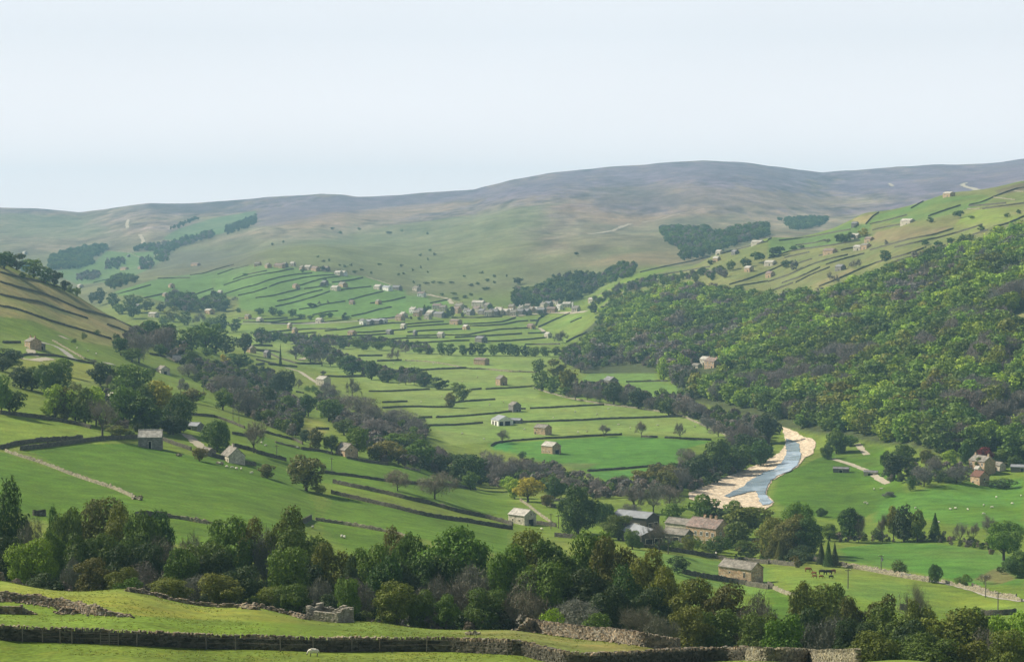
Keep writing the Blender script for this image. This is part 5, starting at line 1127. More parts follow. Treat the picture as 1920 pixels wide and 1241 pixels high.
T('G', [(200, 278, 382, 105, 'w'), (330, 278, 425, 150, 'r'), (400, 350, 552, 145, 'o'), (225, 360, 515, 150, 'w'), (300, 400, 535, 110, 'w'), (470, 190, 280, 110, 'w'), (400, 190, 270, 90, 'w'), (560, 210, 292, 100, 'w'), (660, 215, 300, 130, 'm'), (500, 290, 380, 160, 'm'), (420, 240, 330, 120, 'm'), (770, 250, 330, 140, 'm'), (960, 200, 332, 110, 'd'), (860, 230, 320, 110, 'm'), (1100, 270, 442, 110, 'b'), (1170, 290, 440, 90, 'b'), (1235, 240, 430, 110, 'b'), (1220, 360, 472, 100, 'g'), (990, 280, 345, 60, 'g', 'bush'),
        (460, 470, 585, 130, 'm'), (550, 480, 592, 120, 'm'), (640, 480, 605, 130, 'm'), (740, 445, 618, 160, 'k'), (830, 490, 625, 130, 'm'), (920, 500, 645, 150, 'k'), (1010, 560, 655, 120, 'm'), (1140, 555, 690, 140, 'w'), (1250, 560, 705, 150, 'm'), (1350, 590, 725, 150, 'm'), (1080, 560, 670, 100, 'k'), (390, 480, 560, 90, 'w'),
        (670, 742, 848, 100, 'q'), (940, 718, 857, 85, 'q'), (1222, 732, 867, 110, 'p'), (1280, 920, 1085, 190, 'm'), (1470, 875, 1095, 150, 'k'), (1380, 970, 1135, 160, 'w'), (1640, 900, 1105, 210, 'w'), (1560, 960, 1110, 150, 'k'), (1700, 820, 1035, 190, 'k'), (1810, 860, 1062, 170, 'd'), (1600, 780, 990, 160, 'm'), (1500, 740, 850, 130, 'm'), (1420, 700, 800, 120, 'm'), (1150, 1055, 1205, 210, 'r'), (960, 1085, 1205, 190, 'r'), (1230, 1080, 1215, 160, 'k'), (1050, 1040, 1190, 150, 'r'), (800, 1110, 1230, 100, 'm'), (1100, 490, 590, 100, 'w', 'bush'), (1000, 430, 442, 40, 'k', 'bush'),
        (80, 950, 1010, 70, 'k', 'bush'), (620, 1150, 1260, 130, 'm'), (300, 1080, 1180, 160, 'm'), (170, 1010, 1150, 180, 'm'), (40, 980, 1130, 180, 'm'), (440, 1130, 1230, 150, 'm'), (360, 60, 165, 110, 'm'), (330, 90, 170, 80, 'm')])
T('P', [(1568, 800, 850, 40, 'g'), (1440, 770, 830, 50, 'k'), (1400, 790, 845, 50, 'm'), (1350, 820, 890, 50, 'w'), (1310, 850, 905, 50, 'k'), (1280, 870, 920, 50, 'm'), (1250, 880, 925, 44, 'r')])
# terraces and ridge
T('N', [(1085, 210, 270, 50, 'k'), (1070, 250, 300, 90, 'm', 'bush'), (960, 450, 505, 90, 'k', 'bush'), (1030, 430, 480, 45, 'm'), (1110, 420, 470, 40, 'm'), (240, 500, 545, 60, 'd'), (450, 500, 580, 90, 'd'), (570, 490, 575, 90, 'k'), (650, 520, 580, 80, 'd'), (770, 510, 600, 90, 'w'), (850, 560, 610, 90, 'd'), (1060, 550, 610, 90, 'w'), (1130, 545, 605, 80, 'd'), (1270, 545, 620, 60, 'k'), (1300, 575, 620, 90, 'd', 'bush'), (940, 570, 620, 80, 'w'),
        (310, 165, 195, 50, 'd', 'bush'), (860, 120, 160, 50, 'd', 'bush'), (1070, 95, 150, 60, 'k', 'bush'), (210, 385, 440, 70, 'm'), (30, 400, 500, 110, 'd'), (100, 430, 540, 110, 'k'), (430, 700, 770, 70, 'd'), (500, 720, 800, 70, 'w'), (300, 750, 890, 140, 'd'), (600, 745, 830, 70, 'd'), (700, 775, 830, 50, 'w'), (830, 790, 860, 100, 'm'), (1000, 780, 860, 80, 'd'), (1380, 780, 880, 100, 'w'), (1600, 820, 910, 120, 'k'), (1250, 840, 880, 60, 'k', 'bush'), (1180, 820, 880, 70, 'm', 'bush')])
T('D', [(850, 730, 815, 90, 'd', 'tree', 'lone dark tree'), (510, 615, 680, 50, 'k'), (560, 620, 672, 60, 'd'), (600, 600, 665, 70, 'k'), (690, 570, 640, 70, 'y'), (540, 610, 680, 60, 'd', 'bush'), (1325, 640, 695, 60, 'd'), (1180, 490, 535, 60, 'd', 'bush'), (1380, 440, 505, 80, 'w', 'bush'), (1480, 480, 510, 50, 'w', 'bush'), (1820, 435, 470, 50, 'd', 'bush'), (1740, 460, 495, 60, 'w', 'bush'), (620, 800, 870, 70, 'p'), (660, 790, 860, 80, 'p'), (200, 800, 880, 70, 'p', 'bush'), (60, 700, 780, 110, 'd', 'bush'), (140, 800, 860, 90, 'd', 'bush'),
        (40, 710, 785, 90, 'k', 'bush'), (180, 700, 735, 80, 'd', 'bush'), (240, 695, 725, 60, 'k', 'bush'), (450, 880, 960, 60, 'p'), (500, 900, 980, 60, 'p'), (1150, 650, 700, 70, 'd', 'bush'), (1230, 660, 715, 80, 'd', 'bush'), (430, 650, 675, 60, 'm', 'bush'), (1660, 550, 620, 90, 'w'), (1550, 545, 600, 60, 'd', 'bush'), (640, 550, 572, 30, 'k', 'bush'), (860, 655, 700, 30, 'p', 'bush')])
T('C', [(470, 745, 775, 40, 'k', 'bush'), (40, 930, 985, 70, 'k'), (20, 990, 1020, 30, 'k', 'bush'), (1690, 780, 860, 100, 'd', 'bush'), (1790, 740, 830, 110, 'd', 'bush'), (1600, 800, 880, 80, 'w', 'bush'), (1520, 840, 900, 70, 'w', 'bush'), (1400, 850, 900, 60, 'w', 'bush'), (960, 930, 970, 60, 'w', 'bush'), (1350, 870, 910, 60, 'd', 'bush'), (880, 950, 1030, 90, 'm', 'bush'), (780, 950, 1040, 80, 'm'), (690, 1030, 1090, 60, 'w', 'bush'), (600, 1110, 1200, 90, 'k'), (690, 1110, 1200, 90, 'k'), (1450, 800, 840, 70, 'k', 'bush')])
# scrub dotted over the hill behind the village
T('B', [(x, y - 12, y + 10, w_, 'kdd'[i % 3], 'bush') for i, (x, y, w_) in enumerate([(560, 575, 40), (610, 605, 44), (750, 578, 30), (960, 605, 60), (1060, 590, 20), (1245, 612, 24), (120, 690, 26), (200, 672, 22), (450, 780, 20), (490, 815, 30), (530, 805, 20), (650, 850, 36), (690, 840, 26), (610, 845, 18), (720, 890, 50), (770, 878, 30), (835, 898, 26), (900, 838, 34), (1060, 845, 34), (1195, 768, 24), (1265, 735, 26), (1300, 762, 30), (1250, 798, 22), (1140, 876, 20), (1198, 858, 18), (1250, 895, 14), (1040, 908, 26), (1075, 905, 24), (1145, 965, 26), (1190, 990, 40), (1240, 975, 50), (1290, 965, 36), (1345, 972, 50), (1425, 970, 40), (1515, 925, 24), (1640, 895, 36), (1560, 985, 50), (1610, 975, 40), (1680, 950, 50), (1730, 920, 34), (1730, 965, 30), (1680, 1010, 70), (1825, 918, 18), (1350, 1055, 36), (1440, 1050, 50), (1450, 1085, 60), (1520, 1070, 60), (1560, 1055, 40), (1635, 1090, 26)])], group='scrub bushes dotted over the open hill')

# ---- woods: the trees that show largest stand as things of their own, the deep rest is one mass
def scatter(rg, pts, gap, Y0=None, Y1=None, n=14, mx=5000, seed=1):
    r = np.random.default_rng(seed)
    pw = polyw(rg, pts, Y0, Y1, n)
    x0, x1, y0_, y1_ = pw[:, 0].min(), pw[:, 0].max(), pw[:, 1].min(), pw[:, 1].max()
    gx_, gy_ = np.meshgrid(np.arange(x0, x1, gap), np.arange(y0_, y1_, gap * .9))
    gx_ = gx_ + (np.arange(gx_.shape[0]) % 2)[:, None] * gap * .5
    gx_, gy_ = gx_.ravel() + r.uniform(-.38, .38, gx_.size) * gap, gy_.ravel() + r.uniform(-.38, .38, gx_.size) * gap
    m = inside(pw, gx_, gy_)
    return np.column_stack([gx_[m], gy_[m]])[:mx]
def mass(name, pts, keys, tones, hts, seed=1, wr=(.75, 1.05), kind='stuff'):
    """one object holding many plants that no one could count"""
    r = np.random.default_rng(seed)
    V_, F_, T_, o = [], [], [], 0
    for (x, y), tn in zip(pts, tones):
        key = keys(tn, r); v, f = PROTO[key][r.integers(len(PROTO[key]))][2]
        h = r.uniform(*hts); wd = h * r.uniform(*wr)
        a = r.uniform(0, 6.28); ca, sa = math.cos(a), math.sin(a)
        q = v * [wd / 8, wd / 8, h / H0]
        q = np.column_stack([q[:, 0] * ca - q[:, 1] * sa + x, q[:, 0] * sa + q[:, 1] * ca + y, q[:, 2] + float(zat(x, y)) - .4])
        c = 1.04 * np.array(TONE[tn][0]) * r.uniform(.8, 1.2) * (1 + 1.0 * float(fbm(np.array([x / 45.]), np.array([y / 60.]), 2)[0])) * np.array([r.uniform(.9, 1.12), 1, r.uniform(.9, 1.1)])
        V_.append(q); F_.append(f + o); T_.append(np.tile(c, (len(q), 1))); o += len(q)
    me = np_mesh(name, np.concatenate(V_), np.concatenate(F_), [LMS])
    set_col(me, np.concatenate(T_), 'Tint')
    ob = add_obj(name, me); ob['kind'] = kind
    return ob
WOOD = [(1122, 640), (1128, 606), (1155, 580), (1200, 562), (1269, 550), (1330, 549), (1383, 562), (1440, 572), (1480, 574), (1560, 562), (1640, 532), (1700, 510), (1790, 480), (1860, 460), (1990, 418), (1990, 570), (1925, 575), (1885, 592), (1870, 610), (1925, 625), (1990, 640), (1990, 870), (1870, 862), (1790, 850), (1720, 835), (1660, 828), (1600, 818), (1530, 806), (1480, 796), (1440, 776), (1380, 764), (1330, 752), (1290, 738), (1275, 728), (1255, 700), (1200, 684), (1150, 672), (1110, 682), (1090, 668)]
wp = scatter('P', WOOD, 9.3, 1000, 2700, 16, 9000, 3)
wr_ = np.random.default_rng(5)
_pu, _pv = wp[:, 0] / wp[:, 1], zat(wp[:, 0], wp[:, 1]) / wp[:, 1]
wpx, wpy = uv2pix(_pu, _pv)
# glades round the farm in the wood and the pale clearing
gl = ((wpx - 1325) / 40) ** 2 + ((wpy - 704) / 32) ** 2 < 1
wp, wpx, wpy = wp[~gl], wpx[~gl], wpy[~gl]
cl = fbm(wp[:, 0] / 60, wp[:, 1] / 60, 3); cl2 = fbm(wp[:, 0] / 28 + 9, wp[:, 1] / 34, 2)
low = np.clip((wpy - 600) / 220, 0, 1)          # barer towards the foot of the hill
tones = []
for i in range(len(wp)):
    b = cl[i] * 2.2 + cl2[i] * 1.2 + wr_.normal(0, .22) + low[i] * .34 - .22
    if b > .25: tones.append(wr_.choice(list('mmpw')))
    elif b > .08: tones.append(wr_.choice(list('mwopgw')))
    else: tones.append(wr_.choice(list('gggbbwdggo')))
tones = np.array(tones)
order = np.argsort(wp[:, 1])
inview = (wpx > -20) & (wpx < 1945)
n_leafy = sum(o.name.startswith('broadleaf_tree') for o in COL.objects); n_bare = sum(o.name.startswith('bare_tree') for o in COL.objects)
big = []
for i in order:
    if not inview[i]: continue
    if tones[i] in TWIGGY:
        if n_bare < 298: n_bare += 1; big.append(i)
    elif n_leafy < 298: n_leafy += 1; big.append(i)
    if len(big) > 230: break
print('leafy, bare', n_leafy, n_bare)
bigset = set(big)
for i in big:
    h = 8 + 10 * wr_.random() ** 1.2
    make_tree('tree', tones[i], wp[i, 0], wp[i, 1], h, h * wr_.uniform(.75, 1.2), wpx[i], wpy[i], 'trees of the hillside wood')
rest = [i for i in order if i not in bigset and wpx[i] < 2000]
mass('woodland', wp[rest], lambda t, r: 'bare_far' if t in TWIGGY and r.random() < .5 else 'leafy_far', tones[rest], (8, 18), 11, (.75, 1.2))
print('wood', len(wp), len(rest))
def wood(name, rg, pts, gap, tonestr, hts, Y0=None, Y1=None, seed=1, key=None):
    p = scatter(rg, pts, gap, Y0, Y1, 10, 3000, seed)
    if not len(p): print('wood miss', rg, pts[0]); return
    r = np.random.default_rng(seed)
    t = r.choice(list(tonestr), len(p))
    print(name, len(p))
    return mass(name, p, key or (lambda tn, rr: 'bare_far' if tn in TWIGGY and rr.random() < .4 else 'leafy_far'), t, hts, seed)
FK = lambda tn, rr: 'bush_far'
wood('plantation', 'T', [(-40, 300), (60, 250), (180, 205), (400, 165), (620, 150), (650, 185), (500, 270), (400, 300), (500, 350), (300, 410), (0, 425), (-60, 425)], 13, 'dwd', (10, 14), 3000, 6500, 21, FK)
wood('woodland', 'C', [(1080, 590), (1250, 590), (1400, 590), (1480, 620), (1600, 600), (1862, 560), (1862, 640), (1640, 700), (1560, 740), (1260, 810), (1210, 810), (1250, 750), (1130, 690)], 13, 'dwwdm', (9, 14), 2700, 4500, 22, FK)
wood('woodland', 'D', [(80, 520), (300, 510), (430, 515), (420, 550), (300, 580), (180, 590)], 13, 'dwd', (9, 13), 2900, 5500, 23, FK)
wood('woodland', 'C', [(0, 1060), (120, 1040), (240, 1010), (300, 960), (500, 920), (640, 930), (780, 860), (900, 870), (860, 940), (760, 960), (640, 1010), (560, 1060), (440, 1110), (200, 1150), (0, 1150)], 11, 'dwdwm', (8, 13), 2600, 3600, 24, FK)
wood('woodland', 'T', [(620, 350), (820, 310), (860, 340), (760, 420), (640, 430)], 15, 'kdm', (9, 13), 3000, 5500, 25, FK)
wood('woodland', 'T', [(640, 620), (760, 530), (960, 520), (1000, 570), (800, 640), (680, 670)], 14, 'dkw', (9, 13), 2900, 5500, 26, FK)
wood('woodland', 'T', [(960, 200), (1080, 140), (1300, 130), (1450, 90), (1700, 20), (1920, -30), (1920, 40), (1500, 170), (1380, 230), (1380, 330), (1250, 330), (1200, 210)], 15, 'dwmd', (9, 13), 3000, 6500, 27, FK)
wood('woodland', 'T', [(280, 510), (420, 460), (560, 450), (560, 530), (420, 560), (280, 550)], 15, 'mkm', (7, 10), 2900, 5500, 28, FK)
wood('woodland', 'A', [(1230, 200), (1300, 165), (1430, 120), (1440, 130), (1300, 190)], 16, 'kk', (8, 12), 3600, 7000, 29, FK)
wood('woodland', 'A', [(1640, 190), (1740, 150), (1862, 100), (1862, 160), (1740, 210), (1650, 240)], 16, 'kk', (8, 12), 3600, 7000, 30, FK)
wood('woodland', 'A', [(1200, 740), (1240, 690), (1400, 700), (1440, 740), (1560, 690), (1660, 720), (1640, 790), (1400, 800), (1240, 790)], 12, 'kdwm', (9, 14), 2000, 3400, 31, FK)
wood('woodland', 'T', [(1020, 300), (1140, 290), (1200, 330), (1180, 420), (1060, 420)], 14, 'kdm', (7, 11), 3000, 5500, 32, FK)
wood('woodland', 'C', [(560, 1130), (700, 1060), (880, 985), (1000, 960), (1200, 930), (1380, 905), (1560, 880), (1560, 940), (1400, 960), (1100, 990), (900, 1030), (700, 1090), (600, 1150)], 11, 'wdmwm', (5, 10), 1900, 3000, 33)
# short rough tufts in the front fields
_g = hit([588], [1230], 200, 300)[0]; SHX, SHY = _g[0], _g[1]
def tufts(n, seed):
    r = np.random.default_rng(seed)
    Y = r.uniform(232, 340, n); px = r.uniform(-60, 1500, n); u, _q = pix2uv(px, 700); x = u * Y
    keep = (fbm(x / 9, Y / 9, 3) + r.normal(0, .08, n) > -.02) & (np.hypot(x - SHX, (Y - SHY) * .5) > 2)
    for l_ in NEARL:
        dd = np.min(np.hypot(x[:, None] - l_[None, ::6, 0], Y[:, None] - l_[None, ::6, 1]), 1); keep &= dd > .8
    x, Y = x[keep], Y[keep]; m = len(x)
    c = np.repeat(np.column_stack([x, Y, zat(x, Y)]), 5, 0); k = len(c)
    a = r.uniform(0, 6.28, k); hh_ = r.uniform(.02, .10, k); w_ = r.uniform(.03, .08, k)
    c = c + np.column_stack([r.normal(0, .09, k), r.normal(0, .09, k), np.zeros(k)])
    t = np.column_stack([np.cos(a), np.sin(a), np.zeros(k)]) * w_[:, None]; up = np.column_stack([r.normal(0, .3, k) * hh_, r.normal(0, .3, k) * hh_, hh_])
    v = np.stack([c - t, c + t, c + up + t * .3, c + up - t * .3], 1).reshape(-1, 3)
    me = np_mesh('grass', v, np.arange(len(v)).reshape(-1, 4), [LMS])
    base = np.where(r.random(m)[:, None] < .35, [[.23, .23, .055]], np.where(r.random(m)[:, None] < .4, [[.13, .20, .025]], [[.19, .24, .04]]))
    set_col(me, np.repeat(base, 20, 0), 'Tint'); o = add_obj('grass', me); o['kind'] = 'stuff'
NEARL = [FRONT]
tufts(20000, 61)
# undergrowth beneath the belt and along the stream and river banks
def under(rg, pts, gap, tn, hts, Y0=None, Y1=None, seed=1): return wood('undergrowth', rg, pts, gap, tn, hts, Y0, Y1, seed, FK)
r = np.random.default_rng(77)
bx, by = [], []
for _ in range(900):
    px = r.uniform(-60, 1980); Y = r.uniform(348, 435)
    u, _v = pix2uv(px, 700); bx.append(float(u) * Y); by.append(Y)
p = np.column_stack([bx, by])
mass('undergrowth', p, lambda t, r: 'bush_far' if r.random() < .5 else 'bush', np.array([r.choice(list('kkmwm')) for _ in p]), (1.8, 4.2), 41, (.8, 1.4))
under('F', [(880, 1040), (1050, 1060), (1300, 1110), (1560, 1190), (1862, 1230), (1862, 1160), (1600, 1060), (1400, 1020), (1200, 960), (1250, 830), (1180, 760), (900, 760), (640, 700), (560, 600), (460, 560), (420, 620), (560, 760), (650, 820), (760, 930)], 5.5, 'mmkwm', (3, 7), 700, 1700, 42)
under('G', [(-100, 1130), (100, 1060), (400, 1120), (600, 1220), (900, 1215), (1050, 1120), (1250, 1080), (1500, 1040), (1600, 1000), (1862, 960), (1900, 1000), (1700, 1080), (1500, 1180), (1350, 1240), (1000, 1300), (600, 1300), (200, 1250)], 5.5, 'mmkwp', (3, 7), 800, 1400, 43)
under('G', [(420, 540), (700, 600), (1000, 640), (1200, 670), (1400, 760), (1560, 850), (1600, 990), (1800, 960), (1900, 850), (1862, 760), (1600, 700), (1300, 640), (1300, 560), (1000, 590), (900, 520), (700, 500), (460, 480)], 6.5, 'mmwkmp', (4, 8), 1000, 2000, 44)
under('G', [(340, 300), (500, 370), (640, 350), (850, 310), (1000, 340), (1040, 270), (900, 240), (600, 230), (400, 200)], 8, 'mmwk', (4, 9), 1300, 2400, 45)
under('F', [(0, 200), (160, 150), (460, 190), (700, 200), (900, 200), (1300, 240), (1300, 215), (900, 150), (500, 140), (200, 120), (0, 120)], 9, 'mkwm', (3, 8), 1600, 3000, 46)
under('F', [(-100, 380), (120, 400), (160, 560), (340, 620), (330, 700), (320, 840), (260, 860), (0, 740), (-200, 620)], 6, 'mkwkm', (3, 8), 900, 2200, 47)
under('F', [(260, 240), (500, 280), (700, 380), (900, 430), (1250, 480), (1250, 420), (960, 380), (700, 300), (480, 200), (300, 180)], 8, 'mmkw', (4, 9), 1300, 2500, 48)
under('E', [(360, 700), (740, 770), (1000, 830), (1330, 840), (1350, 700), (1300, 600), (1100, 520), (900, 500), (500, 600)], 6, 'kwkm', (2, 5), 700, 1500, 49)
under('E', [(800, 160), (1050, 200), (1300, 300), (1420, 400), (1520, 540), (1862, 640), (1862, 500), (1700, 360), (1400, 280), (1250, 120), (1060, 40), (950, 90)], 8, 'mkwm', (3, 7), 800, 2200, 50)
under('U', [(180, 480), (460, 560), (520, 610), (760, 560), (1250, 480), (1250, 380), (1000, 300), (700, 280), (300, 250)], 6, 'kmw', (2, 5), 800, 1500, 51)
under('M', [(340, 360), (520, 380), (900, 372), (1200, 375), (1560, 430), (1650, 470), (1650, 400), (1400, 350), (1000, 340), (520, 340)], 5, 'mkwq', (1.5, 4), 600, 1100, 52)
under('L', [(1600, 480), (1862, 520), (2100, 560), (2150, 520), (2100, 470), (1862, 440), (1650, 440)], 4.5, 'kkwr', (1.5, 4), 600, 1000, 53)
# ------------------------------------------------------------------ buildings
def bm_box(x0, x1, y0, y1, z0, z1):
    v = np.array([[x, y, z] for z in (z0, z1) for y in (y0, y1) for x in (x0, x1)], float)
    f = np.array([[0, 2, 3, 1], [4, 5, 7, 6], [0, 1, 5, 4], [2, 6, 7, 3], [0, 4, 6, 2], [1, 3, 7, 5]])
    return v, f
def part(name, vf, mat, parent):
    return add_obj(name, np_mesh(name, vf[0], vf[1], [M[mat]]), parent)
def gable_walls(L, W, H, R, down=1.6):
    """walls of a gabled building as one closed shell (quads only)"""
    x, y = L / 2, W / 2
    v = np.array([[-x, -y, -down], [x, -y, -down], [x, y, -down], [-x, y, -down], [-x, -y, H], [x, -y, H], [x, y, H], [-x, y, H], [-x, 0, H + R], [x, 0, H + R], [-x, 0, H], [x, 0, H]], float)
    f = np.array([[0, 1, 5, 4], [2, 3, 7, 6], [1, 2, 6, 5], [3, 0, 4, 7], [5, 11, 9, 5 + 0], [11, 6, 9, 11]])
    quads_ = np.array([[0, 1, 5, 4], [2, 3, 7, 6], [1, 2, 6, 5], [3, 0, 4, 7]]); tris = np.array([[5, 6, 9], [7, 4, 8]])
    return v, quads_, tris
def roof_slabs(L, W, H, R, ov=.28, t=.16):
    x = L / 2 + ov * .7; y = W / 2; s = R / y; ye = y + ov
    parts = []
    for sg in (-1, 1):
        e = np.array([[-x, sg * ye, H - s * ov], [x, sg * ye, H - s * ov], [x, 0, H + R], [-x, 0, H + R]])
        v = np.concatenate([e + [0, 0, .02], e + [0, 0, .02 + t]])
        f = np.array([[0, 3, 2, 1], [4, 5, 6, 7], [0, 1, 5, 4], [1, 2, 6, 5], [2, 3, 7, 6], [3, 0, 4, 7]])
        parts.append((v, f))
    rd = bm_box(-x, x, -.16, .16, H + R + t * .55, H + R + t + .12)
    return merge(parts + [rd])
LAND = []          # buildings and other landmarks used in the labels: (px, py, words)
def opening(kind, face, pos, z, w_, h_, L, W, parent, framed=False, mat=None):
    """door or window let into a face; face f/b long sides, l/r gables"""
    d = .04
    def bx_(a0, a1, z0, z1, o0, o1):
        if face == 'f': return bm_box(a0, a1, -W / 2 - o1, -W / 2 - o0, z0, z1)
        if face == 'b': return bm_box(a0, a1, W / 2 + o0, W / 2 + o1, z0, z1)
        if face == 'r': return bm_box(L / 2 + o0, L / 2 + o1, a0, a1, z0, z1)
        return bm_box(-L / 2 - o1, -L / 2 - o0, a0, a1, z0, z1)
    a0, a1 = pos - w_ / 2, pos + w_ / 2
    if kind == 'window' and framed:
        fr = merge([bx_(a0 - .12, a0, z - .1, z + h_ + .12, -.05, d + .04), bx_(a1, a1 + .12, z - .1, z + h_ + .12, -.05, d + .04), bx_(a0, a1, z + h_, z + h_ + .12, -.05, d + .04), bx_(a0, a1, z - .14, z, -.05, d + .07), bx_((a0 + a1) / 2 - .04, (a0 + a1) / 2 + .04, z, z + h_, -.05, d + .03)])
        o = part('window', fr, 'white', parent)
        part('pane', bx_(a0, a1, z, z + h_, -.05, d), 'glass', o)
    else:
        sur = merge([bx_(a0 - .16, a0, z, z + h_, -.05, d + .03), bx_(a1, a1 + .16, z, z + h_, -.05, d + .03), bx_(a0 - .16, a1 + .16, z + h_, z + h_ + .22, -.05, d + .03)])
        o = part(kind, bx_(a0, a1, z, z + h_, -.05, d), mat or 'black', parent)
        part('stone_surround', sur, 'barn_pale', o)
def building(name, rg, cx, cy, L, W, H, R, yaw=-45, wall_m='barn', roof_m='slate', opens=(), chim=(), look='', fixed=None, cat='barn', group=None, Y=None, land=None, name_detail=True, sink=0.0):
    o_ = REG[rg]; px, py = o_[0] + cx * o_[2], o_[1] + cy * o_[2]
    g = place(px, Y) if Y else hit([px], [py])[0]
    if np.isnan(g[0]): print('building miss', rg, cx, cy); return None
    a = math.radians(yaw - 7 if yaw < 0 else yaw)
    corners = np.array([[sx * L / 2, sy * W / 2] for sx in (-1, 1) for sy in (-1, 1)])
    # the base of the visible corner sits at the image point: push the centre back by half the depth
    off = W / 2 * .8
    cxw, cyw = g[0], g[1] + off
    cw = corners @ np.array([[math.cos(a), math.sin(a)], [-math.sin(a), math.cos(a)]]) + [cxw, cyw]
    zz = zat(cw[:, 0], cw[:, 1]); z = float(np.min(zz) * .5 + np.mean(zz) * .5) - sink
    t = empty(name, (cxw, cyw, z), a)
    v, q, tr = gable_walls(L, W, H, R, down=2.4)
    add_obj('wall', np_mesh('wall', v, [q, tr], [M[wall_m]]), t)
    roof = part('roof', roof_slabs(L, W, H, R), roof_m, t)
    for op in opens: opening(*op[:6], L, W, t, *(op[6:]))
    for k, c in enumerate(chim):
        x = c; ch = merge([bm_box(x - .45, x + .45, -.35, .35, H + R - .6, H + R + 1.1), bm_box(x - .52, x + .52, -.42, .42, H + R + 1.1, H + R + 1.22)])
        cho = part('chimney', ch, wall_m, roof)
        part('chimney_pot', merge([bm_box(x - .3, x - .1, -.1, .1, H + R + 1.22, H + R + 1.6), bm_box(x + .1, x + .3, -.1, .1, H + R + 1.22, H + R + 1.6)]), 'rust', cho)
    reg(t, look, cat, px, py - 6, group, fixed)
    if land or fixed: LAND.append((px, py, land or fixed))
    return t
D = lambda face, pos, w_=1.1, h_=2.0, z=-.1, m='black': ('door', face, pos, z, w_, h_, False, m)
Wn = lambda face, pos, z, w_=.8, h_=1.1, fr=False: ('window', face, pos, z, w_, h_, fr)
BARN = (D('f', 0), Wn('f', -2.4, 2.6, .6, .7), Wn('r', 0, 3.4, .6, .8))
# near farm and barns
building('stone_barn', 'L', 1665, 672, 12.5, 6.2, 4.8, 1.8, -36, 'barn', 'slate', (Wn('f', 3.6, 2.2, .55, 1.5), Wn('f', -5.0, 1.3, .5, .7), Wn('f', -2.0, 3.0, .45, .5), D('f', -5.4, .9, 1.5, -1.0)), (), fixed='long two-storey stone barn with slate roof standing above the field wall', land='the long two-storey barn')
building('farmhouse', 'L', 1428, 385, 14.5, 8.5, 6.8, 2.9, -38, 'barn', 'slate_red',
         tuple(Wn('f', x, z, 1.0, 1.35, True) for x in (-5.4, -2.6, .2, 3.0, 5.6) for z in (.9, 3.8) if not (x == .2 and z == .9)) + (('door', 'f', .2, -.1, 1.0, 2.1, False, 'white'), Wn('r', -1.5, 4.2, .8, 1.0, True)), (-1.5, 1.3, 3.9), fixed='stone farmhouse with red-brown roof, three chimneys and white windows', cat='farmhouse', land='the red-roofed farmhouse')
building('outbuilding', 'L', 1225, 300, 11, 5.5, 3.8, 1.8, -34, 'barn_pale', 'slate', (D('f', -2), Wn('f', 2, 1.2), Wn('f', 4, 1.2)), fixed='low stone outbuilding joined to the upper side of the farmhouse', cat='outbuilding')
building('outbuilding', 'L', 1205, 370, 10, 6, 3.4, 1.7, -30, 'barn_grey', 'slate', (D('f', 1, 2.6, 2.4), Wn('f', -3, 1.2, 1.2, .8)), fixed='dark cart shed with white boarding beside the farmhouse garden', cat='shed')
M['shed_dark'] = plain('open_front_shade', (.075, .068, .058), .85, 4)  # wall colour darkened to stand for the shadow inside the open fronts
def farm_shed(cx, cy, L, W, H, R, yaw, fixed, roof='sheet', Y=None):
    t = building('farm_shed', 'L', cx, cy, L, W, H, R, yaw, 'shed_dark', roof, (D('r', -1.6, 2.6, 3.2), D('r', 1.9, 2.6, 3.2), D('f', -L / 4, 3.0, 3.0), D('f', L / 5, 3.0, 3.0)), fixed=fixed, cat='farm shed', Y=Y)
    return t
farm_shed(955, 385, 17, 9.0, 4.4, 1.9, -62, 'big open-sided timber shed with blue-grey sheet roof')
farm_shed(900, 275, 16, 9, 5.2, 1.8, -30, 'pale sheet-roofed shed standing behind the big open-sided shed')
# blue greenhouse against the farmhouse gable
g = hit([1365], [1020])[0]
t = empty('greenhouse', (g[0], g[1] + 3, g[2]), math.radians(-27))
fr_ = [bm_box(x - .05, x + .05, -1.5, -1.4, -.3, 2.1) for x in (-2.2, -1.1, 0, 1.1, 2.2)] + [bm_box(x - .05, x + .05, 1.4, 1.5, -.3, 2.1) for x in (-2.2, 0, 2.2)] + [bm_box(-2.3, 2.3, -1.55, -1.42, 2.1, 2.2), bm_box(-2.3, 2.3, 1.42, 1.55, 2.1, 2.2), bm_box(-2.3, 2.3, -.06, .06, 2.9, 3.0)]
part('frame', merge(fr_), 'white', t)
v, q, tr = gable_walls(4.2, 2.8, 2.1, .85, .2); add_obj('glazing', np_mesh('glazing', v, [q, tr, np.array([[4, 5, 9, 8], [6, 7, 8, 9]])], [M['blue']]), t)
reg(t, '', 'greenhouse', 1365, 1010, None, 'pale blue greenhouse against the dark gable of the farmhouse')
building('stone_barn', 'L', 75, 245, 8.6, 6.4, 3.9, 1.9, -38, 'barn_pale', 'slate_pale', (D('r', .4, 2.6, 2.4), Wn('r', .4, 3.9, .5, .5), Wn('f', -2, 1.6, .5, .6), Wn('f', 1.5, 1.6, .5, .6), Wn('f', -.5, 3.0, .4, .4)), fixed='cream-walled barn with a wide dark cart opening in its gable', land='the cream open-fronted barn')
building('stone_barn', 'E', 1088, 932, 8.6, 5.6, 4.6, 2.4, 4, 'barn_grey', 'slate_pale', (D('f', 0, 1.0, 3.0),), fixed='tall grey barn in shadow with pale slate roof beside the shaded wood', land='the grey barn by the wood', name_detail=True)
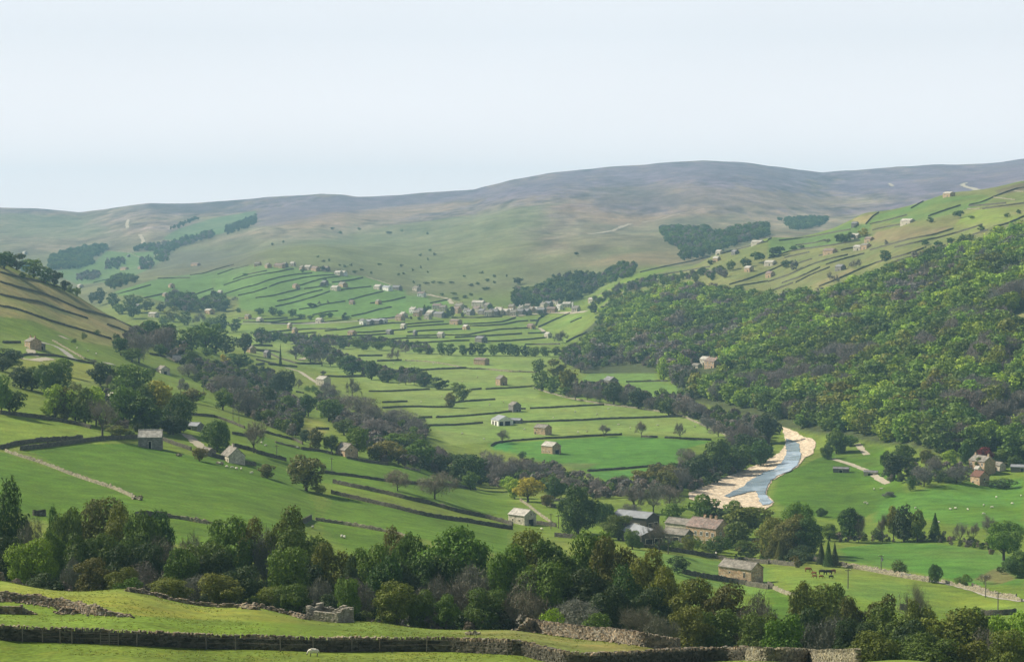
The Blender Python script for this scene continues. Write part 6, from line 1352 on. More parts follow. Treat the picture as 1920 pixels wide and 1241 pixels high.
building('stone_barn', 'E', 1690, 1035, 9.0, 6.4, 3.2, 2.9, -58, 'barn_pale', 'slate', (Wn('f', -3, 1.2, .6, .8), D('f', 0, 1.0, 1.9), Wn('f', 3, 1.2, .6, .8)), (0,), fixed='cream cottage with dark gable beside the round dark tree', cat='cottage', land='the cream cottage')
building('shed', 'E', 1505, 985, 5.5, 4, 1.9, 1.2, -40, 'barn_grey', 'slate', (D('f', 0, .9, 1.6),), fixed='small grey hut at the foot of the pale lane', cat='shed')
building('stone_barn', 'F', 655, 992, 8.4, 6.4, 3.6, 2.6, -48, 'barn', 'slate', (Wn('f', -2.2, 1.6, .5, .7), D('f', 1.4), Wn('r', 0, 3.0, .5, .7)), fixed='sandy brown gabled barn at the edge of the stream wood', land='the sandy gabled barn')
building('cottage', 'E', 232, 208, 8.5, 6.5, 4.6, 1.7, -50, 'barn', 'slate', (Wn('f', -2.6, .8, .8, 1.0, True), Wn('f', -2.6, 2.9, .8, 1.0, True), Wn('f', 1.8, .8, .8, 1.0, True), Wn('f', 1.8, 2.9, .8, 1.0, True), D('f', -.4)), (-3.4, 3.4), fixed='lone stone house with hipped-looking slate roof at the top of a pale drive', cat='house', land='the lone hillside house')
building('lean_to', 'E', 280, 210, 5.5, 4.5, 2.6, 1.0, -40, 'barn_grey', 'slate', (D('r', 0, 1.4, 2.0),), fixed='low dark annexe on the shaded side of the lone hillside house', cat='annexe')
building('stone_barn', 'E', 1180, 388, 7.5, 6, 3.2, 2.0, -50, 'barn_pale', 'slate', (D('r', 0, 2, 2.0),), fixed='small pale barn on the slope below the leafless trees', land='the small slope barn')
building('farmhouse', 'E', 1330, 212, 13, 7, 5.2, 2.6, -55, 'barn', 'slate_grey', (Wn('f', -4, 3, 1, 1.2, True), Wn('f', 0, 3, 1, 1.2, True), Wn('f', 4, 3, 1, 1.2, True), D('f', 2)), (-4, 4), fixed='stone house half hidden by big trees on the wooded slope', cat='house', land='the tree-hidden house')
building('stone_barn', 'E', 1300, 308, 9, 6.5, 2.4, 3.4, 12, 'barn_grey', 'slate_grey', (D('f', 0, 1.2, 1.8),), fixed='grey steep-roofed barn in shade below the tree-hidden house')
building('stone_barn', 'E', 1825, 238, 7.5, 6, 4.0, 1.8, -50, 'barn', 'slate', BARN, fixed='small square barn beside a dark tree above the valley fields', land='the small square barn')
building('shed', 'E', 820, 590, 5, 4, 2.6, 1.4, -45, 'barn_pale', 'slate_pale', (), fixed='tiny pale gable peeping between the tall leafy trees', cat='shed')
building('shed', 'E', 1395, 800, 8, 5, 2.4, 1.2, -20, 'barn_grey', 'sheet', (D('f', 0, 2, 2),), fixed='grey-roofed shed at the top of the pale lane', cat='shed')
building('stone_barn', 'F', 488, 480, 9.5, 7, 5.4, 2.0, -40, 'barn_pale', 'slate_pale', (Wn('f', 0, 1.4, .7, .9), Wn('f', 2.6, 3.6, .6, .8), D('r', 0, 1.2, 2)), fixed='tall cream barn half hidden by leafless stream-side trees', land='the tall cream barn')
# floor-of-the-valley barns
building('stone_barn', 'G', 285, 970, 9.2, 6.4, 4.4, 2.0, -42, 'barn', 'slate_pale', (D('r', .3, 2.8, 2.4), Wn('f', -2.6, .9, .5, .6), Wn('f', .4, .9, .5, .6), Wn('f', 2.4, .9, .5, .6)), fixed='barn with a black cart opening in the rich green field', land='the barn in the rich green field')
building('stone_barn', 'G', 225, 832, 9.4, 5.8, 4.2, 1.8, -38, 'barn', 'slate', (Wn('f', -2.2, 2.1, .7, 1.0), Wn('f', 2.2, 2.1, .7, 1.0), D('f', -3.6, .9, 1.5)), fixed='brown barn with two dark upper windows standing in open pasture', land='the two-windowed brown barn')
building('stone_barn', 'F', 1640, 325, 12.5, 6.5, 4.4, 1.5, -32, 'barn', 'slate_red', (Wn('f', -3, 2.2, .5, .6), Wn('f', 3, 2.2, .5, .6)), fixed='long pinkish barn alone in pale meadow before the tree row', land='the long pinkish barn')
building('stone_barn', 'F', 1785, 475, 6.6, 6.6, 5.0, 2.4, -50, 'barn', 'slate', (Wn('f', 0, 1.6, .5, .6), D('r', 0, 1.0, 1.8)), fixed='tall narrow barn alone in the middle of the meadow', land='the tall narrow barn')
building('stone_barn', 'G', 20, 668, 6.8, 6, 4.6, 2.0, -55, 'barn_grey', 'slate', (D('r', 0, 1.2, 1.8),), fixed='small grey barn with a tree growing against it beside a field wall', land='the small grey barn')
building('farm_shed', 'F', 1790, 765, 13, 10, 3.2, 2.6, -62, 'white', 'sheet', (D('r', -3, 2.4, 2.6), D('r', 1.2, 3.4, 2.8), D('f', -3, 2.4, 2.4), D('f', 2, 2.4, 2.4)), fixed='white-walled farm shed with dark openings at the end of a field wall', cat='farm shed', land='the white-walled shed')
building('shed', 'G', 25, 752, 8, 4.5, 2.2, 1.0, -15, 'barn_grey', 'sheet', (D('f', 0, 2.2, 1.8),), fixed='low grey shed at the side of the white-walled shed', cat='shed')
building('stone_barn', 'G', 720, 460, 12, 7.5, 2.6, 2.6, -60, 'barn_grey', 'slate_grey', (D('r', 0, 2, 2.2),), fixed='low dark barn behind riverside trees in the small far meadow', land='the low dark barn')
building('farmhouse', 'G', 1465, 345, 12.5, 8, 5.8, 2.6, -50, 'barn', 'slate_red', (Wn('f', -4, 1.0, 1.1, 1.3, True), Wn('f', -4, 3.7, 1.1, 1.3, True), Wn('f', 0, 1.0, 1.1, 1.3, True), Wn('f', 0, 3.7, 1.1, 1.3, True), Wn('f', 4.6, 3.7, 1.1, 1.3, True), D('f', 3), Wn('r', 0, 3.6, 1, 1.3, True)), (-4.4, 4.4), fixed='large pink-grey farmhouse in a clearing of the hillside wood', cat='farmhouse', land='the farmhouse in the wood')
building('stone_barn', 'G', 1415, 320, 10, 6, 4.6, 2.0, -50, 'barn_pale', 'slate_pale', BARN, fixed='pale-roofed range built onto the farmhouse in the wood')
building('outbuilding', 'G', 1345, 350, 7, 5, 2.8, 1.4, -40, 'barn_pale', 'slate', (D('f', 0),), fixed='small broken-walled outbuilding just downhill of the farmhouse in the wood', cat='outbuilding')
# house at the right
building('farmhouse', 'U', 1390, 415, 11.0, 7.5, 5.9, 2.4, -52, 'barn', 'slate', (Wn('f', -3.8, 1.0, 1.0, 1.4, True), Wn('f', -3.8, 3.7, 1.0, 1.4, True), Wn('f', 3.8, 1.0, 1.0, 1.4, True), Wn('f', 3.8, 3.7, 1.0, 1.4, True), ('door', 'f', 0, -.1, 1.2, 2.2, False, 'white')), (-4.5, 4.5), fixed='creeper-covered pale house under the copper-red tree', cat='house', land='the creeper-covered house')
building('porch', 'U', 1330, 418, 2.6, 2.4, 2.4, 1.2, -52, 'white', 'slate_pale', (D('f', 0, .9, 1.9),), fixed='small white porch against the creeper-covered house', cat='porch')
building('stone_barn', 'U', 1360, 555, 7.2, 5.8, 4.4, 2.4, -58, 'barn', 'rust', (D('f', -1.5, 1.0, 1.8), Wn('f', 1.8, 2.4, .6, .7), Wn('r', 0, 2.6, .8, 1.0)), fixed='tall narrow barn with rusty red roof in the field before the pale house', land='the rusty-roofed barn')
building('outbuilding', 'U', 1580, 390, 5, 4.2, 3.0, 1.3, -50, 'barn_pale', 'slate', (D('f', 0),), fixed='little pale outhouse between the creeper-covered house and the wood', cat='outbuilding')
building('shed', 'U', 1830, 400, 9, 5, 2.3, .9, -10, 'wood', 'sheet', (D('f', 1, 1.6, 1.8),), fixed='pale green-roofed shed at the edge of the hillside wood', cat='shed')
# fields behind: small barns, each its own
FB = [('F', 1405, 0), ]
SB = [('N', 335, 612, 8, 'barn', 'small pale field barn among hedge trees'), ('N', 360, 935, 9, 'barn', 'pinkish field barn beside a dark tree'), ('N', 520, 985, 6, 'barn_grey', 'dark little field barn by a wall corner'), ('N', 790, 750, 7, 'barn', 'brown field barn on a wall line'), ('N', 740, 705, 6, 'barn', 'tiny pale field barn'),
      ('N', 1345, 770, 9, 'barn', 'brown double-roofed field barn'), ('N', 1710, 762, 8, 'barn_grey', 'small field barn with a bright front'), ('N', 1845, 705, 7, 'barn_pale', 'little pink-lit field barn'), ('N', 1030, 650, 9, 'barn_pale', 'pale field barn by the valley road'),
      ('N', 1345, 470, 7, 'barn', 'small brown barn on the terraces'), ('N', 1600, 468, 8, 'barn', 'grey-brown barn at the end of a terrace wall'), ('N', 65, 375, 7, 'barn_pale', 'small pale barn at the terrace foot'), ('N', 800, 315, 10, 'barn', 'pink-roofed barn midway up the terraces'), ('N', 450, 640, 9, 'barn_pale', 'pale building beside the valley road'),
      ('O', 590, 715, 8, 'barn', 'pale field barn casting a shadow along its wall'), ('O', 490, 665, 15, 'barn', 'long low pinkish barn with a dark gable'), ('O', 345, 795, 7, 'barn_pale', 'small cream field barn on a twin wall'), ('O', 1220, 705, 9, 'barn', 'field barn where three walls meet'), ('O', 1385, 795, 8, 'barn_pale', 'pale field barn with a black opening at the slope foot'),
      ('O', 735, 838, 12, 'barn_grey', 'broad grey barn just behind the tree row'), ('O', 1800, 445, 7, 'barn', 'little barn on the slope above the chapel'), ('O', 95, 770, 5, 'barn_grey', 'tiny hut against a wall'),
      ('D', 1320, 345, 12, 'barn', 'red-brown barn alone on the ridge top'), ('D', 1020, 540, 15, 'barn_pale', 'white house on the open ridge side'), ('D', 455, 760, 14, 'barn', 'long sandy barn on the striped terraces'), ('D', 660, 735, 9, 'barn_pale', 'small pale house of the ridge farm'), ('D', 715, 722, 10, 'barn', 'middle stone house of the ridge farm'),
      ('D', 740, 670, 9, 'barn', 'upper pink-roofed house of the ridge farm'), ('D', 640, 650, 9, 'barn_pale', 'white-fronted house beside the golden tree'), ('D', 635, 565, 7, 'barn_grey', 'small dark-sided barn above the ridge farm trees'), ('D', 530, 880, 9, 'barn_grey', 'grey low barn on the bare lower terrace'), ('D', 18, 930, 9, 'barn', 'sunlit barn at the terrace wall end'),
      ('D', 20, 845, 12, 'barn_pale', 'long pale building above the terraces'), ('C', 1725, 890, 9, 'barn', 'square barn standing in a terrace field'), ('C', 1450, 915, 8, 'barn', 'little tower-like barn in the scrub'), ('C', 1490, 815, 8, 'barn', 'small barn on the terrace edge'), ('C', 1510, 765, 8, 'barn_pale', 'pale barn on the skyline of the terraces'),
      ('C', 1790, 690, 15, 'barn_pale', 'pale farm on the crest before the dark wood'), ('C', 1625, 765, 9, 'barn_grey', 'dark barn along the crest wall'), ('C', 580, 1115, 7, 'barn_pale', 'small tower-like barn above the village trees'),
      ('T', 900, 270, 9, 'barn_grey', 'little grey barn in the distant fields'), ('T', 1240, 275, 14, 'barn_pale', 'white farm among distant trees'), ('T', 1150, 350, 9, 'barn_pale', 'pale house below the distant white farm'), ('T', 850, 425, 24, 'barn', 'pinkish distant farm in the tree-filled side valley'), ('T', 1045, 415, 11, 'barn', 'grey distant house beside the pinkish farm'),
      ('T', 1705, 375, 22, 'barn', 'long pale barn on the dark moor edge'), ('T', 1415, 640, 10, 'barn', 'small pale-roofed barn on the distant terrace'), ('T', 1345, 745, 10, 'barn', 'small barn near the terrace foot trees'), ('T', 345, 175, 12, 'barn_pale', 'white speck of a house above the conifer plantation'), ('T', 320, 640, 12, 'barn_pale', 'white house beyond the brow of the left hill'),
      ('T', 1200, 990, 13, 'barn_pale', 'white-roofed bungalow among trees below the brow'), ('T', 1870, 950, 14, 'barn', 'pink roofline above the valley trees'), ('T', 1010, 890, 11, 'barn_grey', 'grey roof among the hillside trees'), ('A', 180, 375, 14, 'barn_pale', 'lonely house under the far moor'),
      ('F', 1280, 30, 8, 'white', 'white cottage at the roadside farm', ), ]
for row in SB:
    rg, cx, cy, L, wm_, look = row[:6]
    if row[5].startswith('white cottage'): rg, cx, cy = 'N', 1450, 665
    W_d = min(L * .68, 7.5)
    rm = {'barn': ['slate', 'slate_pale', 'slate_red'][rng.integers(3)], 'barn_pale': 'slate_pale', 'barn_grey': 'slate_grey', 'white': 'slate_grey'}[wm_]
    building('field_barn', rg, cx, cy, L, W_d, rng.uniform(3.6, 4.8), rng.uniform(1.7, 2.2), rng.uniform(-58, -34), wm_, rm, (D('f', L * .12, 1.3, 2.1), Wn('f', -L * .28, 2.5, .8, .9), D('r', 0, 1.4, 2.0)), (), look=look, fixed=look, group='small barns scattered over the far fields')
for cx, cy, L, c, look in [(1500, 660, 14, 'barn_grey', 'grey farm shed beside the roadside farm'), (1580, 655, 16, 'barn_grey', 'dark farm range with pale roof by the valley road'), (1640, 652, 10, 'white', 'white shed end at the roadside farm')]:
    building('farm_shed', 'N', cx, cy, L, 8, 3.6, 1.8, rng.uniform(-50, -30), c, 'sheet', (D('f', 0, 2.4, 2.4), D('r', 0, 2, 2.2)), look=look, fixed=look, cat='farm shed')
# hamlets on the terrace tops and the village: every house stands by itself
V_H = 'houses of the valley village'; H_H = 'houses of the terrace hamlets'
def house(rg, cx, cy, L=11, H=5.0, yaw=None, wm_='barn_pale', rm='slate_pale', look='', grp=V_H):
    L = L * .9
    yaw = rng.uniform(-55, -20) if yaw is None else yaw
    W_d = min(7.2, L * .75)
    building('village_house' if grp == V_H else 'hamlet_house', rg, cx, cy, L, W_d, H, 2.4, yaw, wm_, rm,
             tuple(('window', 'f', x, z, .9, 1.2, False) for x in (-L * .3, L * .3) for z in (.9, 3.1) if z + 1.2 < H) + (D('f', 0, 1.0, 2.1), Wn('r', 0, 2.8, .8, 1.1)), (-L * .42, L * .42), look=look, group=grp, cat='house')
for cx, cy, L, wm_, rm, look in [(530, 115, 11, 'barn', 'slate', 'brown hamlet house under small trees'), (640, 115, 20, 'barn', 'slate_red', 'long reddish hamlet house'), (690, 108, 10, 'barn_grey', 'slate', 'dark end house of the upper hamlet'), (430, 98, 10, 'barn', 'slate', 'lonely hamlet house by the top wall'), (770, 100, 8, 'barn_pale', 'slate_pale', 'tiny pale hut above the terrace walls'),
        (860, 140, 9, 'barn', 'slate', 'small first house of the lower hamlet'), (920, 135, 12, 'barn_pale', 'slate_pale', 'pale house in the lower hamlet'), (990, 145, 18, 'barn', 'slate_red', 'long pinkish house of the lower hamlet'), (1090, 145, 12, 'barn_grey', 'slate', 'dark tree-shaded house of the lower hamlet'),
        (1215, 188, 12, 'barn_pale', 'slate_pale', 'bright white house by the terrace track'), (1260, 190, 12, 'white', 'slate_pale', 'white-walled house at the bend of the terrace track'), (1185, 335, 15, 'barn_pale', 'slate_pale', 'pale gabled house midway down the terraces'), (1255, 300, 18, 'barn', 'slate', 'long brown barn behind the pale gabled house'), (1080, 285, 10, 'barn_grey', 'slate_grey', 'dark roof under a dark conifer-like tree'),
        (1685, 335, 22, 'white', 'sheet', 'large white farm shed on the terrace'), (1780, 330, 16, 'barn_grey', 'slate_grey', 'dark barn beside the large white shed'), (1600, 325, 14, 'barn_pale', 'slate_pale', 'cream yard building before the large white shed')]:
    house('N', cx, cy, L, 4.4, None, wm_, rm, look, H_H)
for cx, cy, L, wm_, rm, look in [(400, 490, 12, 'barn', 'slate_red', 'pinkish end house by the road'), (450, 450, 11, 'barn_pale', 'slate_pale', 'pale house above the pinkish end house'), (600, 375, 10, 'white', 'slate_pale', 'white-gabled house at the village edge'), (660, 425, 10, 'barn', 'slate', 'brown house beside the white-gabled house'), (720, 400, 12, 'barn_grey', 'slate_grey', 'grey-roofed house before tall trees'),
        (870, 420, 16, 'barn_pale', 'slate_pale', 'cream house with wide gable'), (990, 440, 26, 'barn_grey', 'slate_grey', 'big dark-roofed hall'), (960, 320, 13, 'barn_pale', 'slate_red', 'pink-roofed house above the dark-roofed hall'), (1050, 345, 10, 'barn_pale', 'slate', 'small pale house by the dark conifer'), (820, 470, 9, 'barn_pale', 'slate', 'low pale cottage before the dark-roofed hall'),
        (725, 135, 11, 'white', 'slate_red', 'white house with pink roof on the village lane'), (650, 50, 12, 'barn_pale', 'slate', 'pale building at the lane end above the village'), (1290, 330, 14, 'barn_pale', 'slate', 'tall house in the village middle'), (1260, 380, 11, 'barn', 'slate_red', 'reddish house in front of the tall house'), (1400, 390, 8, 'white', 'slate', 'narrow white house'), (1460, 410, 11, 'barn_grey', 'slate_grey', 'grey house right of the narrow white house'),
        (1580, 280, 20, 'barn_pale', 'slate_pale', 'large many-windowed house standing highest in the village'), (1560, 370, 12, 'barn_pale', 'slate_red', 'red-roofed house below the large many-windowed house'), (1640, 400, 12, 'barn_grey', 'slate_grey', 'dark-sided house below the many-windowed house'), (1735, 420, 12, 'barn_pale', 'slate', 'yellow-lit gabled house'), (1810, 400, 14, 'barn_grey', 'slate_grey', 'dark shed-like house beside the yellow-lit gable'), (1890, 400, 12, 'barn_pale', 'slate_pale', 'pale terrace house'), (1720, 310, 12, 'barn_grey', 'slate', 'tree-shaded house behind the village street')]:
    house('VA', cx, cy, L, 5.6 if 'large' in look or 'tall' in look else 4.8, None, wm_, rm, look)
for cx, cy, L, wm_, rm, look in [(60, 410, 12, 'barn_grey', 'slate_grey', 'dark low cottage on the village street'), (130, 375, 14, 'barn_pale', 'slate_pale', 'pale-roofed row house'), (215, 400, 16, 'barn_pale', 'slate_pale', 'long cream row house'), (300, 400, 11, 'white', 'slate_pale', 'brightest white cottage of the street'), (350, 420, 9, 'barn_pale', 'slate', 'small cream cottage by the field wall'), (440, 400, 14, 'barn_grey', 'slate_grey', 'dark slate-roofed row'), (460, 350, 9, 'white', 'slate', 'white gable behind the dark row'),
        (540, 400, 14, 'barn_grey', 'slate_grey', 'second dark slate-roofed row'), (620, 370, 10, 'barn', 'slate', 'brown house before the yard'), (690, 370, 11, 'barn_pale', 'slate_pale', 'cream house left of the yard trees'), (760, 385, 13, 'barn_grey', 'slate_grey', 'grey barn above the walled lane'), (920, 370, 14, 'barn', 'slate_red', 'pinkish stone house'), (990, 250, 14, 'barn_pale', 'slate_red', 'tall red-roofed house at the head of the green'), (800, 300, 10, 'barn_pale', 'slate', 'yellowish house by the woodland'), (870, 285, 12, 'barn_grey', 'slate_grey', 'dark roof under the woodland'), (1035, 330, 9, 'white', 'slate_pale', 'white cottage with dark shadow beside it'), (1150, 290, 12, 'barn_pale', 'slate_pale', 'cream house near the chapel'), (320, 330, 9, 'barn', 'slate', 'small house behind the white cottage'), (560, 320, 9, 'barn_grey', 'slate', 'little house below the hillside wood')]:
    house('VB', cx, cy, L, 4.8, None, wm_, rm, look)
T('VA', [(770, 245, 400, 70, 'd'), (830, 260, 360, 80, 'd'), (1180, 270, 440, 110, 'k'), (1120, 300, 450, 70, 'd'), (1390, 255, 330, 60, 'k'), (1610, 145, 200, 50, 'k'), (1340, 360, 430, 70, 'd'), (1480, 310, 390, 80, 'd'), (500, 400, 460, 60, 'm'), (560, 420, 470, 50, 'd'), (1100, 330, 450, 60, 'k'), (1760, 240, 330, 110, 'd'), (1020, 240, 290, 40, 'k'), (690, 430, 480, 80, 'd'), (1380, 430, 450, 50, 'd'), (1840, 300, 350, 80, 'd')], group='trees between the village houses')
T('VB', [(740, 320, 400, 100, 'k'), (770, 370, 440, 70, 'd'), (540, 380, 420, 50, 'd'), (440, 300, 370, 90, 'd'), (150, 280, 350, 80, 'd'), (640, 240, 340, 80, 'd'), (1100, 300, 340, 40, 'd'), (1300, 290, 350, 40, 'k'), (1230, 250, 320, 60, 'd'), (1060, 200, 260, 60, 'k')], group='trees between the village houses')
# chapel with a slender pale tower
g = hit([1080], [585])[0]
t = empty('chapel', (g[0], g[1] + 4, g[2]), math.radians(-38))
v, q, tr = gable_walls(9, 7, 4.6, 3, 2); add_obj('wall', np_mesh('wall', v, [q, tr], [M['barn_pale']]), t); part('roof', roof_slabs(9, 7, 4.6, 3), 'slate', t)
tw = part('tower', bm_box(-5.6, -3.9, -.9, .9, -1, 12.0), 'white', t); part('tower_cap', bm_box(-5.8, -3.7, -1.1, 1.1, 12.0, 12.5), 'barn_pale', tw)
for x in (-1.5, 1.5): opening('window', 'f', x, 1.4, .9, 2.2, 9, 7, t)
opening('door', 'r', 0, 0, 1.4, 2.4, 9, 7, t)
reg(t, '', 'chapel', 1078, 575, None, 'small stone chapel with a slender white tower at the village end'); LAND.append((1078, 575, 'the white-towered chapel'))
building('farm_shed', 'I', 535, 1108, 8, 3.4, 2.0, .7, -8, 'wood', 'slate_grey', (D('f', 0, 1.6, 1.5),), fixed='small dark shelter alone in the riverside field', cat='shelter', land='the dark field shelter')
building('stone_barn', 'U', 85, 440, 7, 3.2, 1.8, .6, -10, 'barn_pale', 'slate_grey', (D('f', 0, 2.4, 1.3),), fixed='low cream-walled sheepfold hut at the end of the riverside track', cat='hut')
building('stone_barn', 'J', -200, 0, 4, 3, 2, 1, 0, 'barn', 'slate', ()) if False else None

M['ruin'] = voro_stone('pale_rubble', (.27, .25, .21), 3.0, var=(.75, 1.25))
# roofless ruin in front of the tree belt
g = hit([617], [1166], 200, 345)[0]
t = empty('ruined_barn', (g[0], g[1] + 2.2, g[2]), math.radians(-30))
def ruin_wall(a, b, hfun, side):
    n = 40; s = np.linspace(0, 1, n); A_, B_ = np.array(a, float), np.array(b, float)
    cs, hx, hz = [], [], []
    d = (B_ - A_); Lw = np.hypot(*d); d /= Lw; nrm = np.array([-d[1], d[0]])
    z = -.6
    cc, AX, HX, HY, HZ = [], [], [], [], []
    while z < 3.2:
        ch = rng.uniform(.13, .2); q = np.cumsum(rng.uniform(.2, .5, int(Lw / .3) + 3)); q = q[q < Lw]; w_ = np.diff(np.concatenate([[0], q])); q = q - w_ / 2
        ok = z + ch < np.array([hfun(x / Lw) for x in q]) + rng.normal(0, .05, len(q))
        q, w_ = q[ok], w_[ok]
        if len(q) == 0: break
        p = A_ + d * q[:, None] + nrm * rng.normal(0, .015, len(q))[:, None]
        cc.append(np.column_stack([p, np.full(len(q), z + ch / 2)])); HX.append(w_ / 2 * .95); HY.append(np.full(len(q), .28)); HZ.append(np.full(len(q), ch / 2 * .93)); z += ch
    c = np.concatenate(cc); n_ = len(c)
    v, f = box_batch(c, np.tile([*d, 0], (n_, 1)), np.tile([*nrm, 0], (n_, 1)), np.tile([0, 0, 1.], (n_, 1)), np.concatenate(HX), np.concatenate(HY), np.concatenate(HZ), .012)
    o = add_obj('wall', np_mesh('wall', v, f, [M['ruin']]), t); return o
ruin_wall((-2.95, -1.6), (2.35, -1.6), lambda q: (1.75 if q < .08 else 1.4 if (q < .17 or q > .25) else .7) + .06 * math.sin(q * 30), 0)
ruin_wall((2.35, -1.9), (2.35, 2.2), lambda q: 1.45 + .4 * math.sin(q * 3.14), 0)
ruin_wall((2.35, 2.2), (-2.95, 2.2), lambda q: 1.75 if q < .45 else 1.35 + .15 * math.sin(q * 20), 0)
ruin_wall((-2.95, 2.2), (-2.95, -1.6), lambda q: 1.7 + .3 * math.sin(q * 9), 0)
reg(t, '', 'ruin', 617, 1155, None, 'roofless grey stone barn ruin with broken wall tops'); LAND.append((617, 1155, 'the roofless ruin'))

# ------------------------------------------------------------------ poles, gate, posts
def pole(px, ptop, pbase, group='wooden poles carrying the overhead line', box_=False, look='thin dark wooden utility pole'):
    g = hit([px], [pbase])[0]
    if np.isnan(g[0]): return
    _, v = pix2uv(px, ptop); h = float(v) * g[1] - g[2]; h = min(max(h, 5), 12)
    t = empty('utility_pole', tuple(g))
    part('post', tube([[0, 0, -.8], [0, 0, h]], [.17, .12], 8), 'wood', t)
    part('crossarm', bm_box(-.9, .9, -.08, .08, h - .5, h - .34), 'wood', t)
    part('insulator', merge([tube([[x, 0, h - .34], [x, 0, h - .12]], [.06, .05], 6) for x in (-.75, 0, .75)]), 'white', t)
    if box_: part('transformer', tube([[.35, -.1, h - 2.0], [.35, -.1, h - .9]], [.32, .32], 8), 'sheet', t)
    reg(t, look + (' with a pale transformer' if box_ else ''), 'pole', px, ptop, group)
    return (g[0], g[1], g[2] + h - .14)
P1_ = [pole(*a) for a in [(1590, 1066, 1103), (1871, 1109, 1153), (1033, 962, 992), (1047, 966, 990), (519, 834, 857), (622, 858, 884), (437, 759, 790)]]
pole(1652, 1040, 1072, box_=True); pole(1253, 1006, 1038, box_=True)
for a in [(1848, 1078, 1120), (448, 770, 792), (382, 710, 745), (339, 720, 742)]: pole(*a)
# posts and gate along the front wall
def post_at(px, py_, h=1.35, look='grey wooden fence post', lean=0.0):
    g = hit([px], [py_ + 1.5], 200, 300)[0]
    if np.isnan(g[0]): return None
    g[1] -= .5; g[2] = float(zat(g[0], g[1]))
    t = add_obj('fence_post', np_mesh('fence_post', *tube([[0, 0, -.4], [lean, 0, h]], [.07, .055], 6), [M['wood']]), loc=tuple(g)); t['kind'] = 'thing'
    reg(t, look, 'fence post', px, py_, 'posts of the wire fence before the front wall')
    return (g[0] + lean, g[1], g[2] + h)
def px_base(px): return np.interp(px, [0, 100, 190, 260, 390, 480, 560, 700, 840, 950], [1199, 1203, 1206, 1209, 1215, 1217, 1220, 1220, 1221, 1226])
tops = []
for px in (44, 82, 115, 137, 258, 388, 443, 527, 588, 660, 712, 800, 905, 925, 952): tops.append((px, post_at(px, px_base(px), rng.uniform(1.5, 1.85), lean=rng.uniform(-.06, .06))))
tops = [t_ for t_ in tops if t_[1]]
for hgt, nm in ((.25, 'upper'), (.8, 'lower')):
    pts_ = [np.array(t_[1]) - [0, .07, hgt] for t_ in tops if t_[0] >= 258 or t_[0] < 150]
    vf = tube(pts_, [.009] * len(pts_), 3)
    o = add_obj('fence_wire', np_mesh('fence_wire', *vf, [M['wood']])); o['kind'] = 'thing'
    reg(o, '', 'wire', 400, 1200, None, f'thin {nm} wire strung between posts before the front wall')
ga, gb_ = place(190, 237.0), place(224, 237.0)
g = hit([207], [1208], 200, 300)[0]
gw = abs(gb_[0] - ga[0])
t = empty('field_gate', (g[0], g[1] - .6, float(zat(g[0], g[1] - .6))), 0)
for s in (-1, 0, 1): part('upright', bm_box(s * gw / 2 - .06, s * gw / 2 + .06, -.04, .04, -.2, 1.45), 'wood', t)
for k in range(5): part('rail', bm_box(-gw / 2 + .06, gw / 2 - .06, -.06, -.045, .2 + k * .26, .25 + k * .26), 'wood', t)
reg(t, '', 'gate', 207, 1196, None, 'weathered five-bar field gate leaning against the dark front wall'); LAND.append((207, 1196, 'the field gate'))
# white gate on the lane
g = hit([1697], [1082])[0]
t = empty('lane_gate', (g[0], g[1] - 1, float(zat(g[0], g[1] - 1))), -.2)
for s in (-1, 1): part('upright', bm_box(s * 1.4 - .08, s * 1.4 + .08, -.06, .06, -.2, 1.5), 'white', t)
for k in range(4): part('rail', bm_box(-1.32, 1.32, -.075, -.06, .25 + k * .3, .40 + k * .3), 'white', t)
reg(t, '', 'gate', 1697, 1080, None, 'white gate set in the pale lane wall'); LAND.append((1697, 1080, 'the white lane gate'))

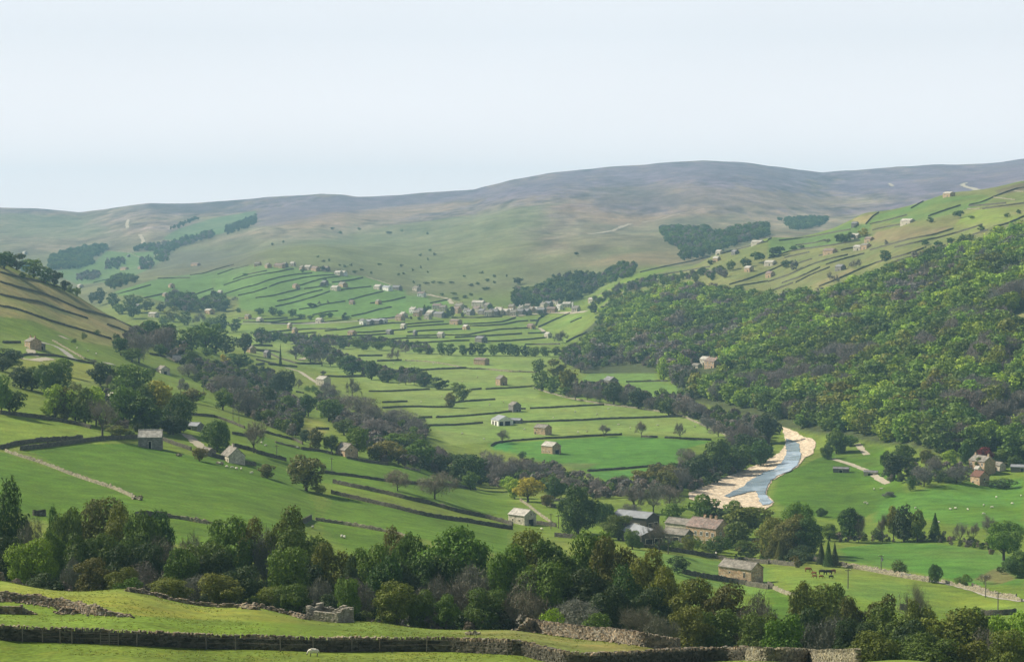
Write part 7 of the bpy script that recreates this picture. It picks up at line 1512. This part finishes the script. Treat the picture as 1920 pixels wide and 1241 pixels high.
# ------------------------------------------------------------------ animals (skin grown over a skeleton)
def skin_body(name, nodes_, edges, radii, mat, sub=2):
    me = bpy.data.meshes.new(name); me.from_pydata(nodes_, edges, [])
    o = bpy.data.objects.new(name, me); COL.objects.link(o)
    md = o.modifiers.new('Skin', 'SKIN'); sv = me.skin_vertices[0].data
    for i, r_ in enumerate(radii): sv[i].radius = r_ if isinstance(r_, tuple) else (r_, r_)
    sv[0].use_root = True
    ms = o.modifiers.new('Sub', 'SUBSURF'); ms.levels = ms.render_levels = sub
    dg = bpy.context.evaluated_depsgraph_get(); ev = o.evaluated_get(dg)
    m2 = bpy.data.meshes.new_from_object(ev); m2.materials.clear(); m2.materials.append(mat)
    for p_ in m2.polygons: p_.use_smooth = True
    bpy.data.objects.remove(o); m2.name = name
    return m2
def quadruped(name, fleece, skin, sheep=True, graze=True):
    """body mesh plus head, in metres, facing -x"""
    if sheep:
        n = [(0, 0, .62), (-.32, 0, .64), (-.50, 0, .66), (.34, 0, .62), (.48, 0, .60)]
        R = [(.25, .27), (.24, .25), (.17, .17), (.25, .26), (.15, .16)]
        E = [(0, 1), (1, 2), (0, 3), (3, 4)]
        hd = (-.66, 0, .42) if graze else (-.66, 0, .86); mz = (-.74, 0, .17) if graze else (-.84, 0, .80)
        leg, lz = [( -.34, .11), (-.34, -.11), (.36, .12), (.36, -.12)], .5
        lr, hr, nr_ = .045, .085, .05
    else:
        n = [(0, 0, 1.02), (-.5, 0, 1.05), (-.78, 0, 1.12), (.5, 0, 1.04), (.78, 0, 1.06)]
        R = [(.34, .38), (.33, .36), (.22, .24), (.34, .36), (.22, .25)]
        E = [(0, 1), (1, 2), (0, 3), (3, 4)]
        hd = (-1.1, 0, .62) if graze else (-1.2, 0, 1.38); mz = (-1.22, 0, .2) if graze else (-1.5, 0, 1.22)
        leg, lz = [(-.55, .2), (-.55, -.2), (.6, .2), (.6, -.2)], .8
        lr, hr, nr_ = .075, .13, .09
    n += [((n[2][0] + hd[0]) / 2, 0, (n[2][2] + hd[2]) / 2)]; R.append((hr * 1.35, hr * 1.35)); E.append((2, 5))
    n += [hd, mz]; R += [(hr, hr), (nr_, nr_)]; E += [(5, 6), (6, 7)]
    for i, (x, y) in enumerate(leg):
        b = len(n); back = i > 1
        n += [(x, y, lz), (x + (.06 if back else .01) * (1 if sheep else 2), y, lz * .52), (x + (.02 if back else 0), y, lz * .2), (x - .01, y, .02)]
        R += [(lr * (2.3 if back else 1.8),) * 2, (lr * 1.0,) * 2, (lr * .8,) * 2, (lr * .95,) * 2]
        E += [(3 if back else 1, b), (b, b + 1), (b + 1, b + 2), (b + 2, b + 3)]
    # tail
    b = len(n); n += [(n[4][0] + .1, 0, n[4][2]), (n[4][0] + .14, 0, n[4][2] - .3)]; R += [(.04, .04), (.03, .03)]; E += [(4, b), (b, b + 1)]
    return skin_body(name, n, E, R, None or fleece)
def animal_mat(name, a, b, lowz):
    m = bpy.data.materials.new(name); t_, bs = nodes(m)
    tc_ = t_.nodes.new('ShaderNodeTexCoord'); sp = t_.nodes.new('ShaderNodeSeparateXYZ'); t_.links.new(tc_.outputs['Object'], sp.inputs[0])
    r1 = t_.nodes.new('ShaderNodeMapRange'); r1.inputs[1].default_value = lowz - .05; r1.inputs[2].default_value = lowz + .05; t_.links.new(sp.outputs[2], r1.inputs[0])
    mx_ = t_.nodes.new('ShaderNodeMix'); mx_.data_type = 'RGBA'; mx_.inputs[6].default_value = (*b, 1); mx_.inputs[7].default_value = (*a, 1); t_.links.new(r1.outputs[0], mx_.inputs[0])
    n_, _ = noise_mul(t_, tc_.outputs['Object'], 9, 4, .82, 1.15)
    t_.links.new(scale_col(t_, mx_.outputs[2], n_), bs.inputs['Base Color']); bs.inputs['Roughness'].default_value = .95
    bp_ = t_.nodes.new('ShaderNodeBump'); bp_.inputs['Strength'].default_value = .6; bp_.inputs['Distance'].default_value = .03
    nn_ = t_.nodes.new('ShaderNodeTexNoise'); nn_.inputs['Scale'].default_value = 22; t_.links.new(tc_.outputs['Object'], nn_.inputs['Vector']); t_.links.new(nn_.outputs[0], bp_.inputs['Height']); t_.links.new(bp_.outputs[0], bs.inputs['Normal'])
    return m
WOOL = animal_mat('fleece', (.74, .70, .60), (.10, .085, .07), .36)
sheep_me = quadruped('sheep', WOOL, None)
sheep2_me = quadruped('sheep', WOOL, None, True, False)
ear = merge([quads(np.array([[-.62, s * .12, .50]]), np.array([[0., 0, 1]]), np.array([.07])) for s in (-1, 1)])
def put_animal(name, me, x, y, rz, look, cat, px, py, group=None, fixed=None, sc=1.0, ears=False):
    o = add_obj(name, me, loc=(x, y, float(zat(x, y)) - .02)); o.rotation_euler = (0, 0, rz); o.scale = (sc, sc, sc)
    if ears: add_obj('ear', np_mesh('ear', *ear, [M['wood']]), o)
    reg(o, look, cat, px, py, group, fixed); return o
g = hit([588], [1230], 200, 300)[0]
put_animal('sheep', sheep_me, g[0], g[1], .15, '', 'sheep', 588, 1224, None, 'white sheep grazing with head down before the front wall', 1.05, True); LAND.append((588, 1224, 'the grazing sheep'))
g = hit([1293], [1238.5], 200, 300)[0]
put_animal('sheep', sheep2_me, g[0], g[1] - .3, 2.6, '', 'sheep', 1293, 1237, None, 'sheep lying low at the foot of the dark front wall', .8)
SH = [('U', 1005, 845), ('U', 1065, 835), ('U', 1395, 798), ('U', 1492, 822), ('U', 1540, 705), ('U', 1725, 780), ('U', 1830, 690), ('U', 1395, 900), ('U', 118, 612), ('U', 200, 608), ('U', 10, 770), ('U', 38, 782), ('U', 600, 832), ('U', 1208, 850),
      ('K', 412, 275), ('K', 622, 340), ('K', 640, 345), ('L', 215, 285), ('L', 1480, 462), ('G', 460, 672), ('G', 620, 690), ('G', 700, 650), ('G', 480, 820), ('G', 545, 815), ('G', 775, 765), ('G', 860, 790), ('G', 1060, 770), ('G', 300, 715), ('G', 90, 800),
      ('F', 1256, 245), ('F', 1800, 600), ('F', 1700, 620), ('F', 1290, 322), ('F', 1500, 450), ('F', 1610, 420), ('F', 1350, 560), ('F', 1200, 600), ('F', 1660, 870), ('F', 1500, 830), ('E', 1650, 1075), ('E', 1690, 1082), ('E', 1720, 1088), ('E', 1755, 1092), ('E', 1830, 1120), ('E', 1600, 1050), ('F', 40, 900), ('F', 70, 920), ('F', 300, 935),
      ('E', 560, 210), ('E', 640, 230), ('E', 700, 250), ('E', 440, 330), ('G', 1160, 690), ('G', 1330, 780), ('M', 1235, 235), ('F', 1120, 330), ('F', 1000, 320)]
for rg_, cx_, cy_ in SH:
    p_ = rp(rg_, [[cx_, cy_]])[0]; g = hit([p_[0]], [p_[1]])[0]
    if np.isnan(g[0]): continue
    put_animal('sheep', sheep_me if rng.random() < .6 else sheep2_me, g[0], g[1], rng.uniform(0, 6.28), 'small white sheep', 'sheep', p_[0], p_[1], 'sheep scattered over the fields', None, 1.15)
for col_, nm, wl, pts_ in [((.20, .075, .03), 'red-brown', 'CB', [(290, 588, 1.15), (335, 612, .9), (340, 632, .8), (385, 634, .8), (472, 602, 1.15)]), ((.020, .017, .015), 'black', 'CK', [(392, 606, 1.2), (440, 608, 1.2), (456, 636, .8)])]:
    me_ = quadruped('cow', animal_mat('hide_' + nm.replace('-', '_'), col_, tuple(c * .7 for c in col_), .1), None, False, True)
    for k, (cx_, cy_, sc_) in enumerate(pts_):
        p_ = rp('M', [[cx_, cy_]])[0]; g = hit([p_[0]], [p_[1]])[0]
        put_animal('cow', me_, g[0], g[1], rng.choice([.2, 3.0, 2.7, -.3]) + rng.uniform(-.3, .3), ('small ' if sc_ < 1 else '') + nm + ' cow grazing', 'cow', p_[0], p_[1], 'cattle grazing in the pasture', ['%s cow standing apart at the upper edge of the herd', '%s calf-sized cow just below the first', '%s small cow lowest on the left of the herd', '%s small cow below the black cattle', '%s cow at the right end of the herd'][k] % nm if nm != 'black' else ['black cow in the middle of the herd', 'black cow beside the red-brown one at the right end', 'small black calf below the right-end cattle'][k], sc_)
LAND.append((1545, 1075, 'the cattle'))
# loose boulders and a fallen wall heap
def rock(rg, cx, cy, s, look, fixed=None):
    p_ = rp(rg, [[cx, cy]])[0]; g = hit([p_[0]], [p_[1]])[0]
    if np.isnan(g[0]): return
    n = 9; c = rng.normal(0, s * .5, (n, 3)) * [1.6, 1, .35] + [0, 0, s * .3]
    a = rng.normal(0, 1, (n, 3)); a /= np.linalg.norm(a, axis=1)[:, None]; b = np.cross(a, rng.normal(0, 1, (n, 3))); b /= np.linalg.norm(b, axis=1)[:, None]
    vf = box_batch(c, a, b, np.cross(a, b), rng.uniform(.3, .6, n) * s, rng.uniform(.3, .5, n) * s, rng.uniform(.2, .4, n) * s, .04)
    o = add_obj('stone_heap', np_mesh('stone_heap', *vf, [M['drystone_pale']]), loc=tuple(g)); o['kind'] = 'thing'
    reg(o, look, 'stone heap', p_[0], p_[1], None, fixed)
rock('J', 985, 62, 1.1, '', 'heap of pale stones where the pale wall peters out')
rock('E', 1300, 990, .9, '', 'dark stone heap in the green field below the grey barn')
rock('E', 1600, 1048, .9, '', 'dark stones in the grass before the cream cottage')
rock('K', 1580, 1042, .5, '', 'brown stones lying above the front wall')
# ------------------------------------------------------------------ labels: each look joined to the landmark it stands by
LAND += [(1083, 950, 'the tall dark yew-like tree'), (1450, 880, 'the river'), (1845, 840, 'the copper-red tree'), (250, 445, 'the pale moor track'), (1190, 420, 'the pale hill track'), (300, 735, 'the golden tree'), (1900, 610, 'the hillside clearing'), (960, 1200, 'the tall pale wall'), (60, 1130, 'the tumbledown wall'), (1660, 480, 'the lone dark terrace tree')]
LP_ = np.array([(a, b) for a, b, _ in LAND])
def short(t):
    w_ = t.split()
    return t if t.startswith('the ') else 'the ' + ' '.join(w_)
LAND[:] = [q for q in LAND if len(short(q[2]).split()) <= 8]
LP_ = np.array([(a, b) for a, b, _ in LAND])
used = {o_['label'] for o_ in COL.objects if o_.get('label')}
for i, (o_, look, px, py) in enumerate(REGISTER):
    dx, dy = px - LP_[:, 0], py - LP_[:, 1]
    d = np.hypot(dx, dy)
    order_ = np.argsort(d)
    lab = None
    for rank in range(min(16, len(LAND))):
        k = order_[rank]
        nm = short(LAND[k][2])
        ax_, ay_ = dx[k], dy[k]
        hd = 'right' if ax_ > 0 else 'left'; vd = 'below' if ay_ > 0 else 'above'
        dist = 'close ' if d[k] < 35 else '' if d[k] < 90 else 'some way ' if d[k] < 180 else 'far '
        if abs(ax_) > 2.2 * abs(ay_): rel = f'{hd} of'
        elif abs(ay_) > 2.2 * abs(ax_): rel = vd
        else: rel = f'{vd} and {hd} of'
        for alt in (f'{look} {dist}{rel} {nm}', f'{look} level {dist}{rel} {nm}' if False else None):
            if alt and alt not in used and len(alt.split()) <= 16: lab = alt; break
        if lab: break
    if lab is None:
        k = order_[0]; nm = short(LAND[k][2])
        for q in ('second', 'third', 'fourth', 'fifth', 'sixth', 'seventh', 'eighth', 'ninth', 'tenth', 'eleventh', 'twelfth'):
            alt = f'{look}, {q} by {nm}'
            if alt not in used: lab = alt; break
        lab = lab or look + ' among many alike'
    used.add(lab); o_['label'] = lab
